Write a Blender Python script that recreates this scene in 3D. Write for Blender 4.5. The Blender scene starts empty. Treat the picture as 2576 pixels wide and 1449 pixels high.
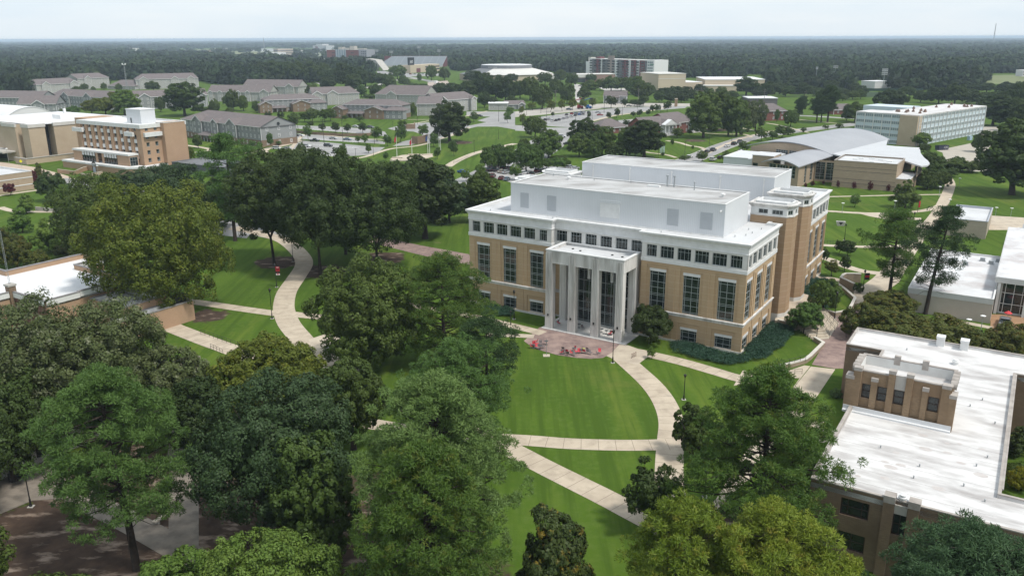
import bpy, math, random
import numpy as np
from mathutils import Vector, Matrix, Euler

# ---------------------------------------------------------------- camera, sky, sun, exposure
SC = bpy.context.scene
COL = SC.collection
CAM_H = 54.0
FOC, PCX, PCY = 2080.18, 1288.0, 724.5
PITCH, ROLL = math.radians(16.8178), .0036
cd = bpy.data.cameras.new('camera')
cam = bpy.data.objects.new('camera', cd)
COL.objects.link(cam)
cd.sensor_width = 36
cd.lens = 36 * FOC / 2576
cd.clip_start = 1
cd.clip_end = 60000
cam.matrix_world = Matrix.Translation((0, 0, CAM_H)) @ (Euler((math.pi / 2 - PITCH, 0, 0)).to_matrix() @ Matrix.Rotation(-ROLL, 3, 'Z')).to_4x4()
SC.camera = cam
SC.view_settings.view_transform = 'Standard'
SC.view_settings.look = 'None'
SC.view_settings.exposure = 0.64
SC.view_settings.gamma = 1.0
SC.cycles.max_bounces = 6
SC.cycles.volume_bounces = 0
SC.cycles.transparent_max_bounces = 8
SC.cycles.use_denoising = True

SUN_EL, SUN_AZ = math.radians(58), math.radians(125)      # azimuth clockwise from +Y
W = bpy.data.worlds.new('World')
SC.world = W
W.use_nodes = True
nt = W.node_tree
nt.nodes.clear()
def N(t, typ, **kw):
    n = t.nodes.new(typ)
    for k, v in kw.items():
        if k.startswith('i_'):
            n.inputs[int(k[2:]) if k[2:].isdigit() else k[2:]].default_value = v
        else:
            setattr(n, k, v)
    return n
def LK(t, a, ao, b, bi):
    t.links.new(a.outputs[ao], b.inputs[bi])
o = N(nt, 'ShaderNodeOutputWorld')
bg = N(nt, 'ShaderNodeBackground')
bg.inputs[1].default_value = 0.12
tc = N(nt, 'ShaderNodeTexCoord')
sp = N(nt, 'ShaderNodeSeparateXYZ')
mx = N(nt, 'ShaderNodeMath', operation='MAXIMUM')
mx.inputs[1].default_value = 0.012
cb = N(nt, 'ShaderNodeCombineXYZ')
LK(nt, tc, 'Generated', sp, 0)
LK(nt, sp, 2, mx, 0)
LK(nt, sp, 0, cb, 0)
LK(nt, sp, 1, cb, 1)
LK(nt, mx, 0, cb, 2)
sky = N(nt, 'ShaderNodeTexSky', sky_type='NISHITA', sun_disc=False, sun_elevation=SUN_EL, sun_rotation=SUN_AZ, air_density=1.0, dust_density=2.0, ozone_density=1.0)
LK(nt, cb, 0, sky, 0)
mp = N(nt, 'ShaderNodeMapping')
mp.inputs['Scale'].default_value = (2.2, 2.2, 14)
LK(nt, cb, 0, mp, 0)
cn = N(nt, 'ShaderNodeTexNoise')
cn.inputs['Scale'].default_value = 2.2
cn.inputs['Detail'].default_value = 7
cn.inputs['Roughness'].default_value = .55
LK(nt, mp, 0, cn, 'Vector')
cr = N(nt, 'ShaderNodeValToRGB')
cr.color_ramp.elements[0].position = .36
cr.color_ramp.elements[0].color = (4.5, 5.1, 5.6, 1)
cr.color_ramp.elements[1].position = .66
cr.color_ramp.elements[1].color = (5.15, 5.5, 5.75, 1)
LK(nt, cn, 0, cr, 0)
mxr = N(nt, 'ShaderNodeMixRGB')
mxr.inputs[0].default_value = .86
LK(nt, sky, 0, mxr, 1)
LK(nt, cr, 0, mxr, 2)
LK(nt, mxr, 0, bg, 0)
LK(nt, bg, 0, o, 0)

sl = bpy.data.lights.new('sun', 'SUN')
sl.energy = 2.1
sl.angle = math.radians(8)
sl.color = (1, .955, .88)
sun = bpy.data.objects.new('sun', sl)
COL.objects.link(sun)
sdir = Vector((math.sin(SUN_AZ) * math.cos(SUN_EL), math.cos(SUN_AZ) * math.cos(SUN_EL), math.sin(SUN_EL)))
sun.rotation_euler = sdir.to_track_quat('Z', 'Y').to_euler()

# ---------------------------------------------------------------- camera model: photograph pixels to points on the ground
def ray(x, y):
    a = (x - PCX) / FOC
    b = -(y - PCY) / FOC
    c, s = math.cos(ROLL), math.sin(ROLL)
    a, b = a * c + b * s, -a * s + b * c
    return (a, math.cos(PITCH) + b * math.sin(PITCH), -math.sin(PITCH) + b * math.cos(PITCH))
OFF = dict(c1=(0, 67.5, .2515), c2=(647.9, 67.5, .2515), c3=(1295.8, 67.5, .2515), c4=(1928.1, 67.5, .2515),
           r1=(1147.3, 364.4, .3773), r2=(1604.2, 337.4, .3773), r3=(0, 404.9, .3773), r4=(0, 902.3, .3773),
           r5=(809.9, 902.3, .3773), r6=(1604.2, 902.3, .3773), p=(1343, 593.9, .2236), t=(1849.2, 418.4, .2934),
           s=(1943.7, 674.9, .2096), D=(0, 0, 1), l1=(0, 243, .2096), l2=(1822.2, 283.4, .23055),
           l3=(2024.6, 553.4, .2142), l4=(431.9, 256.5, .2096), m=(1160.8, 378, .1863))
def px(k, x, y):
    o = OFF[k]
    return o[0] + o[2] * x, o[1] + o[2] * y
def gnd(k, x, y, z=0.0):
    X, Y = px(k, x, y)
    r = ray(X, Y)
    t = (z - CAM_H) / r[2]
    return Vector((r[0] * t, r[1] * t, z))
def height_at(k, x, y, g):
    X, Y = px(k, x, y)
    r = ray(X, Y)
    return CAM_H + r[2] / math.hypot(r[0], r[1]) * math.hypot(g.x, g.y)
def mpp(g, z=0):
    "metres per photograph pixel at a point"
    F = g.y * math.cos(PITCH) - (z - CAM_H) * math.sin(PITCH)
    return F / FOC
def to_px(P):
    x, y, z = P[0], P[1], P[2] - CAM_H
    F = y * math.cos(PITCH) - z * math.sin(PITCH)
    U = y * math.sin(PITCH) + z * math.cos(PITCH)
    a, b = x / F, U / F
    c, s = math.cos(ROLL), math.sin(ROLL)
    return PCX + FOC * (a * c - b * s), PCY - FOC * (a * s + b * c)
# the campus grid: a runs left along the facades, b runs back
AZ = .5635
A0 = Vector((40.5175, 137.21, 0))
UU = Vector((math.sin(AZ), math.cos(AZ), 0))
WW = Vector((-UU.y, UU.x, 0))
def ab(a, b, z=0.0):
    return A0 + WW * a + UU * b + Vector((0, 0, z))

# ---------------------------------------------------------------- mesh builder
class MB:
    def __init__(s):
        s.v = []
        s.f = []
        s.uv = []          # optional explicit uv per face
    def face(s, pts, uv=None):
        i = len(s.v)
        s.v += [tuple(p) for p in pts]
        s.f.append(tuple(range(i, i + len(pts))))
        s.uv.append(uv)
        return s
    def box(s, x0, x1, y0, y1, z0, z1, skip=''):
        p = [(x0, y0, z0), (x1, y0, z0), (x1, y1, z0), (x0, y1, z0), (x0, y0, z1), (x1, y0, z1), (x1, y1, z1), (x0, y1, z1)]
        for k, q in dict(b=(3, 2, 1, 0), t=(4, 5, 6, 7), f=(0, 1, 5, 4), r=(1, 2, 6, 5), k=(2, 3, 7, 6), l=(3, 0, 4, 7)).items():
            if k not in skip:
                s.face([p[i] for i in q])
        return s
    def prism(s, poly, z0, z1, top=True, bot=False):
        "poly counter-clockwise seen from above"
        n = len(poly)
        for i in range(n):
            a, b = poly[i], poly[(i + 1) % n]
            s.face([(a[0], a[1], z0), (b[0], b[1], z0), (b[0], b[1], z1), (a[0], a[1], z1)])
        if top:
            s.face([(p[0], p[1], z1) for p in poly])
        if bot:
            s.face([(p[0], p[1], z0) for p in reversed(poly)])
        return s
    def tube(s, pts, rad, n=6, cap=True):
        pts = [Vector(p) for p in pts]
        rad = rad if isinstance(rad, (list, tuple)) else [rad] * len(pts)
        rings = []
        for i, p in enumerate(pts):
            d = (pts[min(i + 1, len(pts) - 1)] - pts[max(i - 1, 0)]).normalized()
            u = d.orthogonal().normalized() if abs(d.z) > .999 else d.cross(Vector((0, 0, 1))).normalized()
            w = d.cross(u)
            rings.append([p + (u * math.cos(2 * math.pi * k / n) + w * math.sin(2 * math.pi * k / n)) * rad[i] for k in range(n)])
        for a, b in zip(rings, rings[1:]):
            for k in range(n):
                s.face([a[k], b[k], b[(k + 1) % n], a[(k + 1) % n]])
        if cap:
            s.face(rings[-1][::-1])
            s.face(rings[0])
        return s
    def lathe(s, prof, n=10, c=(0, 0)):
        for (r0, z0), (r1, z1) in zip(prof, prof[1:]):
            for k in range(n):
                a0, a1 = 2 * math.pi * k / n, 2 * math.pi * (k + 1) / n
                q = [(c[0] + r0 * math.cos(a0), c[1] + r0 * math.sin(a0), z0), (c[0] + r0 * math.cos(a1), c[1] + r0 * math.sin(a1), z0),
                     (c[0] + r1 * math.cos(a1), c[1] + r1 * math.sin(a1), z1), (c[0] + r1 * math.cos(a0), c[1] + r1 * math.sin(a0), z1)]
                if r0 < 1e-4:
                    q = q[1:]
                elif r1 < 1e-4:
                    q = q[:3]
                s.face(q)
        return s
    def wall(s, P0, P1, z0, z1, holes=(), depth=.3, back=False):
        "wall from P0 to P1, outside on the right; holes (s0,s1,h0,h1) with reveals"
        P0, P1 = Vector(P0[:2]), Vector(P1[:2])
        L = (P1 - P0).length
        d = (P1 - P0) / L
        inn = Vector((-d.y, d.x))
        def at(q, h, e=0.0):
            p = P0 + d * q + inn * e
            return (p.x, p.y, h)
        xs = sorted(set([0, L] + [min(max(h[i], 0), L) for h in holes for i in (0, 1)]))
        zs = sorted(set([z0, z1] + [min(max(h[i], z0), z1) for h in holes for i in (2, 3)]))
        for a, b in zip(xs, xs[1:]):
            run = None
            for c, e in zip(zs, zs[1:]):
                m, k = (a + b) / 2, (c + e) / 2
                if b - a < 1e-5 or e - c < 1e-5:
                    continue
                if not any(h[0] < m < h[1] and h[2] < k < h[3] for h in holes):
                    s.face([at(a, c), at(b, c), at(b, e), at(a, e)])
        for a, b, c, e in holes:
            s.face([at(a, c), at(a, c, depth), at(a, e, depth), at(a, e)][::-1])
            s.face([at(b, c), at(b, e), at(b, e, depth), at(b, c, depth)][::-1])
            s.face([at(a, c), at(b, c), at(b, c, depth), at(a, c, depth)])
            s.face([at(a, e), at(a, e, depth), at(b, e, depth), at(b, e)])
            if back:
                s.face([at(a, c, depth), at(b, c, depth), at(b, e, depth), at(a, e, depth)])
        return s
    def mesh(s, name, smooth=False):
        me = bpy.data.meshes.new(name)
        me.from_pydata(s.v, [], s.f)
        uvl = me.uv_layers.new(name='UVMap')
        out = np.zeros((len(me.loops), 2), 'f')
        li = 0
        for f, uv in zip(s.f, s.uv):
            n = len(f)
            if uv is not None:
                out[li:li + n] = uv
            else:
                P = np.array([s.v[i] for i in f], float)
                nr = np.zeros(3)
                for k in range(1, n - 1):
                    nr += np.cross(P[k] - P[0], P[k + 1] - P[0])
                ln = np.linalg.norm(nr)
                nr = nr / ln if ln > 1e-12 else np.array([0, 0, 1.])
                if abs(nr[2]) > .75:
                    out[li:li + n] = P[:, :2]
                else:
                    t = np.array([-nr[1], nr[0]]) / math.hypot(nr[0], nr[1])
                    out[li:li + n, 0] = P[:, :2] @ t
                    out[li:li + n, 1] = P[:, 2]
            li += n
        uvl.data.foreach_set('uv', out.ravel())
        if smooth:
            me.polygons.foreach_set('use_smooth', [True] * len(me.polygons))
        me.update()
        return me
    def build(s, name, m, parent=None, loc=None, rz=0, smooth=False):
        me = s.mesh(name, smooth)
        me.materials.append(m)
        return put(me, name, parent, loc, rz)
def put(me, name, parent=None, loc=None, rz=0):
    ob = bpy.data.objects.new(name, me)
    COL.objects.link(ob)
    if parent is not None:
        ob.parent = parent
    if loc is not None:
        ob.location = loc
    if rz:
        ob.rotation_euler = (0, 0, rz)
    return ob
def tag(ob, label, cat, group=None):
    ob['label'] = label
    ob['category'] = cat
    if group:
        ob['group'] = group
    return ob
def thing(name, label, cat, loc=(0, 0, 0), rz=0, group=None):
    ob = bpy.data.objects.new(name, None)
    ob.empty_display_size = .5
    COL.objects.link(ob)
    ob.location = loc
    ob.rotation_euler = (0, 0, rz)
    return tag(ob, label, cat, group)
def struct(name, mb, m):
    ob = mb.build(name, m)
    ob['kind'] = 'structure'
    return ob
def clone(root, loc=None, rz=None, label=None, group=None):
    r = root.copy()
    COL.objects.link(r)
    if loc is not None:
        r.location = loc
    if rz is not None:
        r.rotation_euler = (0, 0, rz)
    if label:
        r['label'] = label
    if group:
        r['group'] = group
    for ch in root.children:
        c = ch.copy()
        COL.objects.link(c)
        c.parent = r
        for g in ch.children:
            d = g.copy()
            COL.objects.link(d)
            d.parent = c
    return r

# ---------------------------------------------------------------- materials
MATS = {}
def mat(name, c, c2=None, scale=.6, detail=4, rough=.85, spec=.25, metal=0.0, bump=0.0, bscale=None, coord='pos', lo=.35, hi=.65,
        c3=None, scale3=.05, brick=None, stretch=None, lines=None, rand=0.0):
    if name in MATS:
        return MATS[name]
    m = bpy.data.materials.new(name)
    m.use_nodes = True
    t = m.node_tree
    t.nodes.clear()
    out = N(t, 'ShaderNodeOutputMaterial')
    b = N(t, 'ShaderNodeBsdfPrincipled')
    LK(t, b, 0, out, 0)
    b.inputs['Roughness'].default_value = rough
    b.inputs['Metallic'].default_value = metal
    b.inputs['Specular IOR Level'].default_value = spec
    rgba = lambda q: (q[0], q[1], q[2], 1)
    if coord == 'uv':
        src = (N(t, 'ShaderNodeTexCoord'), 'UV')
    elif coord == 'obj':
        src = (N(t, 'ShaderNodeTexCoord'), 'Object')
    else:
        src = (N(t, 'ShaderNodeNewGeometry'), 'Position')
    if stretch:
        mpn = N(t, 'ShaderNodeMapping')
        mpn.inputs['Scale'].default_value = stretch
        LK(t, src[0], src[1], mpn, 0)
        src = (mpn, 0)
    cur = N(t, 'ShaderNodeRGB')
    cur.outputs[0].default_value = rgba(c)
    cur = (cur, 0)
    if brick:
        bw, bh, mortar, ca, cb_, cm = brick
        uvn = N(t, 'ShaderNodeTexCoord')
        br = N(t, 'ShaderNodeTexBrick')
        br.inputs['Scale'].default_value = 1
        br.inputs['Mortar Size'].default_value = mortar
        br.inputs['Brick Width'].default_value = bw
        br.inputs['Row Height'].default_value = bh
        br.inputs['Color1'].default_value = rgba(ca)
        br.inputs['Color2'].default_value = rgba(cb_)
        br.inputs['Mortar'].default_value = rgba(cm)
        LK(t, uvn, 'UV', br, 'Vector')
        cur = (br, 0)
    def blend(col, sc, det, l, h, cur, fac=1.0):
        n = N(t, 'ShaderNodeTexNoise')
        n.inputs['Scale'].default_value = sc
        n.inputs['Detail'].default_value = det
        n.inputs['Roughness'].default_value = .6
        LK(t, src[0], src[1], n, 'Vector')
        r = N(t, 'ShaderNodeMapRange')
        r.inputs['From Min'].default_value = l
        r.inputs['From Max'].default_value = h
        r.inputs['To Max'].default_value = fac
        LK(t, n, 0, r, 0)
        mxn = N(t, 'ShaderNodeMixRGB')
        LK(t, r, 0, mxn, 0)
        LK(t, cur[0], cur[1], mxn, 1)
        mxn.inputs[2].default_value = rgba(col)
        return (mxn, 0), n
    noise = None
    if c2:
        cur, noise = blend(c2, scale, detail, lo, hi, cur)
    if c3:
        cur, _ = blend(c3, scale3, 4, .45, .7, cur)
    if lines:
        period, width, col, axis = lines      # thin course lines along u (0) or v (1), in metres
        uvn = N(t, 'ShaderNodeTexCoord')
        sx = N(t, 'ShaderNodeSeparateXYZ')
        LK(t, uvn, 'UV', sx, 0)
        mm = N(t, 'ShaderNodeMath', operation='MODULO')
        ad = N(t, 'ShaderNodeMath', operation='ADD')
        ad.inputs[1].default_value = 1000.0
        LK(t, sx, axis, ad, 0)
        LK(t, ad, 0, mm, 0)
        mm.inputs[1].default_value = period
        lt = N(t, 'ShaderNodeMath', operation='LESS_THAN')
        lt.inputs[1].default_value = width
        LK(t, mm, 0, lt, 0)
        mxn = N(t, 'ShaderNodeMixRGB')
        LK(t, lt, 0, mxn, 0)
        LK(t, cur[0], cur[1], mxn, 1)
        mxn.inputs[2].default_value = rgba(col)
        cur = (mxn, 0)
    if rand:
        oi = N(t, 'ShaderNodeObjectInfo')
        hs = N(t, 'ShaderNodeHueSaturation')
        r = N(t, 'ShaderNodeMapRange')
        r.inputs['To Min'].default_value = 1 - rand
        r.inputs['To Max'].default_value = 1 + rand
        LK(t, oi, 'Random', r, 0)
        LK(t, r, 0, hs, 'Value')
        LK(t, cur[0], cur[1], hs, 'Color')
        cur = (hs, 0)
    LK(t, cur[0], cur[1], b, 'Base Color')
    if bump:
        bn = N(t, 'ShaderNodeTexNoise')
        bn.inputs['Scale'].default_value = bscale or scale * 4
        bn.inputs['Detail'].default_value = 5
        LK(t, src[0], src[1], bn, 'Vector')
        bp = N(t, 'ShaderNodeBump')
        bp.inputs['Strength'].default_value = bump
        bp.inputs['Distance'].default_value = .1
        LK(t, bn, 0, bp, 'Height')
        LK(t, bp, 0, b, 'Normal')
    MATS[name] = m
    return m
def leaf_mat(name, c, c2, trans=.25, hue=.009, val=.22, c3=None, spot=None):
    if name in MATS:
        return MATS[name]
    m = bpy.data.materials.new(name)
    m.use_nodes = True
    t = m.node_tree
    t.nodes.clear()
    out = N(t, 'ShaderNodeOutputMaterial')
    b = N(t, 'ShaderNodeBsdfPrincipled')
    b.inputs['Roughness'].default_value = .55
    b.inputs['Specular IOR Level'].default_value = .22
    tr = N(t, 'ShaderNodeBsdfTranslucent')
    ms = N(t, 'ShaderNodeMixShader')
    ms.inputs[0].default_value = trans
    LK(t, b, 0, ms, 1)
    LK(t, tr, 0, ms, 2)
    LK(t, ms, 0, out, 0)
    tcn = N(t, 'ShaderNodeTexCoord')
    n1 = N(t, 'ShaderNodeTexNoise')
    n1.inputs['Scale'].default_value = .35
    n1.inputs['Detail'].default_value = 6
    n1.inputs['Roughness'].default_value = .75
    LK(t, tcn, 'Object', n1, 'Vector')
    if spot:                                  # kinds of tree change from place to place
        ol = N(t, 'ShaderNodeObjectInfo')
        LK(t, ol, 'Location', n1, 'Vector')
        n1.inputs['Scale'].default_value = spot
    r = N(t, 'ShaderNodeMapRange')
    r.inputs['From Min'].default_value = .36
    r.inputs['From Max'].default_value = .64
    LK(t, n1, 0, r, 0)
    mxn = N(t, 'ShaderNodeMixRGB')
    mxn.inputs[1].default_value = (*c, 1)
    mxn.inputs[2].default_value = (*c2, 1)
    LK(t, r, 0, mxn, 0)
    cur = mxn
    if c3:
        n2 = N(t, 'ShaderNodeTexNoise')
        n2.inputs['Scale'].default_value = .9
        n2.inputs['Detail'].default_value = 3
        LK(t, tcn, 'Object', n2, 'Vector')
        r2 = N(t, 'ShaderNodeMapRange')
        r2.inputs['From Min'].default_value = .56
        r2.inputs['From Max'].default_value = .68
        LK(t, n2, 0, r2, 0)
        m2 = N(t, 'ShaderNodeMixRGB')
        LK(t, cur, 0, m2, 1)
        m2.inputs[2].default_value = (*c3, 1)
        LK(t, r2, 0, m2, 0)
        cur = m2
    oi = N(t, 'ShaderNodeObjectInfo')
    hs = N(t, 'ShaderNodeHueSaturation')
    rv = N(t, 'ShaderNodeMapRange')
    rv.inputs['To Min'].default_value = 1 - val
    rv.inputs['To Max'].default_value = 1 + val
    LK(t, oi, 'Random', rv, 0)
    LK(t, rv, 0, hs, 'Value')
    rh = N(t, 'ShaderNodeMapRange')
    rh.inputs['To Min'].default_value = .5 + hue
    rh.inputs['To Max'].default_value = .5 - hue
    mu = N(t, 'ShaderNodeMath', operation='FRACT')
    m7 = N(t, 'ShaderNodeMath', operation='MULTIPLY')
    m7.inputs[1].default_value = 7.31
    LK(t, oi, 'Random', m7, 0)
    LK(t, m7, 0, mu, 0)
    LK(t, mu, 0, rh, 0)
    LK(t, rh, 0, hs, 'Hue')
    LK(t, cur, 0, hs, 'Color')
    LK(t, hs, 0, b, 'Base Color')
    LK(t, hs, 0, tr, 'Color')
    MATS[name] = m
    return m

M_WHITE = mat('white_precast', (.62, .61, .585), (.54, .53, .505), .5, rough=.8, c3=(.47, .46, .43), scale3=.35, coord='uv', stretch=(1, .35, 1), lines=(3.24, .05, (.40, .39, .37), 0))
M_WHITE2 = mat('white_trim', (.68, .68, .67), (.6, .6, .59), .9, rough=.7)
M_STONE = mat('weathered_precast', (.67, .655, .63), (.56, .545, .52), .45, rough=.85, c3=(.36, .345, .32), scale3=.5, stretch=(1.6, 1.6, .22))
M_TAN = mat('tan_brick', (.43, .30, .18), coord='uv', brick=(.4, .1, .012, (.47, .335, .205), (.42, .295, .175), (.45, .345, .235)), c2=(.42, .30, .18), scale=.25, lines=(1.22, .05, (.52, .41, .29), 1))
M_TAN_D = mat('tan_brick_tower', (.38, .26, .16), coord='uv', brick=(.4, .1, .012, (.37, .245, .15), (.32, .21, .125), (.36, .26, .18)), c2=(.32, .22, .13), scale=.25, lines=(1.22, .07, (.42, .32, .225), 1))
M_ROOF = mat('white_roof_membrane', (.58, .59, .60), (.53, .535, .54), .12, rough=.75, c3=(.43, .43, .43), scale3=.14)
M_METAL = mat('white_metal_panel', (.60, .615, .63), (.56, .575, .59), .2, rough=.55, spec=.4, coord='uv', lines=(.35, .03, (.47, .48, .495), 0))
M_GLASS = mat('dark_window_glass', (.006, .011, .011), (.026, .036, .034), .5, rough=.06, spec=.6)
M_GLASS2 = mat('grey_window_glass', (.03, .035, .04), (.06, .065, .07), .5, rough=.1, spec=.6)
M_FRAME = mat('grey_aluminium_frame', (.33, .36, .36), (.29, .32, .32), 2, rough=.5, spec=.4)
M_LOUV = mat('grey_louver', (.44, .46, .48), (.40, .42, .44), 1, rough=.6, coord='uv', lines=(.2, .08, (.33, .35, .37), 1))
M_CONC = mat('path_concrete', (.50, .44, .355), (.44, .385, .31), .35, rough=.9, c3=(.40, .345, .275), scale3=.09, coord='pos')
M_CONC2 = mat('grey_concrete', (.44, .42, .385), (.37, .355, .325), .4, rough=.9)
M_ASPH = mat('pale_asphalt', (.33, .325, .315), (.27, .265, .26), .25, rough=.9, c3=(.24, .235, .23), scale3=.06)
M_PAVER = mat('brick_paving', (.26, .185, .16), (.19, .135, .125), .8, rough=.9, coord='uv', brick=(.22, .11, .01, (.30, .205, .175), (.22, .15, .135), (.33, .27, .24)), c3=(.34, .25, .215), scale3=.3)
M_BARK = mat('bark', (.055, .042, .034), (.03, .024, .02), 1.5, rough=.95, bump=.4, coord='obj')
M_BARK2 = mat('grey_bark', (.12, .105, .09), (.07, .06, .052), 1.5, rough=.95, coord='obj')
M_BLACK = mat('black_metal', (.014, .014, .015), rough=.45, spec=.4)
M_STEEL = mat('galvanised_steel', (.36, .38, .39), (.30, .32, .33), 2, rough=.45, metal=.3)
M_WHITEP = mat('white_paint', (.7, .7, .69), rough=.5)
M_RED = mat('red_plastic', (.55, .05, .06), rough=.5)
M_MULCH = mat('mulch', (.05, .038, .028), (.03, .022, .017), 3, rough=1)
# ---------------------------------------------------------------- windows
WC = {}
def win_mesh(w, h, vs, hs, bar=.07, edge=.1, fm=None, gm=None, dep=.1):
    key = (round(w, 2), round(h, 2), tuple(vs), tuple(hs), bar, edge, (fm or M_FRAME).name, (gm or M_GLASS).name)
    if key in WC:
        return WC[key]
    f = MB()
    f.box(0, edge, 0, dep, 0, h)
    f.box(w - edge, w, 0, dep, 0, h)
    f.box(edge, w - edge, .003, dep, 0, edge)
    f.box(edge, w - edge, .003, dep, h - edge, h)
    for q in vs:
        f.box(w * q - bar / 2, w * q + bar / 2, .006, dep, edge, h - edge)
    for q in hs:
        f.box(edge, w - edge, .012, dep, h * q - bar / 2, h * q + bar / 2)
    fme = f.mesh('window')
    fme.materials.append(fm or M_FRAME)
    g = MB().face([(.02, dep * .6, .02), (w - .02, dep * .6, .02), (w - .02, dep * .6, h - .02), (.02, dep * .6, h - .02)])
    gme = g.mesh('pane')
    gme.materials.append(gm or M_GLASS)
    WC[key] = (fme, gme)
    return WC[key]
def window(parent, x, y, z, rz, w, h, vs=(), hs=(), **kw):
    fme, gme = win_mesh(w, h, vs, hs, **kw)
    f = put(fme, 'window', parent, (x, y, z), rz)
    put(gme, 'pane', f)
    return f
def facade(mb, parent, P0, P1, z0, z1, ops, depth=.3, inset=.14):
    """wall with openings; an opening is (s0,s1,h0,h1,vs,hs,kw[,recess rect])"""
    P0, P1 = Vector(P0), Vector(P1)
    L = (P1 - P0).length
    d = (P1 - P0) / L
    inn = Vector((-d.y, d.x))
    rz = math.atan2(d.y, d.x)
    holes = [(q[0], q[1], q[2], q[3]) if len(q) < 8 else q[7] for q in ops]
    mb.wall(P0, P1, z0, z1, [h for h, q in zip(holes, ops) if len(q) < 8], depth) if all(len(q) < 8 for q in ops) else mb.wall(P0, P1, z0, z1, holes, inset if any(len(q) > 7 for q in ops) else depth)
    for q in ops:
        e = depth
        if len(q) > 7:
            r = q[7]
            a, b = P0 + d * r[0] + inn * inset, P0 + d * r[1] + inn * inset
            mb.wall(a, b, r[2], r[3], [(q[0] - r[0], q[1] - r[0], q[2], q[3])], depth - inset + .1)
            e = depth + .1
        p = P0 + d * q[0] + inn * (e - .12)
        window(parent, p.x, p.y, q[2], rz, q[1] - q[0], q[3] - q[2], q[4], q[5], **q[6])

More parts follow.
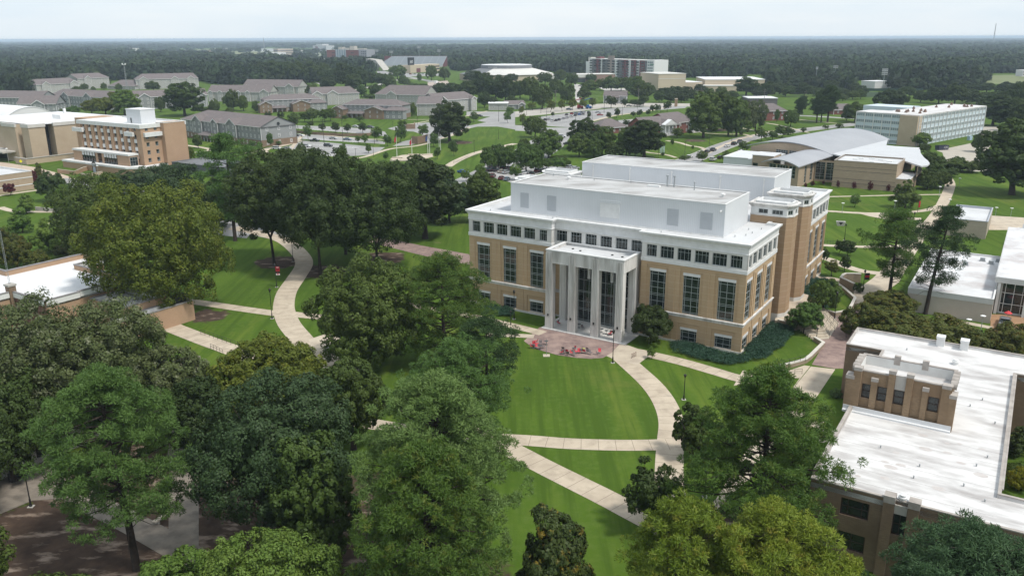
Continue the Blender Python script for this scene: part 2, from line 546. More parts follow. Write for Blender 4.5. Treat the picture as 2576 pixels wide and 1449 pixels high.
# ---------------------------------------------------------------- the main hall
def main_hall():
    R = thing('academic_hall', 'large tan brick hall with four-pier stone portico, white top storey and white rooftop penthouses', 'building', A0, -AZ)
    brick, band, trim, plinth = MB(), MB(), MB(), MB()
    S3 = dict(vs=(.24, .76), hs=(.7,))
    def top(a0, a1):
        return (a0, a1, 15.62, 17.85, (.22, .5, .78), (.68,), dict(bar=.05, edge=.09))
    MV, MH = (.12, .5, .88), (.045, .21, .365, .41, .57, .72, .925)
    def mid(a, w=3.1):
        return (a, a + w, 5.75, 12.92, MV, MH, dict(bar=.075, edge=.09), (a - .62, a + w + .62, 5.74, 14.15))
    def low(a, w=3.1):
        return (a, a + w, .5, 2.62, MV, (.36, .78), dict(bar=.06, edge=.09), (a - .62, a + w + .62, .45, 3.9))
    tw = [(.9, 2.65), (3.65, 6.2), (6.9, 9.45), (10.15, 12.7), (13.4, 15.95), (16.75, 18.7)]
    tw2 = [(19.5 - b, 19.5 - a) for a, b in tw][::-1]
    def strip(P0, P1, tops, mids, lows):
        P0, P1 = Vector(P0), Vector(P1)
        d = (P1 - P0).normalized()
        o = Vector((d.y, -d.x))
        rz = math.atan2(d.y, d.x)
        facade(brick, R, P0, P1, .0, 5.1, [low(a) for a in lows])
        facade(brick, R, P0, P1, 5.7, 14.75, [mid(a) for a in mids])
        facade(band, R, P0 + o * .06, P1 + o * .06, 15.0, 20.0, [top(*q) for q in tops], depth=.34)
        L = (P1 - P0).length
        # lintels, sills, ribs in local strip coordinates
        def sbox(mb, s0, s1, out, z0, z1, inn_=0.0):
            q = [P0 + d * s0 + o * out, P0 + d * s1 + o * out, P0 + d * s1 - o * inn_, P0 + d * s0 - o * inn_]
            mb.prism([(p.x, p.y) for p in q], z0, z1, bot=True)
        for a in mids:
            tb = MB()
            sbox(tb, a - .06, a + 3.16, -.06, 12.94, 13.45, .3)
            tb.build('lintel', M_WHITE2, R)
            for e0, e1, z1 in ((-.3, -.06, 13.72), (3.16, 3.4, 13.72)):
                sbox(brick, a + e0, a + e1, -.08, 5.76, z1, .2)
            sbox(brick, a - .3, a + 3.4, -.08, 13.5, 13.74, .2)
        for a in lows:
            for z0_, z1_, nm_ in ((2.64, 3.1, 'lintel'), (.38, .49, 'sill')):
                tb = MB()
                sbox(tb, a - .06, a + 3.16, -.06, z0_, z1_, .3)
                tb.build(nm_, M_WHITE2, R)
            sbox(brick, a - .3, a + 3.4, -.08, 3.2, 3.42, .2)
        for a, b in zip(mids, mids[1:]):
            m = (a + 3.1 + b) / 2
            sbox(brick, m - .16, m + .16, .09, 5.76, 13.9, .0)
            sbox(brick, m - .16, m + .16, .09, .5, 5.0, .0)
        for a, b in tops[:-1]:
            pass
        tb = MB()
        sbox(tb, 0, L, .1, .0, .4, .0)
        tb.build('plinth', M_WHITE, R)
    FW = 58.43
    lm = [1.93, 8.35, 14.73]
    rm = [1.95 - .25, 8.22, 14.7]
    strip((-FW, 0), (-38.75, 0), [(a + .1, b + .1) for a, b in tw2], lm, lm)
    strip((-38.75, 1.5), (-19.6, 1.5), [(.27 + 3.22 * i, 2.66 + 3.22 * i) for i in range(6)], [], [])
    strip((-19.6, 0), (0, 0), [(.95, 2.9), (3.62, 6.2), (6.87, 9.43), (10.13, 12.7), (13.34, 15.95), (16.6, 18.7)], [1.75, 8.23, 14.72], [1.75, 8.2, 14.7])
    sd = [(.7, 2.2), (3.1, 5.4), (6.1, 8.4), (9.3, 11.6), (12.4, 14.7), (15.8, 17.7)]
    strip((0, 0), (0, 18.72), sd, [.95, 7.1, 13.3], [.95, 7.1, 13.3])
    strip((0, 42.93), (0, 61.65), [(18.72 - b, 18.72 - a) for a, b in sd][::-1], [2.3, 8.5, 14.7], [2.3, 8.5, 14.7])
    strip((-FW, 18.72), (-FW, 0), sd, [.95, 7.1, 13.3], [.95, 7.1, 13.3])
    # plain walls that close the rest of the outline
    for P0, P1 in (((-38.75, 0), (-38.75, 1.5)), ((-19.6, 1.5), (-19.6, 0)), ((0, 61.65), (-FW, 61.65)), ((-FW, 61.65), (-FW, 42.93)),
                   ((0, 18.72), (-2.2, 18.72)), ((-2.2, 18.72), (-2.2, 42.93)), ((-2.2, 42.93), (0, 42.93)), ((-FW, 42.93), (-56.2, 42.93)), ((-56.2, 42.93), (-56.2, 18.72)), ((-56.2, 18.72), (-FW, 18.72))):
        brick.wall(P0, P1, 0, 14.75)
        band.wall(P0, P1, 14.75, 20.0)
    # belt course, band moulding and cornice follow the outline
    def run(mb, pts, prof, closed=True):
        "sweep a profile [(out, z)] round a plan outline (clockwise seen from above = outside left)"
        n = len(pts)
        def off(i, e):
            p, a, b = Vector(pts[i]), Vector(pts[i - 1]), Vector(pts[(i + 1) % n])
            d0, d1 = (p - a).normalized(), (b - p).normalized()
            o0, o1 = Vector((d0.y, -d0.x)), Vector((d1.y, -d1.x))
            m = (o0 + o1)
            m = m / max(.3, m.dot(o0)) if m.length > 1e-6 else o0
            return p + m * e
        for (e0, z0), (e1, z1) in zip(prof, prof[1:]):
            for i in range(n):
                j = (i + 1) % n
                a0, b0, a1, b1 = off(i, e0), off(j, e0), off(i, e1), off(j, e1)
                mb.face([(a0.x, a0.y, z0), (b0.x, b0.y, z0), (b1.x, b1.y, z1), (a1.x, a1.y, z1)])
    out = [(-FW, 0), (-38.75, 0), (-38.75, 1.5), (-19.6, 1.5), (-19.6, 0), (0, 0), (0, 18.72), (-2.2, 18.72), (-2.2, 42.93), (0, 42.93), (0, 61.65), (-FW, 61.65), (-FW, 42.93), (-56.2, 42.93), (-56.2, 18.72), (-FW, 18.72)]
    belt, corn = MB(), MB()
    run(belt, out, [(-.02, 5.05), (.06, 5.05), (.06, 5.45), (.28, 5.52), (.28, 5.66), (-.02, 5.74)])
    run(corn, out, [(-.02, 14.7), (.12, 14.7), (.12, 15.35), (.05, 15.4)])
    run(corn, out, [(.05, 18.12), (.16, 18.14), (.16, 18.3), (.08, 18.34), (.08, 19.25), (.2, 19.3), (.2, 19.5), (.5, 19.78), (.56, 20.05), (.56, 20.16), (-.12, 20.18), (-.12, 19.6)])
    brick.build('brick_wall', M_TAN, R)
    band.build('upper_storey_wall', M_WHITE, R)
    belt.build('belt_course', M_STONE, R)
    corn.build('cornice', M_WHITE2, R)
    rf = MB().prism([(p[0] * 1, p[1] * 1) for p in [(-FW + .1, .1), (-38.85, .1), (-38.65, 1.6), (-19.7, 1.6), (-19.5, .1), (-.1, .1), (-.1, 18.7), (-2.3, 18.7), (-2.3, 43), (-.1, 43), (-.1, 61.5), (-FW + .1, 61.5), (-FW + .1, 43), (-56.1, 43), (-56.1, 18.7), (-FW + .1, 18.7)]], 19.3, 19.66)
    roof = rf.build('roof', M_ROOF, R)
    # penthouses
    for nm, x0, x1, y0, y1, zt in (('front_penthouse', -51.0, -6.0, 4.56, 18.62, 25.64), ('rear_penthouse', -52.05, -6.56, 38.07, 51.82, 25.64)):
        p = MB().box(x0, x1, y0, y1, 19.66, zt, 'tb')
        P = p.build(nm, M_METAL, R)
        MB().box(x0 + .25, x1 - .25, y0 + .25, y1 - .25, zt - .45, zt - .14).build('roof_deck', mat('grey_roof_membrane', (.47, .47, .465), (.42, .42, .415), .15, rough=.8, c3=(.27, .26, .25), scale3=.11, stretch=(1, 2.2, 1)), P)
        e = MB()
        e.box(x0 - .06, x1 + .06, y0 - .06, y0 + .24, zt - .05, zt + .09).box(x0 - .06, x1 + .06, y1 - .24, y1 + .06, zt - .05, zt + .09)
        e.box(x0 - .055, x0 + .25, y0 + .24, y1 - .24, zt - .05, zt + .085).box(x1 - .25, x1 + .055, y0 + .24, y1 - .24, zt - .05, zt + .085)
        e.build('roof_edge', M_WHITE2, P)
        if nm[0] == 'f':
            for a0, a1 in ((48.66, 46.69), (42.39, 40.32), (16.84, 14.63), (10.47, 8.2)):
                MB().box(-a0, -a1, y0 - .06, y0 - .003, 20.77, 23.85).build('louver', M_LOUV, P)
            MB().box(-30.6, -26.48, y0 - .07, y0 - .003, 20.8, 23.6).build('door_panel', M_WHITE2, P)
            MB().box(-30.75, -26.33, y0 - .1, y0 - .003, 23.62, 24.15).build('door_hood', M_METAL, P)
            b = MB().box(x0, x1, y0 - .25, y0 - .02, 19.66, 19.82)
            for i in range(23):
                b.box(x0 + 1 + i * 2, x0 + 1.12 + i * 2, y0 - .34, y0 - .25, 19.66, 19.95)
            b.build('base_flashing', M_WHITE2, P)
            MB().box(x1 - .8, x1 - .62, y0 - .5, y0, 24.4, 24.55).lathe([(.001, 24.2), (.16, 24.3), (.16, 24.45), (.001, 24.5)], 8, (x1 - .7, y0 - .5)).build('camera_bracket', M_WHITEP, P)
            for x, y, r, h in ((-22.21, 17.4, .16, 1.9), (-20.78, 17.5, .16, 1.9), (-16.14, 16.2, .1, 1.3)):
                MB().lathe([(r, zt - .2), (r, zt + h), (r * 1.7, zt + h), (r * 1.7, zt + h + .22), (.001, zt + h + .4)], 10, (x, y)).build('roof_vent', M_STEEL, P)
            for x, y in ((-9.04, 12.1), (-43.0, 14.6)):
                MB().lathe([(.25, zt - .2), (.25, zt + .3), (.45, zt + .3), (.45, zt + .5), (.001, zt + .62)], 12, (x, y)).build('roof_vent', M_WHITEP, P)
            MB().box(-25.6, -23, 15.3, 16, zt - .14, zt + .25).build('skylight', M_WHITEP, P)
            for x, y in ((-48, 17), (-38, 16.5), (-30, 17.2)):
                MB().lathe([(.07, zt - .2), (.07, zt + .35), (.13, zt + .36), (.001, zt + .42)], 8, (x, y)).build('roof_vent', M_STEEL, P)
        else:
            for a in (49.1, 39.64, 29.47, 18.24, 8.75):
                MB().tube([(-a, y0 - .09, 19.7), (-a, y0 - .09, zt - .6)], .09, 8).box(-a - .18, -a + .18, y0 - .2, y0 - .004, zt - .75, zt - .4).build('downpipe', M_WHITE2, P)
    for x, y in ((-55, 3), (-40, 2.7), (-17, 2.4), (-3, 8), (-4, 13), (-2.6, 10.5), (-2.1, 14.5), (-4.4, 6.1)):
        MB().lathe([(.06, 19.66), (.06, 19.95), (.16, 19.96), (.001, 20.05)], 8, (x, y)).build('roof_drain_vent', M_STEEL, R)
    # stair towers on both sides
    for side in (1, -1):
        for y0 in (20.3, 32.6):
            base = [(-6, 0), (.9, 0), (1.9, 1.5), (1.9, 4.4), (.9, 5.8), (-6, 5.8)]
            if side > 0:
                pl = [(x, y0 + y) for x, y in base]
            else:
                pl = [(-FW - x, y0 + y) for x, y in base][::-1]
            T = MB()
            n = len(pl)
            for i in range(n):
                T.wall(pl[i], pl[(i + 1) % n], 2.0, 21.25)
            tw_ = T.build('stair_tower', M_TAN_D, R)
            MB().prism([((p[0] - pl[0][0]) * 1.0 + pl[0][0], p[1]) for p in pl], 0, 1.99, top=False).build('tower_plinth', M_WHITE, tw_)
            H = MB()
            for i in range(n):
                a, b = Vector(pl[i]), Vector(pl[(i + 1) % n])
                L = (b - a).length
                if L > 6.5:
                    ops = [(L - 5.4 if side > 0 and i == 0 else 1.0, L - 3.6 if side > 0 and i == 0 else 2.8, 21.55, 22.45, (.5,), (), dict(bar=.08)), (L - 2.8 if side > 0 and i == 0 else 3.8, L - .75 if side > 0 and i == 0 else 5.8, 21.55, 22.45, (.33, .66), (), dict(bar=.08))]
                elif L > 1.5:
                    ops = [(L / 2 - .6, L / 2 + .6, 21.55, 22.45, (.5,), (), dict(bar=.08))]
                else:
                    ops = []
                facade(H, tw_, a, b, 21.25, 23.4, ops, depth=.22)
            H.build('tower_head', M_WHITE2, tw_)
            C = MB()
            run(C, pl, [(-.05, 21.15), (.08, 21.15), (.08, 21.35), (-.02, 21.4)])
            run(C, pl, [(-.02, 22.75), (.1, 22.8), (.1, 22.95), (.42, 23.25), (.45, 23.5), (-.15, 23.52), (-.15, 23.3)])
            C.build('tower_cornice', M_STONE if side > 0 else M_WHITE2, tw_)
            cx_ = sum(p[0] for p in pl) / n
            K = MB()
            inner = [((p[0] - cx_) * .86 + cx_, (p[1] - y0 - 2.9) * .8 + y0 + 2.9) for p in pl]
            run(K, inner, [(0, 23.2), (0, 23.85), (-.25, 23.87), (-.25, 23.3)])
            K.build('tower_parapet', M_WHITE2, tw_)
            MB().prism(pl, 23.0, 23.32).build('tower_roof', M_ROOF, tw_)
    # low link roofs between towers
    # portico
    pf = MB().box(-37.2, -19.3, -6.5, 1.45, .02, .16).build('portico_floor', mat('portico_concrete', (.60, .59, .57), (.52, .51, .49), .6), R)
    for xa in (-36.52, -31.62, -26.73, -21.85):
        q = MB().box(xa - .04, xa + 1.46, -6.1, -4.66, .16, 2.4)
        x0, x1 = xa, xa + 1.42
        q.box(x0, x1, -5.98, -4.7, 2.4, 15.2)
        for k in range(4):
            c = x0 + .16 + k * .3
            q.box(c, c + .2, -6.12, -5.98, 2.4, 15.35)
        q.box(x0 - .0, x0 + .12, -6.06, -5.98, 2.4, 15.2).box(x1 - .12, x1, -6.06, -5.98, 2.4, 15.2)
        pr = q.build('portico_pier', M_STONE, R)
        MB().box(xa + .55, xa + .8, -6.28, -6.1, 2.75, 3.1).lathe([(.02, 2.62), (.1, 2.75), (.1, 2.78)], 6, (xa + .67, -6.2)).build('wall_lamp', M_BLACK, pr)
    for xa in (-36.5, -21.83):
        MB().box(xa, xa + 1.4, -.55, 1.4, .16, 13.2).box(xa + .3, xa + .5, -.63, -.55, .16, 13.2).box(xa + .9, xa + 1.1, -.63, -.55, .16, 13.2).build('portico_pier', M_STONE, R)
    e = MB()
    e.box(-36.45, -20.35, -5.97, -5.6, 13.25, 15.65, '').box(-36.45, -36.05, -5.6, 1.44, 13.25, 15.65).box(-20.75, -20.35, -5.6, 1.44, 13.25, 15.65)
    e.box(-36.05, -20.75, -5.6, 1.44, 13.25, 13.6)
    e.box(-36.2, -20.6, -6.02, -5.97, 13.25, 13.45)
    e.build('portico_entablature', M_STONE, R)
    e = MB().box(-36.55, -20.25, -6.08, -5.55, 15.65, 15.85).box(-36.55, -35.95, -5.55, 1.44, 15.65, 15.84).box(-20.85, -20.25, -5.55, 1.44, 15.65, 15.84).box(-35.95, -20.85, 1.0, 1.44, 15.65, 15.83)
    e.build('portico_coping', M_WHITE2, R)
    pr = MB().box(-36.0, -20.8, -5.58, 1.43, 14.9, 15.2).build('portico_roof', M_ROOF, R)
    for x, y in ((-33.3, -1.2), (-31.4, -1.8), (-24.8, -1.6), (-22.6, -1.9)):
        MB().lathe([(.22, 15.2), (.26, 15.32), (.001, 15.4)], 10, (x, y)).build('roof_drain', M_BLACK, pr)
    for x0 in (-33.95, -29.0):
        pass
    xs = [-34.9, -30.15, -25.3, -22.0]
    for x0, x1 in ((-34.6, -30.3), (-30.2, -25.5), (-25.4, -21.9)):
        w = x1 - x0
        window(R, x0, 1.05, .17, 0, w, 12.6, (.12, .36, .62, .88), (.03, .19, .215, .33, .48, .5, .68, .84, .95), bar=.07, edge=.1, dep=.14)
    M_LAMP = mat('opal_lamp', (.75, .76, .76), rough=.3)
    for x in (-30.9, -26.0):
        MB().box(x, x + .5, .5, .9, 9.2, 11.3).build('hanging_lantern', M_LAMP, R)
        MB().tube([(x + .25, .7, 11.3), (x + .25, .7, 13.25)], .03, 5).build('lantern_rod', M_BLACK, R)
    for x in (-6.4, -13):
        pass
    return R
main_hall()
# ---------------------------------------------------------------- ground, paths, roads
def ground_mat():
    m = bpy.data.materials.new('lawn_grass')
    m.use_nodes = True
    t = m.node_tree
    b = t.nodes['Principled BSDF']
    b.inputs['Roughness'].default_value = .95
    b.inputs['Specular IOR Level'].default_value = .08
    ge = N(t, 'ShaderNodeNewGeometry')
    def noise(scale, det, l, h, stretch=None, rot=0.0):
        src = ge
        if stretch:
            mp_ = N(t, 'ShaderNodeMapping')
            mp_.inputs['Scale'].default_value = stretch
            mp_.inputs['Rotation'].default_value = (0, 0, rot)
            LK(t, ge, 'Position', mp_, 0)
            src = mp_
        n = N(t, 'ShaderNodeTexNoise')
        n.inputs['Scale'].default_value = scale
        n.inputs['Detail'].default_value = det
        n.inputs['Roughness'].default_value = .62
        LK(t, src, 'Position' if src is ge else 0, n, 'Vector')
        r = N(t, 'ShaderNodeMapRange')
        r.inputs['From Min'].default_value = l
        r.inputs['From Max'].default_value = h
        LK(t, n, 0, r, 0)
        return r
    def mixc(f, a, c):
        x = N(t, 'ShaderNodeMixRGB')
        LK(t, f, 0, x, 0)
        if isinstance(a, tuple):
            x.inputs[1].default_value = (*a, 1)
        else:
            LK(t, a, 0, x, 1)
        x.inputs[2].default_value = (*c, 1)
        return x
    c = mixc(noise(.05, 5, .35, .65), (.074, .128, .015), (.052, .10, .012))
    c = mixc(noise(.9, 5, .45, .8), c, (.092, .14, .027))
    c = mixc(noise(.16, 4, .52, .78, (1, .12, 1), .45), c, (.125, .165, .026))
    c = mixc(noise(.045, 5, .58, .8), c, (.145, .15, .042))
    c = mixc(noise(.5, 4, .46, .62, (1, .05, 1), -1.0), c, (.052, .095, .012))
    c = mixc(noise(.11, 3, .68, .78), c, (.19, .17, .085))
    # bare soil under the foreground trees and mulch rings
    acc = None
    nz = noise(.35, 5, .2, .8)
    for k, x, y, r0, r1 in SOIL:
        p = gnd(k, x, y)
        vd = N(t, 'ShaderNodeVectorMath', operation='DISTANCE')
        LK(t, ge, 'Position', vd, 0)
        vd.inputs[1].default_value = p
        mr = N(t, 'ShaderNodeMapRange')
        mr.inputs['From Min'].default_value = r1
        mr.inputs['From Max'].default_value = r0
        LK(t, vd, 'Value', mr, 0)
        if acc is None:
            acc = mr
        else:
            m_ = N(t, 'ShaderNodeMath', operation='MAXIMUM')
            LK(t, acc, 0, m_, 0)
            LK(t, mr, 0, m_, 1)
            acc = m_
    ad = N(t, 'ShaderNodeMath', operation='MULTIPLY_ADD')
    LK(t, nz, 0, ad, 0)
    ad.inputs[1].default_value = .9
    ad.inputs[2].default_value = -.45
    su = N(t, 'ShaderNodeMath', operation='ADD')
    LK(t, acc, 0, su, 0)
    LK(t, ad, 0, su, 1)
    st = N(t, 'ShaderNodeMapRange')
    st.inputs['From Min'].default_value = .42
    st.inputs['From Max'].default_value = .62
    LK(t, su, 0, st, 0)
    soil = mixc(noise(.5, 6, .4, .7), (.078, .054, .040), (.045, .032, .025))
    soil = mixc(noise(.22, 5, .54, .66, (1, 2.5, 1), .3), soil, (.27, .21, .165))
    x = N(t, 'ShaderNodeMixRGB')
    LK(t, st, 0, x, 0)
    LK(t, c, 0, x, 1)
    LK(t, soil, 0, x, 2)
    hz = N(t, 'ShaderNodeBump')
    hz.inputs['Strength'].default_value = .35
    hz.inputs['Distance'].default_value = .08
    n = N(t, 'ShaderNodeTexNoise')
    n.inputs['Scale'].default_value = 3
    n.inputs['Detail'].default_value = 6
    LK(t, ge, 'Position', n, 'Vector')
    LK(t, n, 0, hz, 'Height')
    LK(t, hz, 0, b, 'Normal')
    LK(t, x, 0, b, 'Base Color')
    return m
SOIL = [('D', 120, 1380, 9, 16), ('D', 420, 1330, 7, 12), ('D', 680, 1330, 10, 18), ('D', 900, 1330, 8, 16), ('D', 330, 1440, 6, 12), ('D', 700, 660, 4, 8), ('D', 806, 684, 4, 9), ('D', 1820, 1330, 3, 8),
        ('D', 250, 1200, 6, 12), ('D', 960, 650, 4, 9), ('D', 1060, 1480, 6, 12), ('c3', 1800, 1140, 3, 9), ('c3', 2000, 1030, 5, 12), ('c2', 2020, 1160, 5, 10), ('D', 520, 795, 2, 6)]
struct('ground', MB().face([(-30000, -3000, 0), (30000, -3000, 0), (30000, 30000, 0), (-30000, 30000, 0)]), ground_mat())

M_PATH = mat('pale_path_concrete', (.52, .445, .345), (.44, .37, .285), .22, detail=6, rough=.9, c3=(.37, .31, .24), scale3=.5, coord='pos', lines=(2.4, .07, (.22, .18, .14), 0))
M_WALK = mat('pale_walk_concrete', (.52, .45, .355), (.45, .385, .30), .3, detail=6, rough=.9, c3=(.38, .32, .255), scale3=.4)
M_SHADE_C = mat('shade_toned_walk_concrete', (.27, .235, .195), (.20, .175, .145), .35, rough=.9, c3=(.15, .13, .11), scale3=.6)  # walk concrete toned darker, the deep tree shade put into its colour
ZL = [.012]
def sheet(name, k, pts, m, z=None):
    z = z or ZL[0]
    ZL[0] += .0005
    ps = [gnd(*(q if len(q) == 3 else (k, *q))) for q in pts]
    ar = sum(ps[i].x * ps[(i + 1) % len(ps)].y - ps[(i + 1) % len(ps)].x * ps[i].y for i in range(len(ps)))
    if ar < 0:
        ps = ps[::-1]
    mb = MB()
    mb.prism([(p.x, p.y) for p in ps], z - .5, z)
    return struct(name, mb, m)
def smooth(pts, n=6):
    out = []
    for i in range(len(pts) - 1):
        p0, p1, p2, p3 = pts[max(i - 1, 0)], pts[i], pts[i + 1], pts[min(i + 2, len(pts) - 1)]
        for k in range(n):
            t = k / n
            out.append(.5 * ((2 * p1) + (p2 - p0) * t + (2 * p0 - 5 * p1 + 4 * p2 - p3) * t * t + (3 * p1 - p0 - 3 * p2 + p3) * t ** 3))
    return out + [pts[-1]]
def strip(name, k, pts, w, m, z=None, sm=True, kerb=None):
    z = z or ZL[0]
    ZL[0] += .0005
    P = [gnd(*(q if len(q) == 3 else (k, *q))) for q in pts]
    if sm and len(P) > 2:
        P = smooth(P)
    mb = MB()
    s = 0.0
    prev = None
    kb = MB()
    for i, p in enumerate(P):
        d = (P[min(i + 1, len(P) - 1)] - P[max(i - 1, 0)]).normalized()
        nrm = Vector((-d.y, d.x, 0))
        if i:
            s += (p - P[i - 1]).length
        l, r = p + nrm * w / 2, p - nrm * w / 2
        cur = (l, r, s, p + nrm * (w / 2 + .2), p - nrm * (w / 2 + .2))
        if prev:
            a, b = prev, cur
            mb.face([(a[1].x, a[1].y, z), (b[1].x, b[1].y, z), (b[0].x, b[0].y, z), (a[0].x, a[0].y, z)], [(a[2], 0), (b[2], 0), (b[2], w), (a[2], w)])
            if kerb:
                for u, v in ((0, 3), (4, 1)):
                    kb.face([(a[u].x, a[u].y, .13), (b[u].x, b[u].y, .13), (b[v].x, b[v].y, .13), (a[v].x, a[v].y, .13)][::-1])
                    kb.face([(a[u].x, a[u].y, 0), (b[u].x, b[u].y, 0), (b[u].x, b[u].y, .13), (a[u].x, a[u].y, .13)])
                    kb.face([(a[v].x, a[v].y, 0), (b[v].x, b[v].y, 0), (b[v].x, b[v].y, .13), (a[v].x, a[v].y, .13)])
        prev = cur
    if kerb:
        struct('kerb', kb, M_CONC2)
    return struct(name, mb, m)

# --- roads and car parks first (lowest), then paths above them
sheet('car_park', 'l4', [(1395, 300), (1500, 285), (2000, 300), (2420, 330), (2560, 360), (2600, 420), (2400, 395), (1800, 345), (1430, 315)], M_ASPH)
sheet('car_park', 'l4', [(1420, 385), (1800, 400), (2200, 430), (2420, 455), (2560, 480), (2560, 510), (2300, 490), (1900, 470), (1620, 450), (1480, 440)], M_ASPH)
sheet('car_park', 'l4', [(1350, 560), (1480, 500), (1600, 470), (1900, 490), (2200, 520), (2420, 545), (2560, 545), (2500, 590), (2350, 640), (2000, 660), (1700, 640), (1450, 610), (1380, 590)], M_ASPH)
sheet('road', 'c2', [(1480, 975), (1700, 960), (2000, 945), (2120, 990), (2250, 965), (2576, 905), (2576, 1030), (2400, 1000), (2200, 1000), (2080, 1030), (1900, 1100), (1700, 1150), (1500, 1190), (1350, 1195), (1450, 1150), (1640, 1110), (1650, 1080), (1560, 1050), (1380, 1040), (1300, 1020)], M_ASPH)
sheet('road', 'c2', [(2090, 850), (2576, 850), (2576, 925), (2300, 960), (2200, 940), (2330, 900), (2090, 895)], M_ASPH)
sheet('road', 'c3', [(0, 850), (300, 815), (600, 790), (900, 770), (1300, 765), (1760, 770), (1760, 800), (1300, 800), (900, 815), (600, 850), (300, 880), (0, 905)], mat('road_concrete', (.42, .39, .345), (.36, .335, .30), .2, rough=.9))
sheet('car_park', 'c3', [(230, 905), (480, 870), (760, 840), (1000, 815), (1740, 785), (1700, 815), (1250, 850), (950, 890), (760, 950), (560, 1010), (330, 995), (250, 950)], M_ASPH)
sheet('road', 'c3', [(0, 985), (330, 1010), (560, 1010), (770, 960), (1180, 925), (1180, 985), (960, 1000), (700, 1040), (560, 1090), (480, 1200), (300, 1330), (0, 1449), (-200, 1500), (-260, 1440), (0, 1340), (300, 1170), (380, 1060), (0, 1040)], M_ASPH)
sheet('car_park', 'm', [(300, 140), (900, 150), (1150, 215), (1600, 240), (1500, 300), (1100, 300), (680, 440), (330, 350)], M_ASPH)
strip('road', 'D', [(1140, 470), (1200, 440), (1290, 395), (1330, 370), (1370, 345)], 9, M_ASPH)
strip('street', 'D', [(1680, 425), (1760, 393), (1830, 365), (1900, 345), (2020, 328), (2160, 312)], 11, M_ASPH, kerb=True)
strip('street', 'c4', [(-400, 890), (300, 890), (900, 920), (1500, 930)], 8, M_ASPH)
sheet('road', 'c4', [(1700, 1240), (2080, 1160), (2180, 1000), (2320, 1000), (2300, 1150), (2150, 1280), (2576, 1400), (2576, 1449), (2050, 1449), (1790, 1350), (1760, 1260)], mat('gravel_drive', (.42, .38, .32), (.36, .33, .28), .3, rough=.95))
sheet('road', 'l1', [(-60, 780), (100, 800), (420, 850), (700, 920), (960, 1000), (1150, 1050), (1150, 1100), (800, 1050), (560, 990), (430, 950), (-60, 860)], mat('entry_concrete', (.47, .38, .30), (.42, .34, .27), .3, rough=.9))
sheet('road', 'l1', [(800, 980), (1500, 1090), (2500, 1250), (2500, 1330), (1400, 1160), (520, 1080), (460, 1040), (560, 1010)], M_ASPH)
sheet('road', 'r3', [(1380, 440), (1440, 405), (1540, 415), (1700, 440), (1960, 500), (1850, 530), (1700, 500), (1560, 490), (1400, 480)], M_ASPH)
sheet('road', 'D', [(930, 590), (1060, 618), (1180, 640), (1190, 668), (1100, 652), (930, 610)], M_PAVER)
sheet('road', 'D', [(500, 545), (545, 540), (640, 580), (620, 600), (540, 590), (500, 590)], M_ASPH)
sheet('street', 'c1', [(880, 690), (1060, 640), (1200, 645), (1150, 665), (960, 700)], M_CONC2)
strip('street', 'c1', [(380, 700), (520, 735), (480, 760)], 6, M_CONC2)
strip('street', 'c2', [(600, 560), (900, 640), (1300, 560), (1500, 520), (1900, 560)], 7, M_CONC2)
strip('street', 'c2', [(1240, 445), (1500, 500), (1780, 565), (1760, 620)], 9, M_ASPH)
sheet('car_park', 'c2', [(1190, 445), (1530, 470), (1900, 470), (1900, 490), (1500, 500), (1200, 470)], M_ASPH)
sheet('car_park', 'c2', [(1700, 560), (1900, 540), (1920, 575), (1820, 640), (1710, 640)], mat('pinkish_gravel', (.42, .35, .30), (.36, .30, .26), .2, rough=.95))
sheet('street', 'c3', [(590, 570), (700, 590), (640, 700), (660, 760), (600, 760), (600, 660)], M_CONC2)
sheet('car_park', 'c3', [(820, 605), (1000, 620), (1430, 600), (1430, 640), (900, 640)], M_CONC2)
sheet('sports_pitch', 'c4', [(960, 655), (1250, 655), (1100, 705), (960, 705)], mat('dark_turf', (.03, .055, .022), (.024, .045, .02), .1, rough=1))
strip('path', 'c4', [(0, 965), (120, 985), (300, 1030), (420, 1060)], 2.2, M_WALK)
strip('path', 'c4', [(330, 930), (520, 950), (720, 970)], 2.0, M_WALK)
strip('path', 'c2', [(320, 1240), (420, 1120), (500, 1075), (700, 1090), (1000, 1120), (1300, 1130)], 2.2, M_WALK)
strip('path', 'c2', [(870, 1335), (1080, 1300), (1320, 1225), (1540, 1200), (1690, 1170), (1820, 1125), (1960, 1080), (2120, 1005)], 2.6, M_WALK)
strip('path', 'c2', [(0, 1270), (200, 1285), (330, 1300)], 2.2, M_WALK)
strip('path', 'c2', [(1900, 1400), (2000, 1340), (2180, 1265), (2380, 1215), (2576, 1170)], 4, M_WALK)
strip('path', 'c2', [(1500, 930), (1700, 930), (1800, 935)], 2, M_WALK)
strip('path', 'c2', [(1490, 975), (1560, 970), (1800, 930), (2060, 900), (2300, 845)], 2, M_WALK)
strip('path', 'c3', [(770, 945), (1000, 890), (1300, 850), (1560, 800), (1740, 790)], 3.4, M_WALK)
strip('path', 'c3', [(1200, 1230), (1340, 1260), (1500, 1280), (1610, 1310)], 2, M_WALK)
strip('path', 'c3', [(1510, 1140), (1640, 1160), (1740, 1190), (1860, 1210), (1920, 1250)], 2.4, M_WALK)
strip('path', 'c3', [(1850, 1060), (2050, 1075), (2260, 1075), (2340, 1090), (2360, 1110)], 2, M_WALK)
strip('path', 'c3', [(1930, 1265), (2100, 1180), (2330, 1100), (2576, 1040)], 2.4, M_WALK)
strip('path', 'c3', [(2150, 990), (2400, 1040), (2576, 1060)], 2, M_WALK)
sheet('flag_plaza', 'c2', [(1325, 1320), (1440, 1285), (1600, 1275), (1740, 1275), (1760, 1300), (1650, 1330), (1500, 1345), (1390, 1350)], M_WALK)

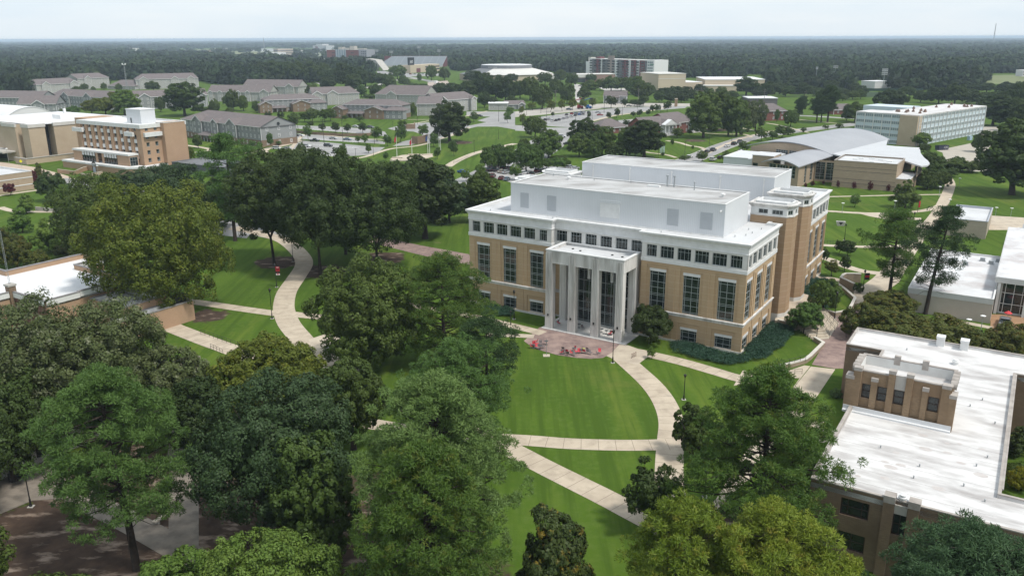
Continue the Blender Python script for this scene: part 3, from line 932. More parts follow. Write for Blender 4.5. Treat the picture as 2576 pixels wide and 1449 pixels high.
strip('path', 'l1', [(-40, 1195), (200, 1160), (480, 1120)], 2.6, M_WALK)
strip('path', 'r3', [(0, 310), (90, 335), (250, 340), (430, 340)], 2.6, M_WALK)
strip('path', 'r3', [(350, 410), (420, 415)], 4, M_WALK)
strip('path', 'l1', [(150, 510), (350, 530), (470, 600)], 3, M_WALK)
strip('path', 'l4', [(150, 520), (300, 540), (460, 570), (420, 590), (280, 610)], 3, M_WALK)
strip('path', 'l4', [(900, 620), (1000, 600), (1100, 590), (1160, 560), (1340, 525), (1450, 490), (1580, 460)], 4, M_WALK)
strip('path', 'l4', [(1100, 590), (1250, 640), (1400, 660)], 2.4, M_WALK)
# the S-shaped walk
strip('path', 'r3', [(1560, 445), (1760, 490), (1900, 535), (2000, 620), (2027, 690), (1975, 780), (1915, 870), (1893, 955), (1900, 1020), (1930, 1090), (1990, 1165), (2080, 1260), (2200, 1340), (2330, 1420)], 4.4, M_PATH)
strip('path', 'r3', [(1250, 935), (1400, 955), (1600, 985), (1850, 1020)], 3.0, M_PATH)
strip('path', 'r3', [(1950, 1022), (2120, 1040), (2300, 1062), (2600, 1085)], 3.0, M_PATH)
sheet('path', 'r3', [(2060, 1190), (2200, 1145), (2275, 1190), (2150, 1250), (2080, 1270)], M_WALK)
strip('path', 'r3', [(1020, 1060), (1300, 1170), (1420, 1215), (1600, 1280), (1800, 1360), (2100, 1460)], 4.0, M_PATH)
# walks round the lawn in front of the hall
strip('path', 'r5', [(1990, -15), (2090, 72), (2190, 165), (2262, 255), (2310, 350), (2330, 440), (2325, 530), (2318, 640), (2315, 740), (2318, 860), (2340, 960), (2390, 1060), (2450, 1150)], 3.7, M_PATH)
strip('path', 'r5', [(-150, 330), (250, 420), (700, 490), (1050, 525), (1400, 547), (1600, 563), (1800, 572), (2050, 577), (2320, 572)], 3.2, M_PATH)
strip('path', 'r5', [(950, 440), (1150, 550), (1290, 620), (1480, 720), (1700, 830), (1900, 930), (2080, 1025), (2300, 1140)], 3.6, M_PATH)
sheet('path', 'D', [(2040, 922), (2101, 929), (2036, 1026), (1935, 1165), (1838, 1243), (1770, 1330), (1735, 1320), (1800, 1257), (1880, 1130), (1988, 986)], M_WALK)
strip('path', 'D', [(1575, 880), (1640, 893), (1720, 912), (1800, 935), (1860, 952), (1930, 962)], 3.0, M_PATH)
sheet('path', 'r6', [(640, 180), (700, 80), (860, 85), (1020, 75), (1110, 45), (1150, 50), (1020, 215), (1080, 130), (910, 125)], M_WALK)
sheet('path', 'D', [(1520, 893), (1560, 862), (1600, 876), (1640, 890), (1603, 918), (1548, 905)], M_WALK)
sheet('path', 'r6', [(1130, 420), (1245, 420), (1225, 462), (1320, 475), (1260, 560), (900, 540), (620, 520), (700, 470), (1000, 470)], M_WALK)
sheet('patio', 'r1', [(560, 1215), (1095, 1325), (1040, 1385), (980, 1420), (900, 1427), (800, 1420), (680, 1403), (560, 1370), (480, 1330), (452, 1308)], M_PAVER)
strip('path', 'r1', [(-450, 1040), (-100, 1105), (150, 1153), (300, 1190), (450, 1225), (580, 1258)], 2.6, M_PATH)
strip('path', 'r1', [(200, 1262), (400, 1272), (520, 1278)], 2.0, M_WALK)
# east side
strip('path', 'r2', [(1180, 421), (1450, 415), (1750, 408), (2035, 404)], 1.6, M_WALK)
strip('path', 'r2', [(1180, 508), (1350, 520), (1550, 530), (1750, 525), (1900, 512), (1990, 490), (2050, 455)], 2.6, M_WALK)
sheet('path', 'r2', [(1440, 520), (1640, 530), (1700, 545), (1760, 556), (1890, 560), (1890, 574), (1740, 572), (1640, 566), (1540, 548)], M_WALK)
strip('path', 'r2', [(2062, 290), (2083, 330), (2072, 380), (2045, 440), (2015, 500), (1975, 560), (1915, 630), (1850, 720)], 3.6, M_PATH)
sheet('path', 'r2', [(1880, 585), (1960, 610), (1920, 690), (1850, 800), (1790, 900), (1740, 990), (1640, 1060), (1545, 1090), (1495, 1135), (1430, 1130), (1440, 1060), (1500, 1010), (1570, 960), (1660, 870), (1740, 770), (1810, 670)], M_WALK)
strip('path', 'r2', [(1150, 735), (1300, 745), (1500, 752), (1700, 750), (1860, 735)], 2.4, M_WALK)
strip('path', 'r2', [(1180, 815), (1280, 838), (1380, 880), (1500, 915), (1620, 930)], 3.0, M_WALK)
strip('path', 'r2', [(1130, 945), (1300, 965), (1400, 1000), (1470, 1060)], 2.2, M_WALK)
sheet('plaza', 's', [(1000, 420), (1090, 430), (1200, 480), (1200, 900), (1010, 1000), (870, 1300), (845, 1203), (740, 1205), (470, 1158), (600, 935), (500, 850), (440, 700), (660, 560), (880, 570), (985, 440)], M_PAVER)
sheet('plaza', 'l3', [(2180, 1110), (2576, 1110), (2650, 1449), (2050, 1449), (2180, 1290)], mat('terracotta_paving', (.36, .22, .13), (.30, .185, .11), .5, rough=.9))
strip('path', 'l3', [(1560, 1130), (1800, 1190), (2000, 1230), (2200, 1270)], 1.8, M_WALK)
sheet('service_yard', 'r2', [(2360, 545), (2600, 560), (2600, 640), (2340, 640)], M_WALK)
# foreground, under the trees on the left
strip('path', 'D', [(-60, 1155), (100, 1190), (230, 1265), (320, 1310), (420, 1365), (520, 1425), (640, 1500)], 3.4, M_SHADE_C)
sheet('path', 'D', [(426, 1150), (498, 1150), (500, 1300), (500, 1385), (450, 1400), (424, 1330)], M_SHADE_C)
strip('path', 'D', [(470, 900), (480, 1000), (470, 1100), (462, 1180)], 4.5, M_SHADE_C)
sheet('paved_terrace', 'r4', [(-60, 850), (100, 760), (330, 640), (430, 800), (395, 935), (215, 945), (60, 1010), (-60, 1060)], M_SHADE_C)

def bays(k, p, q, n, ln, side=1):
    "white bay lines along a row of parking spaces"
    a, b = gnd(k, *p), gnd(k, *q)
    d = (b - a).normalized()
    o = Vector((-d.y, d.x, 0)) * side
    ZL[0] += .0005
    mb = MB()
    for i in range(n + 1):
        c = a.lerp(b, i / n)
        e = c + o * ln
        t = d * .09
        mb.prism([(v.x, v.y) for v in ((c - t, c + t, e + t, e - t) if side > 0 else (e - t, e + t, c + t, c - t))], 0, ZL[0] + .004)
    struct('bay_marking', mb, M_WHITEP)
bays('l4', (1560, 620), (1950, 655), 12, 5)
bays('l4', (1640, 520), (2180, 560), 16, 5)
bays('l4', (1560, 440), (2200, 490), 20, 5)
bays('l4', (1500, 325), (2300, 385), 22, 5)
bays('c3', (280, 975), (760, 900), 22, 5)
bays('c3', (500, 895), (900, 840), 18, 5)
bays('m', (340, 330), (700, 380), 10, 5)
bays('m', (380, 225), (900, 260), 14, 5)
# ---------------------------------------------------------------- trees
def mesh_np(name, V, F, smooth=False):
    me = bpy.data.meshes.new(name)
    n, k = F.shape
    me.vertices.add(len(V))
    me.vertices.foreach_set('co', np.ascontiguousarray(V, 'f').ravel())
    me.loops.add(n * k)
    me.loops.foreach_set('vertex_index', np.ascontiguousarray(F, 'i').ravel())
    me.polygons.add(n)
    me.polygons.foreach_set('loop_start', np.arange(0, n * k, k, dtype='i'))
    me.polygons.foreach_set('loop_total', np.full(n, k, 'i'))
    me.update(calc_edges=True)
    me.validate()
    return me
def unit(a):
    return a / np.maximum(np.linalg.norm(a, axis=-1, keepdims=True), 1e-9)
def leaves(P, Nn, size, rng, asp=.62):
    n = len(P)
    r = unit(rng.normal(size=(n, 3)))
    t = unit(np.cross(Nn, r))
    b = np.cross(Nn, t)
    s = (size * rng.uniform(.65, 1.3, n))[:, None]
    fold = Nn * s * .12
    V = np.stack([P - t * s * .5, P - b * s * .5 * asp + fold, P + t * s * .5, P + b * s * .5 * asp + fold], 1).reshape(-1, 3)
    return V, np.arange(4 * n).reshape(n, 4)
def sph(n, rng):
    return unit(rng.normal(size=(n, 3)))
def broad_crown(seed, R, HZ, zc, nlobe, nsub, nleaf, leaf, bottom=-.45, lobe_r=.34, shape='round', jag=.25, coh=0.0):
    "lumpy broadleaf crown: lobes -> sub-clumps -> leaves; R radius, HZ half height, zc centre height"
    rng = np.random.default_rng(seed)
    d = sph(nlobe * 40, rng)
    d = d[d[:, 2] > bottom]
    keep = []
    for q in d:
        if all(np.dot(q, k) < math.cos(min(.8, max(1.25 / math.sqrt(nlobe), 1.75 * lobe_r))) for k in keep):
            keep.append(q)
        if len(keep) >= nlobe:
            break
    d = np.array(keep)
    rad = rng.uniform(.6, .84, len(d))[:, None]
    rad[d[:, 2] > .8] += .05
    if shape == 'cone':
        taper = np.clip(1.15 - .75 * (d[:, 2:3] * .5 + .5), .3, 1.1)
        sc = np.concatenate([taper, taper, np.ones_like(taper)], 1)
    else:
        sc = np.ones_like(d)
    C = d * rad * sc * [R, R, HZ]
    LR = rng.uniform(.7, 1.25, len(d)) * lobe_r * R
    if shape == 'cone':
        LR *= np.clip(1.15 - .55 * (d[:, 2] * .5 + .5), .4, 1)
    subs, sr, own = [], [], []
    for i, (c, lr) in enumerate(zip(C, LR)):
        dd = sph(nsub * 3, rng)
        o = unit((c / [R, R, HZ])[None])[0]
        dd = dd[(dd @ o > -.25) | (dd[:, 2] > .35)][:nsub]
        s = c + dd * lr * rng.uniform(.7, 1.0, len(dd))[:, None] * [1, 1, .85]
        ok = np.ones(len(s), bool)
        for j, (c2, l2) in enumerate(zip(C, LR)):
            if j != i:
                ok &= np.linalg.norm(s - c2, axis=1) > l2 * .78
        s = s[ok]
        subs.append(s)
        sr.append(np.full(len(s), lr) * rng.uniform(.28, .44, len(s)))
    S = np.concatenate(subs)
    SR = np.concatenate(sr)
    w = SR ** 2
    cnt = np.maximum(6, (nleaf * .88 * w / w.sum())).astype(int)
    idx = np.repeat(np.arange(len(S)), cnt)
    out = unit(S[idx] / [R, R, HZ])
    dd = unit(sph(len(idx), rng) + out * .35 + [0, 0, .2])
    P = S[idx] + dd * (SR[idx] * rng.uniform(.72, 1.0 + jag * rng.random(len(idx)), len(idx)))[:, None]
    Nn = unit(dd * (1 - .6 * coh) + (.25 + coh) * out + [0, 0, .15 + .4 * coh] + rng.normal(size=(len(idx), 3)) * (.33 - .15 * coh))
    # hide what lies deep under the canopy
    m = int(nleaf * .1)                      # sparse inner leaves close the crown behind the clefts
    q = sph(m, rng)
    P = np.concatenate([P, q * rng.uniform(.4, .62, m)[:, None] * [R, R, HZ]])
    Nn = np.concatenate([Nn, unit(q + rng.normal(size=(m, 3)) * .3)])
    V, F = leaves(P + [0, 0, zc], Nn, leaf, rng)
    V[-4 * m:] += (V[-4 * m:] - np.repeat(P[-m:] + [0, 0, zc], 4, 0)) * .8
    return V, F, C + [0, 0, zc]
def fit(V, C, R, zb, H):
    "scale the crown to its measured radius, underside and top"
    lo, hi = np.percentile(V[:, 2], .5), np.percentile(V[:, 2], 99.9)
    r = np.percentile(np.hypot(V[:, 0], V[:, 1]), 98.5)
    for A in (V, C):
        A[:, 2] = zb + (A[:, 2] - lo) * (H - zb) / (hi - lo)
        A[:, :2] *= R / r
def tube_np(paths, n=7):
    Vs, Fs, off = [], [], 0
    for pts, rad in paths:
        pts = np.array(pts, float)
        for i, p in enumerate(pts):
            d = unit((pts[min(i + 1, len(pts) - 1)] - pts[max(i - 1, 0)])[None])[0]
            u = np.cross(d, [0.13, .97, .2])
            u /= np.linalg.norm(u)
            w = np.cross(d, u)
            a = np.arange(n) * 2 * math.pi / n
            Vs.append(p + (np.cos(a)[:, None] * u + np.sin(a)[:, None] * w) * rad[i])
        for i in range(len(pts) - 1):
            for k in range(n):
                Fs.append([off + i * n + k, off + i * n + (k + 1) % n, off + (i + 1) * n + (k + 1) % n, off + (i + 1) * n + k])
        off += len(pts) * n
    return np.concatenate(Vs), np.array(Fs)
def broad_trunk(seed, C, zb, r0, zc, fork=None):
    rng = np.random.default_rng(seed + 99)
    f = fork or zb * 1.05
    lean = rng.normal(size=2) * .15
    top = np.array([lean[0], lean[1], f])
    paths = [([[0, 0, -.3], [0, 0, .25], [lean[0] * .4, lean[1] * .4, f * .5], top], [r0 * 1.5, r0 * 1.1, r0 * .9, r0 * .75])]
    for c in C[:: max(1, len(C) // 10)]:
        m = top * .45 + c * .55 + rng.normal(size=3) * .5
        paths.append(([top - [0, 0, .4], top * .8 + m * .2 + [0, 0, .5], m, c], [r0 * .55, r0 * .42, r0 * .26, r0 * .08]))
    return tube_np(paths)
def pine_tree(seed, H, R, base, npuff, nneed, puff=.75, needle=.3, nw=.05, lean=(0, 0), gaps=0.0, flat=.75, shape='dome'):
    "pine: whorled limbs that carry rounded needle puffs; returns crown and trunk arrays"
    rng = np.random.default_rng(seed)
    cb = base * H
    spine = lambda z: np.array([lean[0] * (z / H) ** 1.5, lean[1] * (z / H) ** 1.5, z])
    P, OUT = [], []
    limbs = []
    nl = int(npuff / 7)
    for i in range(nl):
        t = (i + rng.uniform(0, 1)) / nl
        t = t ** .85
        z = cb + (H - cb) * t * .97
        if shape == 'dome':
            prof = math.sqrt(max(0, 1 - max(0, (t - .28) / .74) ** 2)) * (.72 + .28 * min(1, t / .28))
        elif shape == 'cone':
            prof = min(1, (1 - t) ** .62 * 1.1 + .06) * rng.uniform(.75, 1.08)
        else:
            prof = .45 + .55 * math.sin(math.pi * min(1, t * 1.05)) ** .7
            prof *= rng.uniform(.45, 1.1)
        if gaps and rng.random() < gaps:
            continue
        az = i * 2.399 + rng.normal() * .35
        L = R * prof * rng.uniform(.72, 1.08)
        d = np.array([math.cos(az), math.sin(az), 0])
        rise = rng.uniform(.0, .3) * (1.0 if t > .25 else .4) - (.12 if t < .15 else 0)
        a = spine(z)
        e = a + d * L + [0, 0, rise * L]
        limbs.append((a, e, L))
        k = max(3, int(4 + L * 1.1))
        for j in range(k):
            s = 1 - .68 * rng.random() ** 1.4 if t < .85 else rng.uniform(.1, 1)
            side = np.array([-d[1], d[0], 0]) * rng.normal() * L * .2 * s
            p = a + (e - a) * s + side + [0, 0, rng.uniform(-.25, .55)]
            P.append(p)
            OUT.append(unit((p - np.array([a[0], a[1], cb + (H - cb) * .3]))[None])[0])
    for j in range(int(npuff * .05) + 3):
        p = spine(H) + rng.normal(size=3) * [R * .1, R * .1, .35] - [0, 0, .3]
        P.append(p)
        OUT.append(np.array([0, 0, 1.]))
    P, OUT = np.array(P), np.array(OUT)
    n = len(P)
    pr = puff * rng.uniform(.7, 1.25, n)
    idx = np.repeat(np.arange(n), nneed)
    dd = unit(sph(len(idx), rng) + OUT[idx] * .3 + [0, 0, .25])
    rad = pr[idx] * rng.uniform(.55, .85, len(idx))
    c = P[idx] + dd * rad[:, None] * [1, 1, flat]
    nrm = unit(dd + rng.normal(size=dd.shape) * .35)
    tang = unit(np.cross(nrm, sph(len(idx), rng)))
    mixr = (rng.random(len(idx)) < .35)[:, None]
    ax = unit(np.where(mixr, dd + .6 * tang, tang + .45 * dd))
    tip = c + ax * (needle * rng.uniform(.7, 1.2, len(idx)))[:, None]
    sd = unit(np.cross(nrm, ax)) * nw
    V = np.stack([c - sd * .7, c + sd * .7, tip + sd * .4, tip - sd * .4], 1).reshape(-1, 3)
    F = np.arange(4 * len(idx)).reshape(-1, 4)
    r0 = H * .017 + .06
    zs = [-.3, .3, H * .25, H * .5, H * .75, H * .97]
    paths = [([spine(max(z, 0)) + [0, 0, min(z, 0)] for z in zs], [r0 * 1.35, r0 * 1.05, r0 * .9, r0 * .72, r0 * .45, r0 * .12])]
    for a, e, L in limbs[::1]:
        m = (a + e) / 2 + [0, 0, -.05 * L] + rng.normal(size=3) * .12 * [1, 1, .5]
        paths.append(([a, m, e], [.035 + .012 * L, .03 + .007 * L, .015]))
    # a few dead limbs below the crown
    for i in range(6):
        z = cb * rng.uniform(.72, 1)
        az = rng.uniform(0, 6.28)
        L = R * rng.uniform(.3, .75)
        a = spine(z)
        e = a + np.array([math.cos(az), math.sin(az), rng.uniform(-.25, .15)]) * L
        paths.append(([a, (a + e) / 2 + [0, 0, .12 * L], e], [.06, .045, .015]))
    TV, TF = tube_np(paths, 6)
    return (V, F), (TV, TF)

LM = dict(
    oak=leaf_mat('oak_leaves', (.062, .10, .019), (.088, .13, .025)),
    dark=leaf_mat('dark_oak_leaves', (.038, .064, .015), (.056, .086, .019)),
    maple=leaf_mat('maple_leaves', (.082, .115, .015), (.125, .155, .018), c3=(.16, .17, .02), val=.1),
    bright=leaf_mat('bright_leaves', (.09, .165, .028), (.13, .20, .034), val=.1),
    silver=leaf_mat('pale_oak_leaves', (.072, .102, .03), (.105, .13, .048), c3=(.19, .205, .125), val=.1),
    blue=leaf_mat('blue_green_leaves', (.044, .078, .027), (.062, .10, .036), val=.1),
    crape=leaf_mat('olive_leaves', (.07, .095, .018), (.105, .115, .02), c3=(.14, .11, .016)),
    magnolia=leaf_mat('magnolia_leaves', (.028, .050, .012), (.05, .07, .016), c3=(.17, .13, .016), trans=.1, val=.1),
    pine=leaf_mat('pine_needles', (.066, .125, .028), (.095, .165, .038), val=.1),
    pine2=leaf_mat('pale_pine_needles', (.11, .18, .046), (.15, .225, .064), val=.1),
    pined=leaf_mat('dark_pine_needles', (.036, .07, .022), (.052, .09, .028), val=.1),
    pinem=leaf_mat('mixed_pine_needles', (.065, .125, .022), (.095, .16, .027), c3=(.125, .155, .024), val=.1),
    piney=leaf_mat('yellow_pine_needles', (.125, .19, .02), (.18, .23, .024), c3=(.22, .215, .03), val=.1),
    pineb=leaf_mat('blue_pine_needles', (.044, .088, .036), (.064, .115, .046), val=.1),
    red=leaf_mat('purple_leaves', (.07, .011, .017), (.105, .02, .025), hue=.005),
    street=leaf_mat('street_tree_leaves', (.07, .13, .028), (.1, .165, .032)),
    yellow=leaf_mat('yellow_leaves', (.2, .21, .014), (.24, .24, .02)),
)
TREE = {}
def variant(kind, i):
    key = (kind, i)
    if key in TREE:
        return TREE[key]
    sd = sum(map(ord, kind)) * 31 + i * 7
    bark = M_BARK
    if kind == 'broad':            # 14 m tall, 6 m radius, for 100-300 m
        V, F, C = broad_crown(sd, 6, 5.6, 8.6, 20, 13, 15000, .5)
        fit(V, C, 6, 2.6, 14.2)
        tr = broad_trunk(sd, C, 3, .34, 8)
        dim = (14.2, 6)
    elif kind == 'tall':
        V, F, C = broad_crown(sd, 5.2, 8, 10.6, 24, 12, 17000, .5, bottom=-.75)
        fit(V, C, 5.2, 3, 18.6)
        tr = broad_trunk(sd, C, 4, .4, 10)
        dim = (18.6, 5.2)
    elif kind == 'street':         # small round-headed tree
        V, F, C = broad_crown(sd, 2.6, 2.7, 4.6, 11, 10, 5200, .34, bottom=-.7, lobe_r=.5)
        fit(V, C, 2.6, 1.9, 7.3)
        tr = broad_trunk(sd, C, 2, .12, 4)
        dim = (7.3, 2.6)
    elif kind == 'cone':
        V, F, C = broad_crown(sd, 3.6, 5.2, 6.0, 18, 11, 9000, .42, bottom=-.85, shape='cone', lobe_r=.5)
        fit(V, C, 3.6, 0.8, 11.2)
        tr = broad_trunk(sd, C, 1.2, .2, 5)
        dim = (11.2, 3.6)
    elif kind == 'far':
        V, F, C = broad_crown(sd, 6, 5.6, 7.6, 14, 8, 3600, 1.0, bottom=-.6, coh=.5)
        fit(V, C, 6, 1.2, 13.2)
        tr = broad_trunk(sd, C, 3, .35, 8)
        dim = (13.2, 6)
    elif kind == 'sapling':
        V, F, C = broad_crown(sd, 1.5, 1.7, 2.7, 8, 8, 1500, .28, bottom=-.6, lobe_r=.5)
        fit(V, C, 1.5, 1.1, 4.4)
        tr = broad_trunk(sd, C, 1.1, .06, 2.5)
        dim = (4.4, 1.5)
    elif kind == 'pine':           # mid-distance pine, 20 m
        (V, F), tr = pine_tree(sd, 20, 5.2, .34, 330, 40, puff=1.05, needle=.6, nw=.13, shape='loose')
        dim = (20.5, 5.6)
    elif kind == 'farpine':
        (V, F), tr = pine_tree(sd, 16, 5, .25, 130, 22, puff=1.4, needle=.9, nw=.3, shape='cone')
        dim = (16.3, 5)
    elif kind == 'bush':
        V, F, C = broad_crown(sd, 1.2, .9, .75, 9, 8, 1500, .2, bottom=-.3, lobe_r=.5)
        fit(V, C, 1.2, 0.1, 1.8)
        tr = broad_trunk(sd, C, .3, .05, .6)
        dim = (1.8, 1.2)
    cm = mesh_np(kind + '_crown', V, F)
    cm.materials.append(None)
    tm = mesh_np(kind + '_trunk', *tr, smooth=True)
    tm.materials.append(bark)
    TREE[key] = (cm, tm, dim)
    return TREE[key]
TREES = []
def plant_at(name, label, cat, P, me, tm, leafm, sx, sz, rz, group=None):
    r = thing(name, label, cat, P, rz, group)
    c = put(me, 'crown', r)
    c.material_slots[0].link = 'OBJECT'
    c.material_slots[0].material = LM[leafm]
    put(tm, 'trunk', r)
    r.scale = (sx, sx, sz)
    TREES.append((P.x, P.y, sx))
    return r
TRND = random.Random(5)
def tree(kind, leafm, k, bx, by, ty, w, label, name=None, group=None, cat='tree', v=None):
    "base pixel, pixel height of the top, crown width in pixels of crop k"
    P = gnd(k, bx, by)
    Hh = max(1.0, height_at(k, bx, ty, P))
    Wd = w * OFF[k][2] * mpp(P, Hh * .6)
    cm, tm, (dh, dr) = variant(kind, v if v is not None else TRND.randrange(4))
    nm = name or dict(pine='pine_tree', farpine='pine_tree', bush='shrub', sapling='young_tree', street='street_tree').get(kind, 'broadleaf_tree')
    return plant_at(nm, label, cat, P, cm, tm, leafm, Wd / 2 / dr, Hh / dh, TRND.uniform(0, 6.28), group)
ORD = ['first', 'second', 'third', 'fourth', 'fifth', 'sixth', 'seventh', 'eighth', 'ninth', 'tenth', 'eleventh', 'twelfth', 'thirteenth', 'fourteenth', 'fifteenth', 'sixteenth', 'seventeenth', 'eighteenth', 'nineteenth', 'twentieth', 'twenty-first', 'twenty-second', 'twenty-third', 'twenty-fourth']
def row(kind, leafm, k, items, label, group, **kw):
    "a row of trees, labelled by their order from the left; items (bx, by, ty, w[, leafm])"
    items = sorted(items, key=lambda q: q[0])
    for i, it in enumerate(items):
        tree(kind, it[4] if len(it) > 4 else leafm, k, it[0], it[1], it[2], it[3], ORD[i] + ' from left of the ' + label, group=group, **kw)

# --- foreground trees, one of a kind each
def own_broad(k, bx, by, ty, w, botfrac, leafm, label, seed, leaf=.32, n=42000, nlobe=60, nsub=14, r0=.38, name='broadleaf_tree', shape='round', lobe_r=.23, jag=.2):
    P = gnd(k, bx, by)
    Hh = height_at(k, bx, ty, P)
    R = w / 2 * OFF[k][2] * mpp(P, Hh * .6)
    zb = Hh * botfrac
    HZ = (Hh - zb) / 2
    V, F, C = broad_crown(seed, R, HZ, zb + HZ, nlobe, nsub, n, leaf, bottom=-.85, lobe_r=lobe_r, shape=shape, jag=jag)
    fit(V, C, R, zb, Hh)
    cm = mesh_np('crown', V, F)
    cm.materials.append(None)
    tm = mesh_np('trunk', *broad_trunk(seed, C, zb, r0, zb + HZ, fork=zb * .8 + .5), smooth=True)
    tm.materials.append(M_BARK)
    return plant_at(name, label, 'tree', P, cm, tm, leafm, 1, 1, 0)
def own_pine(k, bx, by, ty, w, base, leafm, label, seed, npuff=520, nneed=96, shape='dome', puff=.72, needle=.30, nw=.055, lean=None, gaps=0.0):
    P = gnd(k, bx, by)
    Hh = height_at(k, bx, ty, P)
    R = w / 2 * OFF[k][2] * mpp(P, Hh * .65) - .4
    ln = (0, 0)
    if lean:
        ln = (lean * OFF[k][2] * mpp(P, Hh * .6), 0)
    (V, F), tr = pine_tree(seed, Hh - .4, R, base, npuff, nneed, puff=puff, needle=needle, nw=nw, lean=ln, shape=shape, gaps=gaps)
    cm = mesh_np('crown', V, F)
    cm.materials.append(None)
    tm = mesh_np('trunk', *tr, smooth=True)
    tm.materials.append(M_BARK)
    return plant_at('pine_tree', label, 'pine tree', P, cm, tm, leafm, 1, 1, 0)
own_pine('D', 345, 1432, 922, 405, .3, 'pine', 'tall dense pine with bare lower trunk and dead limbs at the lower left', 11, npuff=620, lean=-30)
own_broad('D', 712, 1355, 955, 445, .22, 'blue', 'broad blue-green oak beside the straight walk, right of the tall lower-left pine', 12, n=52000)
own_pine('D', 1110, 1490, 952, 440, .2, 'pine2', 'largest pale green pine, broad dome left of the diagonal path', 13, npuff=800, nneed=102)
own_pine('D', 1085, 1660, 1122, 400, .2, 'pinem', 'yellow-green pine in front of the largest pale pine, bottom centre', 14, npuff=700, nneed=102)
own_broad('D', 690, 1640, 1345, 380, .3, 'bright', 'bright green leafy tree cut by the bottom edge, below the blue-green oak', 15, leaf=.26, n=36000)
own_broad('D', 470, 1620, 1385, 290, .3, 'bright', 'bright green low tree at bottom edge beside the bare pine trunk', 16, leaf=.26, n=26000)
own_broad('D', 1390, 1560, 1275, 215, .08, 'magnolia', 'dark glossy magnolia flecked with brown at the bottom edge', 17, leaf=.27, n=26000, name='magnolia_tree', shape='cone', lobe_r=.42)
own_broad('D', 1632, 1335, 1158, 165, .22, 'dark', 'small dark oak standing on the fork of the two paths', 18, leaf=.26, n=11000, nlobe=18, r0=.16)
own_pine('D', 1905, 1365, 926, 500, .2, 'pinem', 'spreading open-limbed pine beside the white flat roof, right of the lawn', 19, npuff=800, shape='cone', nneed=90, gaps=.03)
own_broad('D', 1740, 1150, 1010, 110, .1, 'oak', 'dark leafy tree tucked against the left of the spreading pine', 20, leaf=.3, n=11000, nlobe=16)
own_pine('D', 1700, 1640, 1262, 330, .2, 'piney', 'yellow-green pine at bottom edge, left of two neighbours', 21, npuff=560, nneed=89)
own_pine('D', 1925, 1680, 1280, 420, .2, 'piney', 'yellowest pine at bottom edge in front of the spreading pine', 22, npuff=660, nneed=89)
own_pine('D', 2400, 1700, 1325, 470, .2, 'pineb', 'dense blue-green pine at the bottom right corner before the brick facade', 23, npuff=700, nneed=96)
own_pine('D', 1160, 1150, 862, 300, .2, 'pine', 'mid green pine at left end of the oval lawn, behind the largest pale pine', 24, npuff=460, nneed=83)
own_pine('D', 1118, 912, 640, 270, .12, 'pinem', 'loose green pine in front of the hall, left of the portico', 25, npuff=600, nneed=80, shape='dome')
own_pine('D', 1225, 985, 800, 200, .2, 'pined', 'dark low pine left of the brick patio', 26, npuff=300, nneed=80)
own_broad('D', 930, 925, 635, 275, .1, 'oak', 'large mid green oak right of the S-shaped walk', 27, n=40000, leaf=.4)
own_broad('D', 690, 668, 372, 225, .3, 'dark', 'tall dark oak with bare trunk left of the S-shaped walk', 28, n=34000, leaf=.48)
own_broad('D', 806, 690, 378, 265, .27, 'dark', 'tall dark oak at the right edge of the S-shaped walk', 29, n=38000, leaf=.48)
own_broad('D', 950, 680, 402, 265, .22, 'dark', 'widest dark oak in the grove behind the mid green oak', 30, n=38000, leaf=.48)
own_broad('D', 870, 640, 372, 190, .25, 'dark', 'dark oak at the back of the grove, between two taller oaks', 38, n=26000, leaf=.5)
own_pine('D', 592, 606, 338, 200, .2, 'pine', 'tall dark pine standing at left end of the oak grove', 31, npuff=330, nneed=44, shape='loose', puff=1.1, needle=.55, nw=.11)
own_broad('D', 412, 790, 452, 370, .08, 'maple', 'huge round yellow-green maple above the white roof on the left', 32, n=56000, leaf=.42, nlobe=80, lobe_r=.19)
own_broad('D', 255, 650, 432, 210, .1, 'oak', 'dark oak behind the left of the huge round maple', 33, n=24000, leaf=.48)
own_broad('D', 455, 560, 410, 150, .15, 'blue', 'blue-green rounded pine-like tree below the brick tower', 34, n=22000, leaf=.46)
own_broad('D', 110, 1130, 745, 330, .2, 'silver', 'grey-green oak in front of the white flat roof, at the left edge', 35, n=46000, leaf=.34, jag=.45)
own_broad('D', 300, 1090, 742, 310, .2, 'silver', 'grey-green oak before the brick building corner, with pale leaf backs', 36, n=46000, leaf=.34, jag=.45)
own_broad('D', 455, 1090, 862, 200, .2, 'silver', 'smaller grey-green oak at the right end of the left oak group', 39, n=22000, leaf=.34, jag=.4)
own_broad('D', 690, 1090, 845, 300, .2, 'maple', 'olive green oak below the end of the S-shaped walk', 37, n=38000, leaf=.36)
own_broad('D', 890, 1130, 905, 200, .2, 'oak', 'green oak between the olive oak and the largest pale pine', 40, n=26000, leaf=.34)
own_broad('D', 35, 1210, 930, 250, .2, 'dark', 'dark oak over the terrace at the left edge', 41, n=24000, leaf=.34)
own_broad('D', 545, 575, 450, 110, .1, 'dark', 'dark oak beneath the tall pine by the bend of the road', 42, n=16000, leaf=.5)
own_broad('D', 520, 1160, 945, 190, .15, 'dark', 'dark oak filling the gap behind the tall lower-left pine', 43, n=22000, leaf=.34)
own_broad('D', -140, 1340, 945, 420, .2, 'dark', 'big dark oak mostly outside the left edge, over the terrace', 44, n=26000, leaf=.36)
own_broad('D', 800, 1430, 1090, 230, .1, 'oak', 'green oak under the left side of the largest pale pine', 45, n=26000, leaf=.34)
own_broad('D', 140, 1760, 1470, 380, .3, 'oak', 'green oak added below the bottom edge to shade the lower left', 46, n=22000, leaf=.36)  # off-frame oak added to cast shade over the soil
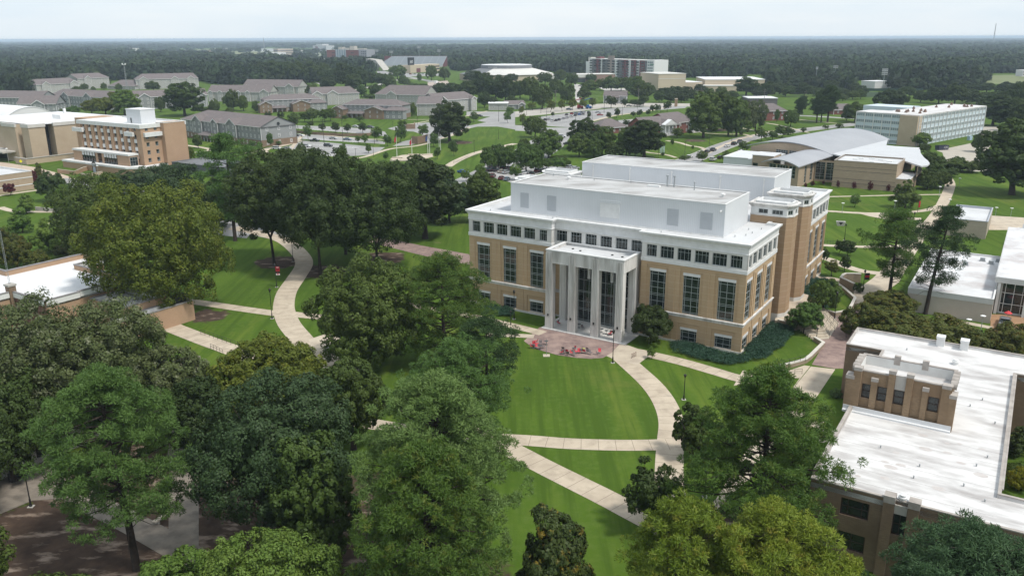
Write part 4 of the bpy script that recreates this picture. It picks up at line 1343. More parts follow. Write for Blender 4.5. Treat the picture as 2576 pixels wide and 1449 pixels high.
own_broad('D', -120, 1640, 1300, 360, .3, 'oak', 'green oak added beyond the lower left corner for its shade', 47, n=22000, leaf=.36)  # second off-frame oak, added to deepen the shade at lower left
# ---------------------------------------------------------------- the other buildings
M_BRN = mat('brown_brick', (.2, .14, .1), coord='uv', brick=(.35, .12, .014, (.31, .21, .122), (.225, .15, .09), (.31, .245, .17)), c2=(.22, .15, .092), scale=.35)
M_BRND = mat('aged_brown_brick', (.2, .14, .1), coord='uv', brick=(.35, .12, .014, (.24, .165, .105), (.175, .12, .08), (.25, .2, .15)), c2=(.175, .122, .082), scale=.35)
M_OLDROOF = mat('stained_white_roof', (.64, .632, .62), (.52, .505, .495), .85, detail=8, rough=.7, c3=(.36, .34, .33), scale3=.42, lo=.44, hi=.74, coord='obj', stretch=(.3, 1, 1))
M_CAP = mat('stone_coping', (.42, .385, .35), (.30, .27, .245), .8, rough=.85)
M_BUFF = mat('buff_brick', (.45, .36, .26), coord='uv', brick=(.45, .15, .012, (.48, .385, .28), (.42, .335, .24), (.46, .39, .3)), c2=(.41, .325, .235), scale=.15)
M_ORANGE = mat('orange_tan_brick', (.42, .28, .18), coord='uv', brick=(.35, .12, .012, (.43, .28, .18), (.36, .235, .15), (.42, .31, .22)), c2=(.37, .245, .16), scale=.2)
M_SANDST = mat('tan_stone_veneer', (.4, .31, .22), coord='uv', brick=(.9, .28, .03, (.42, .32, .225), (.31, .235, .165), (.40, .33, .25)), c2=(.36, .28, .2), scale=.4)
M_REDBR = mat('red_brick', (.2, .075, .06), coord='uv', brick=(.3, .1, .01, (.20, .075, .06), (.16, .058, .05), (.23, .12, .1)))
M_SID = mat('grey_siding', (.26, .27, .27), (.235, .245, .245), .3, rough=.8, coord='uv', lines=(.3, .03, (.20, .21, .21), 1))
M_SID2 = mat('pale_siding', (.37, .365, .345), (.345, .34, .32), .3, rough=.8, coord='uv', lines=(.3, .03, (.30, .295, .28), 1))
M_SHING = mat('grey_brown_shingle', (.175, .15, .146), (.14, .122, .12), .5, rough=.95, coord='uv', lines=(.4, .05, (.12, .105, .103), 1))
M_TRIMW = mat('white_house_trim', (.66, .66, .66), rough=.6)
M_BEIGE = mat('beige_panel', (.50, .42, .315), (.46, .385, .29), .05, rough=.85)
M_CREAM = mat('cream_roof', (.60, .585, .545), (.54, .53, .50), .05, rough=.8)
M_ZINC = mat('standing_seam_roof', (.33, .335, .35), (.29, .295, .31), .08, rough=.45, spec=.5, coord='uv', lines=(.5, .06, (.32, .335, .355), 0))
M_WHROOF = mat('bright_white_roof', (.68, .685, .69), (.62, .625, .63), .1, rough=.7)
M_SPAN = mat('pale_blue_spandrel', (.55, .62, .67), (.50, .57, .62), .3, rough=.5)
M_BLUEGL = mat('grey_blue_glass', (.20, .25, .27), (.27, .32, .34), .6, rough=.15, spec=.6, coord='obj')
M_DGREY = mat('dark_grey_roof', (.17, .175, .185), (.14, .145, .15), .3, rough=.8)
M_MAROON = mat('maroon_panel', (.17, .06, .065), (.145, .05, .055), .2, rough=.8)
def wtrim(mb, x0, x1, y, z, h=.25, d=.15):
    mb.box(x0, x1, y - d, y + .02, z, z + h)

# --- brown brick school with stained white roof (bottom right)
def brick_school():
    R = thing('brick_school', 'brown brick building with stained white flat roof and raised brick penthouse at right', 'building', ab(-24, -54.2), -AZ)
    out = [(0, 0), (36, 0), (36, 7), (17.3, 7), (17.3, 44.3), (38, 44.3), (38, 53.1), (-5.1, 53.1), (-5.1, 44.3), (0, 44.3)]
    w = MB()
    WN = dict(fm=mat('dark_brown_frame', (.045, .03, .025), rough=.6), gm=M_GLASS, bar=.09, edge=.13)
    def W2(s0, s1, h0, h1, vs=(.5,)):
        return (s0, s1, h0, h1, vs, (.5,), WN)
    fw = [W2(3.2, 6, 5.7, 7.7, (.25, .75)), W2(3.2, 6, 1.7, 3.8, (.5,)), W2(11.9, 17, 5.85, 7.65, (.33, .66)), W2(11.9, 17, 1.7, 3.8, (.33, .66)), W2(20, 25, 5.85, 7.65, (.33, .66)), W2(27, 32, 5.85, 7.65, (.33, .66)), W2(20, 25, 1.7, 3.8, (.33, .66)), W2(8.3, 9.6, 5.0, 7.5, (.5,))]
    facade(w, R, (0, 0), (36, 0), 0, 8.95, fw, depth=.35)
    side = [(s, s + 2, z, z + 2, (.5,), (.5,), WN) for s in (8, 14, 20, 26, 32) for z in (1.8, 5.6)]
    for i in range(1, len(out)):
        a, b = out[i], out[(i + 1) % len(out)]
        facade(w, R, a, b, 0, 8.95, side if i == 3 else ([W2(4, 6, 5.6, 7.6), W2(10, 12, 5.6, 7.6)] if i == 6 else []), depth=.3)
    w.build('brick_wall', M_BRND, R)
    MB().prism([(x, y) for x, y in out], 8.0, 8.55).build('roof', M_OLDROOF, R)
    def parapet(pts, z0, z1, t, name, m, par, cap=.12):
        n = len(pts)
        pm, cm_ = MB(), MB()
        ins = []
        for i in range(n):
            p, a, b = Vector(pts[i]), Vector(pts[i - 1]), Vector(pts[(i + 1) % n])
            d0, d1 = (p - a).normalized(), (b - p).normalized()
            i0, i1 = Vector((-d0.y, d0.x)), Vector((-d1.y, d1.x))
            m_ = i0 + i1
            m_ = m_ / max(.3, m_.dot(i0))
            ins.append((p + m_ * t, p - m_ * .05))
        for i in range(n):
            j = (i + 1) % n
            a, b = ins[i][0], ins[j][0]
            pm.face([(b.x, b.y, z0), (a.x, a.y, z0), (a.x, a.y, z1), (b.x, b.y, z1)])
            oa, ob = ins[i][1], ins[j][1]
            cm_.face([(oa.x, oa.y, z1 + cap), (ob.x, ob.y, z1 + cap), (b.x, b.y, z1 + cap), (a.x, a.y, z1 + cap)])
            cm_.face([(oa.x, oa.y, z1 - .02), (ob.x, ob.y, z1 - .02), (ob.x, ob.y, z1 + cap), (oa.x, oa.y, z1 + cap)])
            cm_.face([(b.x, b.y, z1 - .02), (a.x, a.y, z1 - .02), (a.x, a.y, z1 + cap), (b.x, b.y, z1 + cap)])
        pm.build(name, m, par)
        cm_.build('coping', M_CAP, par)
    parapet(out, 8.5, 8.93, .3, 'parapet', M_OLDROOF, R, .1)
    q = MB().box(-.12, .25, 1, 20.5, 8.9, 9.35)
    q.build('left_parapet', M_CAP, R)
    # front pilasters with stone caps, window and spandrel between
    for x0, x1 in ((7.25, 8.3), (9.55, 10.6)):
        p = MB().box(x0, x1, -.35, -.003, 0, 8.6).build('pilaster', M_BRND, R)
        MB().box(x0 - .03, x1 + .03, -.4, .75, 8.62, 9.4).build('pilaster_cap', M_CAP, p)
    MB().box(8.33, 9.52, -.2, -.003, 7.55, 8.55).build('spandrel', M_CONC2, R)
    MB().box(8.31, 9.53, .0, .8, 8.64, 8.95).lathe([(.34, 8.9), (.34, 9.2), (.42, 9.2), (.42, 9.35), (.3, 9.36), (.3, 9.6), (.36, 9.62), (.001, 9.75)], 14, (8.9, .35)).build('roof_vent', M_WHITEP, R)
    # penthouse
    px0, px1, py0, py1 = -.1, 10.9, 21.2, 27.4
    ph = MB()
    wz = [(a - .1 + .1, b - .1 + .1) for a, b in ((1.05, 2.2), (2.85, 4.05), (4.75, 5.95), (8.6, 9.8))]
    facade(ph, R, (px0, py0), (px1, py0), 8.5, 14.0, [(a, b, 10.45, 12.35, (), (.5,), WN) for a, b in wz], depth=.25)
    for a, b in (((px1, py0), (px1, py1)), ((px1, py1), (px0, py1)), ((px0, py1), (px0, py0))):
        ph.wall(a, b, 8.5, 14.0)
    PH = ph.build('penthouse', M_BRN, R)
    MB().box(px0 + .3, px1 - .3, py0 + .3, py1 - .3, 12.6, 12.75).build('penthouse_roof', M_OLDROOF, PH)
    parapet([(px0, py0), (px1, py0), (px1, py1), (px0, py1)], 12.7, 14.0, .35, 'penthouse_parapet', mat('white_parapet_paint', (.66, .66, .64), (.58, .57, .55), .6, rough=.7), PH)
    for x0, x1, z1, dd in ((-.95, 0, 13.3, .55), (-.1, .8, 14.5, .5), (2.0, 2.75, 13.4, .35), (3.9, 4.65, 14.85, .45), (5.9, 6.65, 14.8, .45), (7.8, 8.45, 13.45, .35), (9.85, 10.8, 14.3, .5), (10.75, 11.5, 13.25, .55)):
        q = MB().box(x0, x1, py0 - dd, py0 - .003 if x0 > -.5 and x1 < 11 else py0 + .9, 8.5, z1 - .45).build('pier', M_BRN, PH)
        MB().box(x0 - .04, x1 + .04, py0 - dd - .05, py0 + .45 if x0 > -.5 and x1 < 11 else py0 + .95, z1 - .45, z1).build('pier_cap', M_CAP, q)
    MB().box(4.68, 5.87, py0 - .2, py0 - .01, 12.45, 14.3).build('spandrel', M_CONC2, PH)
    MB().box(-.9, 11.4, py0 - .62, py0 - .56, 8.5, 9.3).box(-.9, 11.4, py0 - 1.0, py0 - .62, 8.5, 8.75).build('roof_flashing', M_WHROOF, PH)
    for x0 in (3.6, 6.9):
        MB().box(x0, x0 + .75, py1 - .4, py1 + .12, 13.4, 14.6).build('pier_cap', M_CAP, PH)
    for y in (py0 + 1.2, py0 + 2.4, py0 + 3.6, py0 + 4.8):
        for x in (px0 - .05, px1 + .05):
            t_ = MB().tube([(x - .35, y, 13.9), (x + .35, y, 13.9)], .55, 12)
            t_.build('scroll_ornament', M_CAP, PH)
    # hoods, vents and patches on the roof
    for x, y in ((7.05, 52.3), (10.3, 52.3)):
        MB().box(x - .55, x + .55, y - .5, y + .5, 8.55, 9.9).box(x - .6, x + .6, y - .9, y + .5, 9.9, 10.2).build('roof_hood', M_WHITEP, R)
    MB().lathe([(.4, 8.55), (.4, 8.9), (.5, 8.9), (.5, 9.1), (.35, 9.12), (.35, 9.3), (.001, 9.4)], 14, (9.8, 45)).build('roof_vent', M_WHITEP, R)
    pt = mat('ponding_stain', (.46, .42, .40), (.53, .5, .48), 1.2, rough=.7)
    rn = random.Random(3)
    for i in range(15):
        x, y, r = rn.uniform(4, 15.5), rn.uniform(3, 19), rn.uniform(.18, .5)
        n = 12
        MB().face([(x + r * 1.5 * math.cos(t * 6.283 / n) * rn.uniform(.85, 1.1), y + r * math.sin(t * 6.283 / n) * rn.uniform(.85, 1.1), 8.556 + i * .0004) for t in range(n)]).build('roof_stain', pt, R)
    for x, y in ((9.4, 9.6), (14.7, 13), (15.6, 15.8), (13.9, 7.5), (9.2, 6.5), (5, 12), (16, 5.2), (15.8, 26), (14, 33), (12.8, 30), (3, 47.5), (20, 48)):
        MB().lathe([(.07, 8.55), (.07, 8.85), (.12, 8.86), (.001, 8.92)], 8, (x, y)).build('roof_pipe', M_STEEL, R)
    sm = mat('roof_seam', (.50, .485, .475), rough=.8)
    for y in (2.6, 5.6, 8.6, 11.6, 14.6, 17.6):
        MB().box(.6, 16.9, y, y + .05, 8.55, 8.566).build('roof_seam', sm, R)
    MB().box(17.32, 17.5, 8, 44, 8.9, 9.05).build('gutter', M_CAP, R)
brick_school()

# --- brick building with white roof on the left edge
def left_hall():
    R = thing('brick_hall', 'brick building with white roof, stepped parapets and lattice aerial on chimney at left edge', 'building', ab(113.4, -42.4), -AZ)
    out = [(0, 0), (-19.7, 0), (-19.7, 6.7), (-26.9, 6.7), (-26.9, -10.6), (-45, -10.6), (-45, -45), (-11, -45), (-11, -17.5), (0.4, -17.5), (.4, -11), (0, -11)][::-1]
    w = MB()
    WN = dict(fm=M_BLACK, bar=.08, edge=.1)
    for i in range(len(out)):
        a, b = Vector(out[i]), Vector(out[(i + 1) % len(out)])
        L = (b - a).length
        ops = []
        if L > 8:
            n = int(L / 6)
            ops = [(L * (j + .5) / n - .7, L * (j + .5) / n + .7, 3.2, 5.6, (.5,), (.5,), WN) for j in range(n)]
        facade(w, R, a, b, 0, 7.4, ops)
    w.build('brick_wall', M_ORANGE, R)
    MB().prism(out, 6.0, 6.4).build('roof', M_WHROOF, R)
    pm, cp = MB(), MB()
    n = len(out)
    for i in range(n):
        a, b = Vector(out[i]), Vector(out[(i + 1) % n])
        d = (b - a).normalized()
        o = Vector((d.y, -d.x))
        q = [a + o * .1 - d * .1, b + o * .1 + d * .1, b - o * .35, a - o * .35]
        cp.prism([(p.x, p.y) for p in q], 7.4 + .003 * i, 7.6 + .003 * i, bot=True)
        q = [a - o * .02, b - o * .02, b - o * .3, a - o * .3]
        pm.face([(q[3].x, q[3].y, 6.4), (q[3].x, q[3].y, 7.4), (q[2].x, q[2].y, 7.4), (q[2].x, q[2].y, 6.4)])
    pm.build('parapet', M_WHITEP, R)
    cp.build('coping', mat('grey_coping', (.27, .26, .26), (.2, .19, .19), 1), R)
    # front red brick wall, chimney and aerial
    MB().box(-11.4, .3, -17.6, -17.52, 0, 7.3).build('front_wall', mat('dark_red_brick', (.2, .1, .085), coord='uv', brick=(.35, .12, .012, (.2, .1, .085), (.16, .08, .07), (.2, .13, .11))), R)
    ch = MB().box(-11.9, -10.4, -18.3, -17.0, 0, 8.6).build('chimney', M_BRND, R)
    MB().box(-12.05, -10.25, -18.45, -16.85, 8.6, 8.95).build('chimney_cap', M_CONC2, ch)
    for x in (-14.5, -9.2, -7.0):
        window(R, x, -17.62, 3.2, 0, 1.3 if x < -10 else .8, 3.4, (.5,), (), fm=M_BLACK)
    # low stepped blocks toward the walk
    for nm, x0, x1, y0, y1, z in (('low_wing', .4, 11.4, -9, .1, 5.5), ('entrance_wing', 11.45, 14.4, -12, 3.9, 4.0)):
        b = MB()
        b.wall((x0, y0), (x1, y0), 0, z)
        facade(b, R, (x1, y0), (x1, y1), 0, z, [(2, 3.2, .4, 2.9, (), (.3,), WN), (5.5, 6.7, .4, 2.9, (), (.3,), WN)] if nm[0] == 'e' else [])
        b.wall((x1, y1), (x0, y1), 0, z)
        b.wall((x0, y1), (x0, y0), 0, z)
        B_ = b.build(nm, M_ORANGE, R)
        MB().box(x0 + .3, x1 - .3, y0 + .3, y1 - .3, z - .9, z - .75).build('low_roof', M_WHROOF, B_)
        c = MB()
        for X0, X1, Y0, Y1, e in ((x0 - .05, x1 + .1, y0 - .05, y0 + .35, 0), (x0 - .05, x1 + .1, y1 - .3, y1 + .1, .002), (x0 - .05, x0 + .35, y0 + .3, y1 - .25, .004), (x1 - .3, x1 + .1, y0 + .3, y1 - .25, .006)):
            c.box(X0, X1, Y0, Y1, z, z + .2 + e)
        c.build('low_coping', MATS['grey_coping'], B_)
        p = MB()
        p.face([(x0 + .35, y1 - .3, z - .8), (x1 - .3, y1 - .3, z - .8), (x1 - .3, y1 - .3, z), (x0 + .35, y1 - .3, z)])
        p.face([(x0 + .35, y0 + .35, z - .8), (x0 + .35, y1 - .3, z - .8), (x0 + .35, y1 - .3, z), (x0 + .35, y0 + .35, z)])
        p.build('low_parapet', M_WHITEP, B_)
        if nm[0] == 'e':
            MB().box(x0 + .6, x0 + 2.2, y1 - 3.6, y1 - .8, z - .75, z + 1.5).lathe([(.4, z + 1.5), (.42, z + 1.7), (.001, z + 1.72)], 12, (x0 + 1.3, y1 - 2.9)).lathe([(.4, z + 1.5), (.42, z + 1.7), (.001, z + 1.72)], 12, (x0 + 1.3, y1 - 1.5)).build('cooling_unit', M_BLACK, B_)
            MB().box(x0 + 1.0, x0 + 1.9, y1 - 6, y1 - 5.2, z - .75, z + .1).build('roof_unit', M_DGREY, B_)
    # lattice aerial
    t = thing('lattice_mast', 'thin steel lattice aerial standing on the brick chimney at left edge', 'aerial', ab(113.4 + 11.15, -42.4 - 17.65, 8.95), -AZ)
    m = MB()
    H = 10.5
    for k in range(3):
        a = k * 2.094
        m.tube([(.17 * math.cos(a), .17 * math.sin(a), 0), (.15 * math.cos(a), .15 * math.sin(a), H)], .022, 5)
    for j in range(26):
        z = j * .4
        for k in range(3):
            a, b = k * 2.094, (k + 1) * 2.094
            m.tube([(.165 * math.cos(a), .165 * math.sin(a), z), (.165 * math.cos(b), .165 * math.sin(b), z + .4)], .014, 4, cap=False)
    m.build('lattice', M_STEEL, t)
    R2 = thing('terrace_building', 'shaded pale block building with dark windows behind the terrace at the lower left', 'building', ab(67, -104), -AZ)
    w = MB()
    WN2 = dict(fm=M_BLACK, bar=.08, edge=.12)
    facade(w, R2, (-20, 0), (0, 0), 0, 5.6, [(3, 5, 1, 3.2, (), (.5,), WN2), (10, 12, 1, 3.2, (), (.5,), WN2)])
    facade(w, R2, (0, 0), (0, 26), 0, 5.6, [(4, 6, .8, 3, (), (.5,), WN2), (9.5, 11.5, .8, 3, (), (.5,), WN2), (16, 18, .8, 3, (), (.5,), WN2)])
    w.wall((0, 26), (-20, 26), 0, 5.6).wall((-20, 26), (-20, 0), 0, 5.6)
    w.build('block_wall', mat('pale_block', (.36, .335, .31), (.3, .28, .26), .4), R2)
    MB().box(-20.1, .1, -.1, 26.1, 5.6, 5.85).build('roof', M_WHROOF, R2)
left_hall()

def flat(name, label, cat, a, b, Lx, Ly, H, wm, rm, ops=None, par=.5, az=0.0, trimm=None, grp=None):
    "flat-roofed block; (a,b) is its front-right ground corner on the campus grid"
    R = thing(name, label, cat, ab(a, b), -AZ - az, grp)
    w = MB()
    for i, (P0, P1) in enumerate((((-Lx, 0), (0, 0)), ((0, 0), (0, Ly)), ((0, Ly), (-Lx, Ly)), ((-Lx, Ly), (-Lx, 0)))):
        facade(w, R, P0, P1, 0, H, (ops or {}).get(i, []), depth=.25)
    w.build('wall', wm, R)
    MB().box(-Lx + .2, -.2, .2, Ly - .2, H - par - .2, H - par).build('roof', rm, R)
    c = MB().box(-Lx - .08, .08, -.08, .25, H, H + .16).box(-Lx - .08, .08, Ly - .25, Ly + .08, H, H + .162).box(-Lx - .08, -Lx + .25, .25, Ly - .25, H, H + .158).box(-.25, .08, .25, Ly - .25, H, H + .158)
    c.build('coping', trimm or M_WHITE2, R)
    pi = MB()
    for a_, b_ in (((-Lx + .22, Ly - .25), (-.22, Ly - .25)), ((-Lx + .25, .22), (-Lx + .25, Ly - .22))):
        pi.face([(a_[0], a_[1], H - par), (b_[0], b_[1], H - par), (b_[0], b_[1], H), (a_[0], a_[1], H)])
    pi.build('parapet', trimm or M_WHITE2, R)
    return R
# --- white-roofed commons on the right edge
r = flat('white_roof_hall', 'low beige block hall with a big worn white roof behind the two tall pines', 'building', -36.4, 42, 15.2, 38, 4.9, mat('grey_beige_block', (.42, .37, .32), (.38, .335, .29), .3, coord='uv', lines=(.4, .03, (.36, .32, .275), 1)), mat('worn_white_roof', (.66, .67, .68), (.58, .58, .585), .2, rough=.7, c3=(.42, .38, .37), scale3=.16), par=.25, trimm=M_WHITE2)
MB().box(-15.25, .05, -.06, -.003, 3.9, 4.89).build('fascia', mat('grey_fascia', (.5, .5, .49), (.45, .45, .44), .4), r)
for x, y in ((-4, 33), (-2.2, 31), (-7, 27), (-.9, 34)):
    MB().box(x - .5, x + .5, y - .4, y + .4, 4.6, 5.4).box(x - .65, x + .65, y - .55, y + .55, 4.6, 4.75).build('roof_unit', M_STEEL, r)
g = thing('glass_front_hall', 'tall white-framed glass hall at right edge above the terracotta terrace', 'building', ab(-36.45, 50.3), -AZ)
w = MB()
facade(w, g, (0, 0), (26, 0), 0, 6.6, [(.9 + i * 4.9, 5.3 + i * 4.9, .15, 6.5, (.15, .5, .85), (.3, .66), dict(fm=M_WHITE2, bar=.1, edge=.12, gm=M_GLASS)) for i in range(5)], depth=.5)
w.wall((26, 0), (26, 52), 0, 6.6).wall((26, 52), (0, 52), 0, 6.6).wall((0, 52), (0, 0), 0, 6.6)
w.build('wall', M_CONC2, g)
MB().box(-.5, 26.5, -1.0, 52.5, 6.6, 7.7).build('roof_fascia', mat('pale_fascia', (.56, .56, .55), (.5, .5, .49), .4), g)
MB().box(-.35, 26.4, -.85, 52.4, 7.7, 7.76).build('roof', MATS['worn_white_roof'], g)
for i in range(6):
    MB().box(.15 + i * 4.9, .65 + i * 4.9, -.75, -.25, 0, 6.6).build('column', M_WHITE2, g)
r = flat('small_block_annex', 'small flat-roofed beige block with grey parapet beyond the tall pines at right', 'building', -30.7, 121.5, 9.6, 23, 4.9, mat('buff_block', (.42, .355, .285), (.37, .315, .25), .4, coord='uv', lines=(1.2, .06, (.33, .28, .23), 1)), M_ROOF, par=.5, trimm=mat('blue_grey_coping', (.4, .42, .46), rough=.6))
r = flat('equipment_shed', 'grey metal equipment shed behind the white-roofed hall at the right edge', 'building', -46, 112, 8, 9, 4.2, mat('grey_cladding', (.24, .26, .28), (.2, .22, .24), .4), M_DGREY, par=.3)
MB().box(-7, -1, 1, 8, 4.2, 5.6).build('chiller', M_STEEL, r)

# --- stone college with vaulted metal roofs
def vault(name, fl, fr, br, bl, rise, m, parent, inv, th=.35, over=0.0, n=14):
    mb = MB()
    F = [inv @ ab(*p) for p in (fl, fr, br, bl)]
    def arc(a, b, t, dz=0):
        p = a.lerp(b, t)
        return (p.x, p.y, p.z + rise * (1 - (2 * t - 1) ** 2) + dz)
    L = (F[0] - F[3]).length
    for i in range(n):
        t0, t1 = i / n, (i + 1) / n
        a, b, c, d = arc(F[0], F[1], t0), arc(F[0], F[1], t1), arc(F[3], F[2], t1), arc(F[3], F[2], t0)
        wd = (F[0] - F[1]).length
        mb.face([a, b, c, d], [(t0 * wd, 0), (t1 * wd, 0), (t1 * wd, L), (t0 * wd, L)])
        lo = lambda p: (p[0], p[1], p[2] - th)
        mb.face([lo(d), lo(c), lo(b), lo(a)])
        mb.face([lo(a), lo(b), b, a])
        mb.face([lo(c), lo(d), d, c])
    for p, q in ((F[1], F[2]), (F[3], F[0])):
        mb.face([(p.x, p.y, p.z - th), (q.x, q.y, q.z - th), (q.x, q.y, q.z), (p.x, p.y, p.z)])
    return mb.build(name, m, parent, smooth=False)
def gable_arc(mb, inv, l, r_, zb, rise, n=14):
    A_, B_ = inv @ ab(*l), inv @ ab(*r_)
    for i in range(n):
        t0, t1 = i / n, (i + 1) / n
        a, b = A_.lerp(B_, t0), A_.lerp(B_, t1)
        mb.face([(a.x, a.y, zb), (b.x, b.y, zb), (b.x, b.y, b.z + rise * (1 - (2 * t1 - 1) ** 2)), (a.x, a.y, a.z + rise * (1 - (2 * t0 - 1) ** 2))])
def stone_college():
    R = thing('stone_college', 'tan stone college with two curved grey metal roofs behind the main hall', 'building', ab(2.5, 188.5), -AZ)
    bpy.context.view_layer.update()
    inv = (Matrix.Translation(ab(2.5, 188.5)) @ Matrix.Rotation(-AZ, 4, 'Z')).inverted()
    S = MB()
    def wl(a0, b0, a1, b1, z0, z1, ops=()):
        facade(S, R, (2.5 - a0, b0 - 188.5), (2.5 - a1, b1 - 188.5), z0, z1, list(ops), depth=.3)
    G = dict(bar=.12, edge=.12, fm=M_FRAME)
    wl(24.3, 188.5, 2.5, 188.5, 0, 9.8)
    wl(2.5, 188.5, 2.5, 207, 0, 9.8)
    wl(2.5, 207, 24.3, 207, 0, 9.8)
    wl(24.3, 207, 24.3, 188.5, 0, 9.8)
    wl(2.49, 188.3, -2.4, 188.3, 0, 4.7)
    wl(-2.4, 188.3, -2.4, 206, 0, 4.7)
    wl(-2.4, 206, 2.49, 206, 0, 4.7)
    wl(33.2, 197.3, 24.35, 197.3, 0, 8.3, [(.6, 4.1, .8, 7.6, (.5,), (.2, .34, .6, .74, .86), G), (4.5, 8.2, .8, 7.6, (.5,), (.2, .34, .6, .74, .86), G)])
    wl(34.2, 177, 33.2, 197.3, 0, 8.1, [(8, 10.4, .8, 7.4, (.5,), (.2, .4, .6, .8), G), (15.5, 18.5, .8, 7.6, (.5,), (.2, .4, .6, .8), G)])
    wl(47.5, 182.6, 34.2, 177, 0, 8.1, [(1.0, 4.2, 3.4, 7.9, (.5,), (.3, .6), G), (4.6, 9.6, 3.4, 7.9, (.25, .5, .75), (.3, .6), G), (10, 13, 3.4, 7.9, (.5,), (.3, .6), G)])
    wl(56, 192, 47.6, 192, 0, 9.2, [(.2, 2.4, .5, 6.2, (), (.4, .6), G)])
    wl(47.6, 192, 47.6, 203, 0, 9.2)
    wl(56, 203, 56, 192, 0, 9.2)
    wl(47.6, 203, 56, 203, 0, 9.2)
    # hall body
    wl(66, 223, 31, 214, 0, 8.6, [(12, 17.5, 9.01 - 2.6, 8.5, (.2, .4, .6, .8), (.33, .66), G), (18.1, 23.6, 6.4, 8.5, (.2, .4, .6, .8), (.33, .66), G)])
    wl(31, 214, 20, 279, 0, 8.4, [(3 + i * 5.6, 8 + i * 5.6, 6.9, 8.2, (.33, .66), (), dict(bar=.2, edge=.25, fm=M_WHITE2)) for i in range(11)])
    wl(20, 279, 52, 292, 0, 8.6)
    wl(52, 292, 66, 223, 0, 8.6)
    gable_arc(S, inv, (66, 223, 8.6), (31, 214, 8.4), 8.55, 3.0)
    wl(-3.4, 210, 3, 246, 0, 8.0)
    wl(-3.4, 195.5, -3.4, 210, 4.7, 8.5, [(1, 6.6, 5.4, 8, (.33, .66), (.6,), G), (7.4, 13, 5.4, 8, (.33, .66), (.6,), G)])
    S.build('stone_wall', M_SANDST, R)
    MB().box(-21.6, -.2, .2, 18.3, 9.2, 9.4).build('wing_roof', M_ROOF, R)
    c = MB().box(-21.9, .1, -.1, .3, 9.8, 9.97).box(-21.9, .1, 18.2, 18.6, 9.8, 9.972).box(-21.9, -21.5, .3, 18.2, 9.8, 9.968).box(-.3, .1, .3, 18.2, 9.8, 9.968)
    c.build('wing_coping', M_CAP, R)
    for x, y in ((-14.5, 12.5), (-7.5, 12), (-4, 9), (-4.2, 4), (-11, 15), (-16, 9), (-9.5, 4.5)):
        MB().box(x - .9, x + .9, y - .6, y + .6, 9.4, 9.75).build('roof_hatch', M_WHITEP, R)
    MB().box(.1, 4.9, -.15, 17.5, 4.7, 4.85).build('low_roof', M_ROOF, R)
    # thin dark courses on the stone wing
    d = mat('dark_course', (.09, .08, .075), rough=.8)
    for z in (1.7, 3.2, 6.2, 7.6):
        MB().box(-21.8, .03, -.035, -.003, z, z + .12).build('stone_course', d, R)
    vault('hall_vault', (68, 223.2, 8.9), (30.2, 213, 8.6), (19, 281, 8.6), (52, 294, 8.9), 3.3, M_ZINC, R, inv)
    vault('entrance_vault', (49.4, 181.6, 8.3), (33.8, 174.8, 8.3), (29.8, 214, 8.3), (44.5, 220, 8.3), 1.7, M_ZINC, R, inv)
    # swept white canopy roof with curved right-hand edge
    pts = [(24.2, 207.2), (2.6, 207.2), (-4.6, 196), (-6.2, 199), (-6.3, 205), (-4.9, 212), (-2.2, 222), (.3, 234), (2.3, 248), (16.5, 255), (19.5, 279), (30.4, 214.5)]
    cn = MB()
    V_ = [inv @ ab(a, b, 8.6 if b < 256 else 8.3) for a, b in pts]
    cn.face([(p.x, p.y, p.z + .25) for p in V_])
    for i in range(len(V_)):
        p, q = V_[i], V_[(i + 1) % len(V_)]
        cn.face([(p.x, p.y, p.z - .25), (q.x, q.y, q.z - .25), (q.x, q.y, q.z + .25), (p.x, p.y, p.z + .25)])
    cn.face([(p.x, p.y, p.z - .25) for p in reversed(V_)])
    cn.build('swept_roof', mat('pale_grey_roof', (.52, .53, .545), (.48, .49, .5), .12, rough=.6), R)
    MB().box(-15.5, -2, 58, 76, 0, 7.2).build('rear_block', M_SANDST, R)
    MB().box(-15.7, -1.8, 57.8, 76.2, 7.2, 7.5).build('rear_roof', M_ROOF, R)
    # low white block
    L = MB().box(-66, -47.2, 6, 30, 0, 7.2).build('white_block', M_METAL, R)
    MB().box(-66.2, -56, 5.8, 6.3, 7.2, 7.5).box(-66.2, -65.7, 6.3, 30, 7.2, 7.498).build('white_block_coping', M_WHITE2, L)
    MB().box(-53.7, -45, 3.3, 14.7, 9.1, 9.3).build('cube_roof', M_ROOF, R)
stone_college()

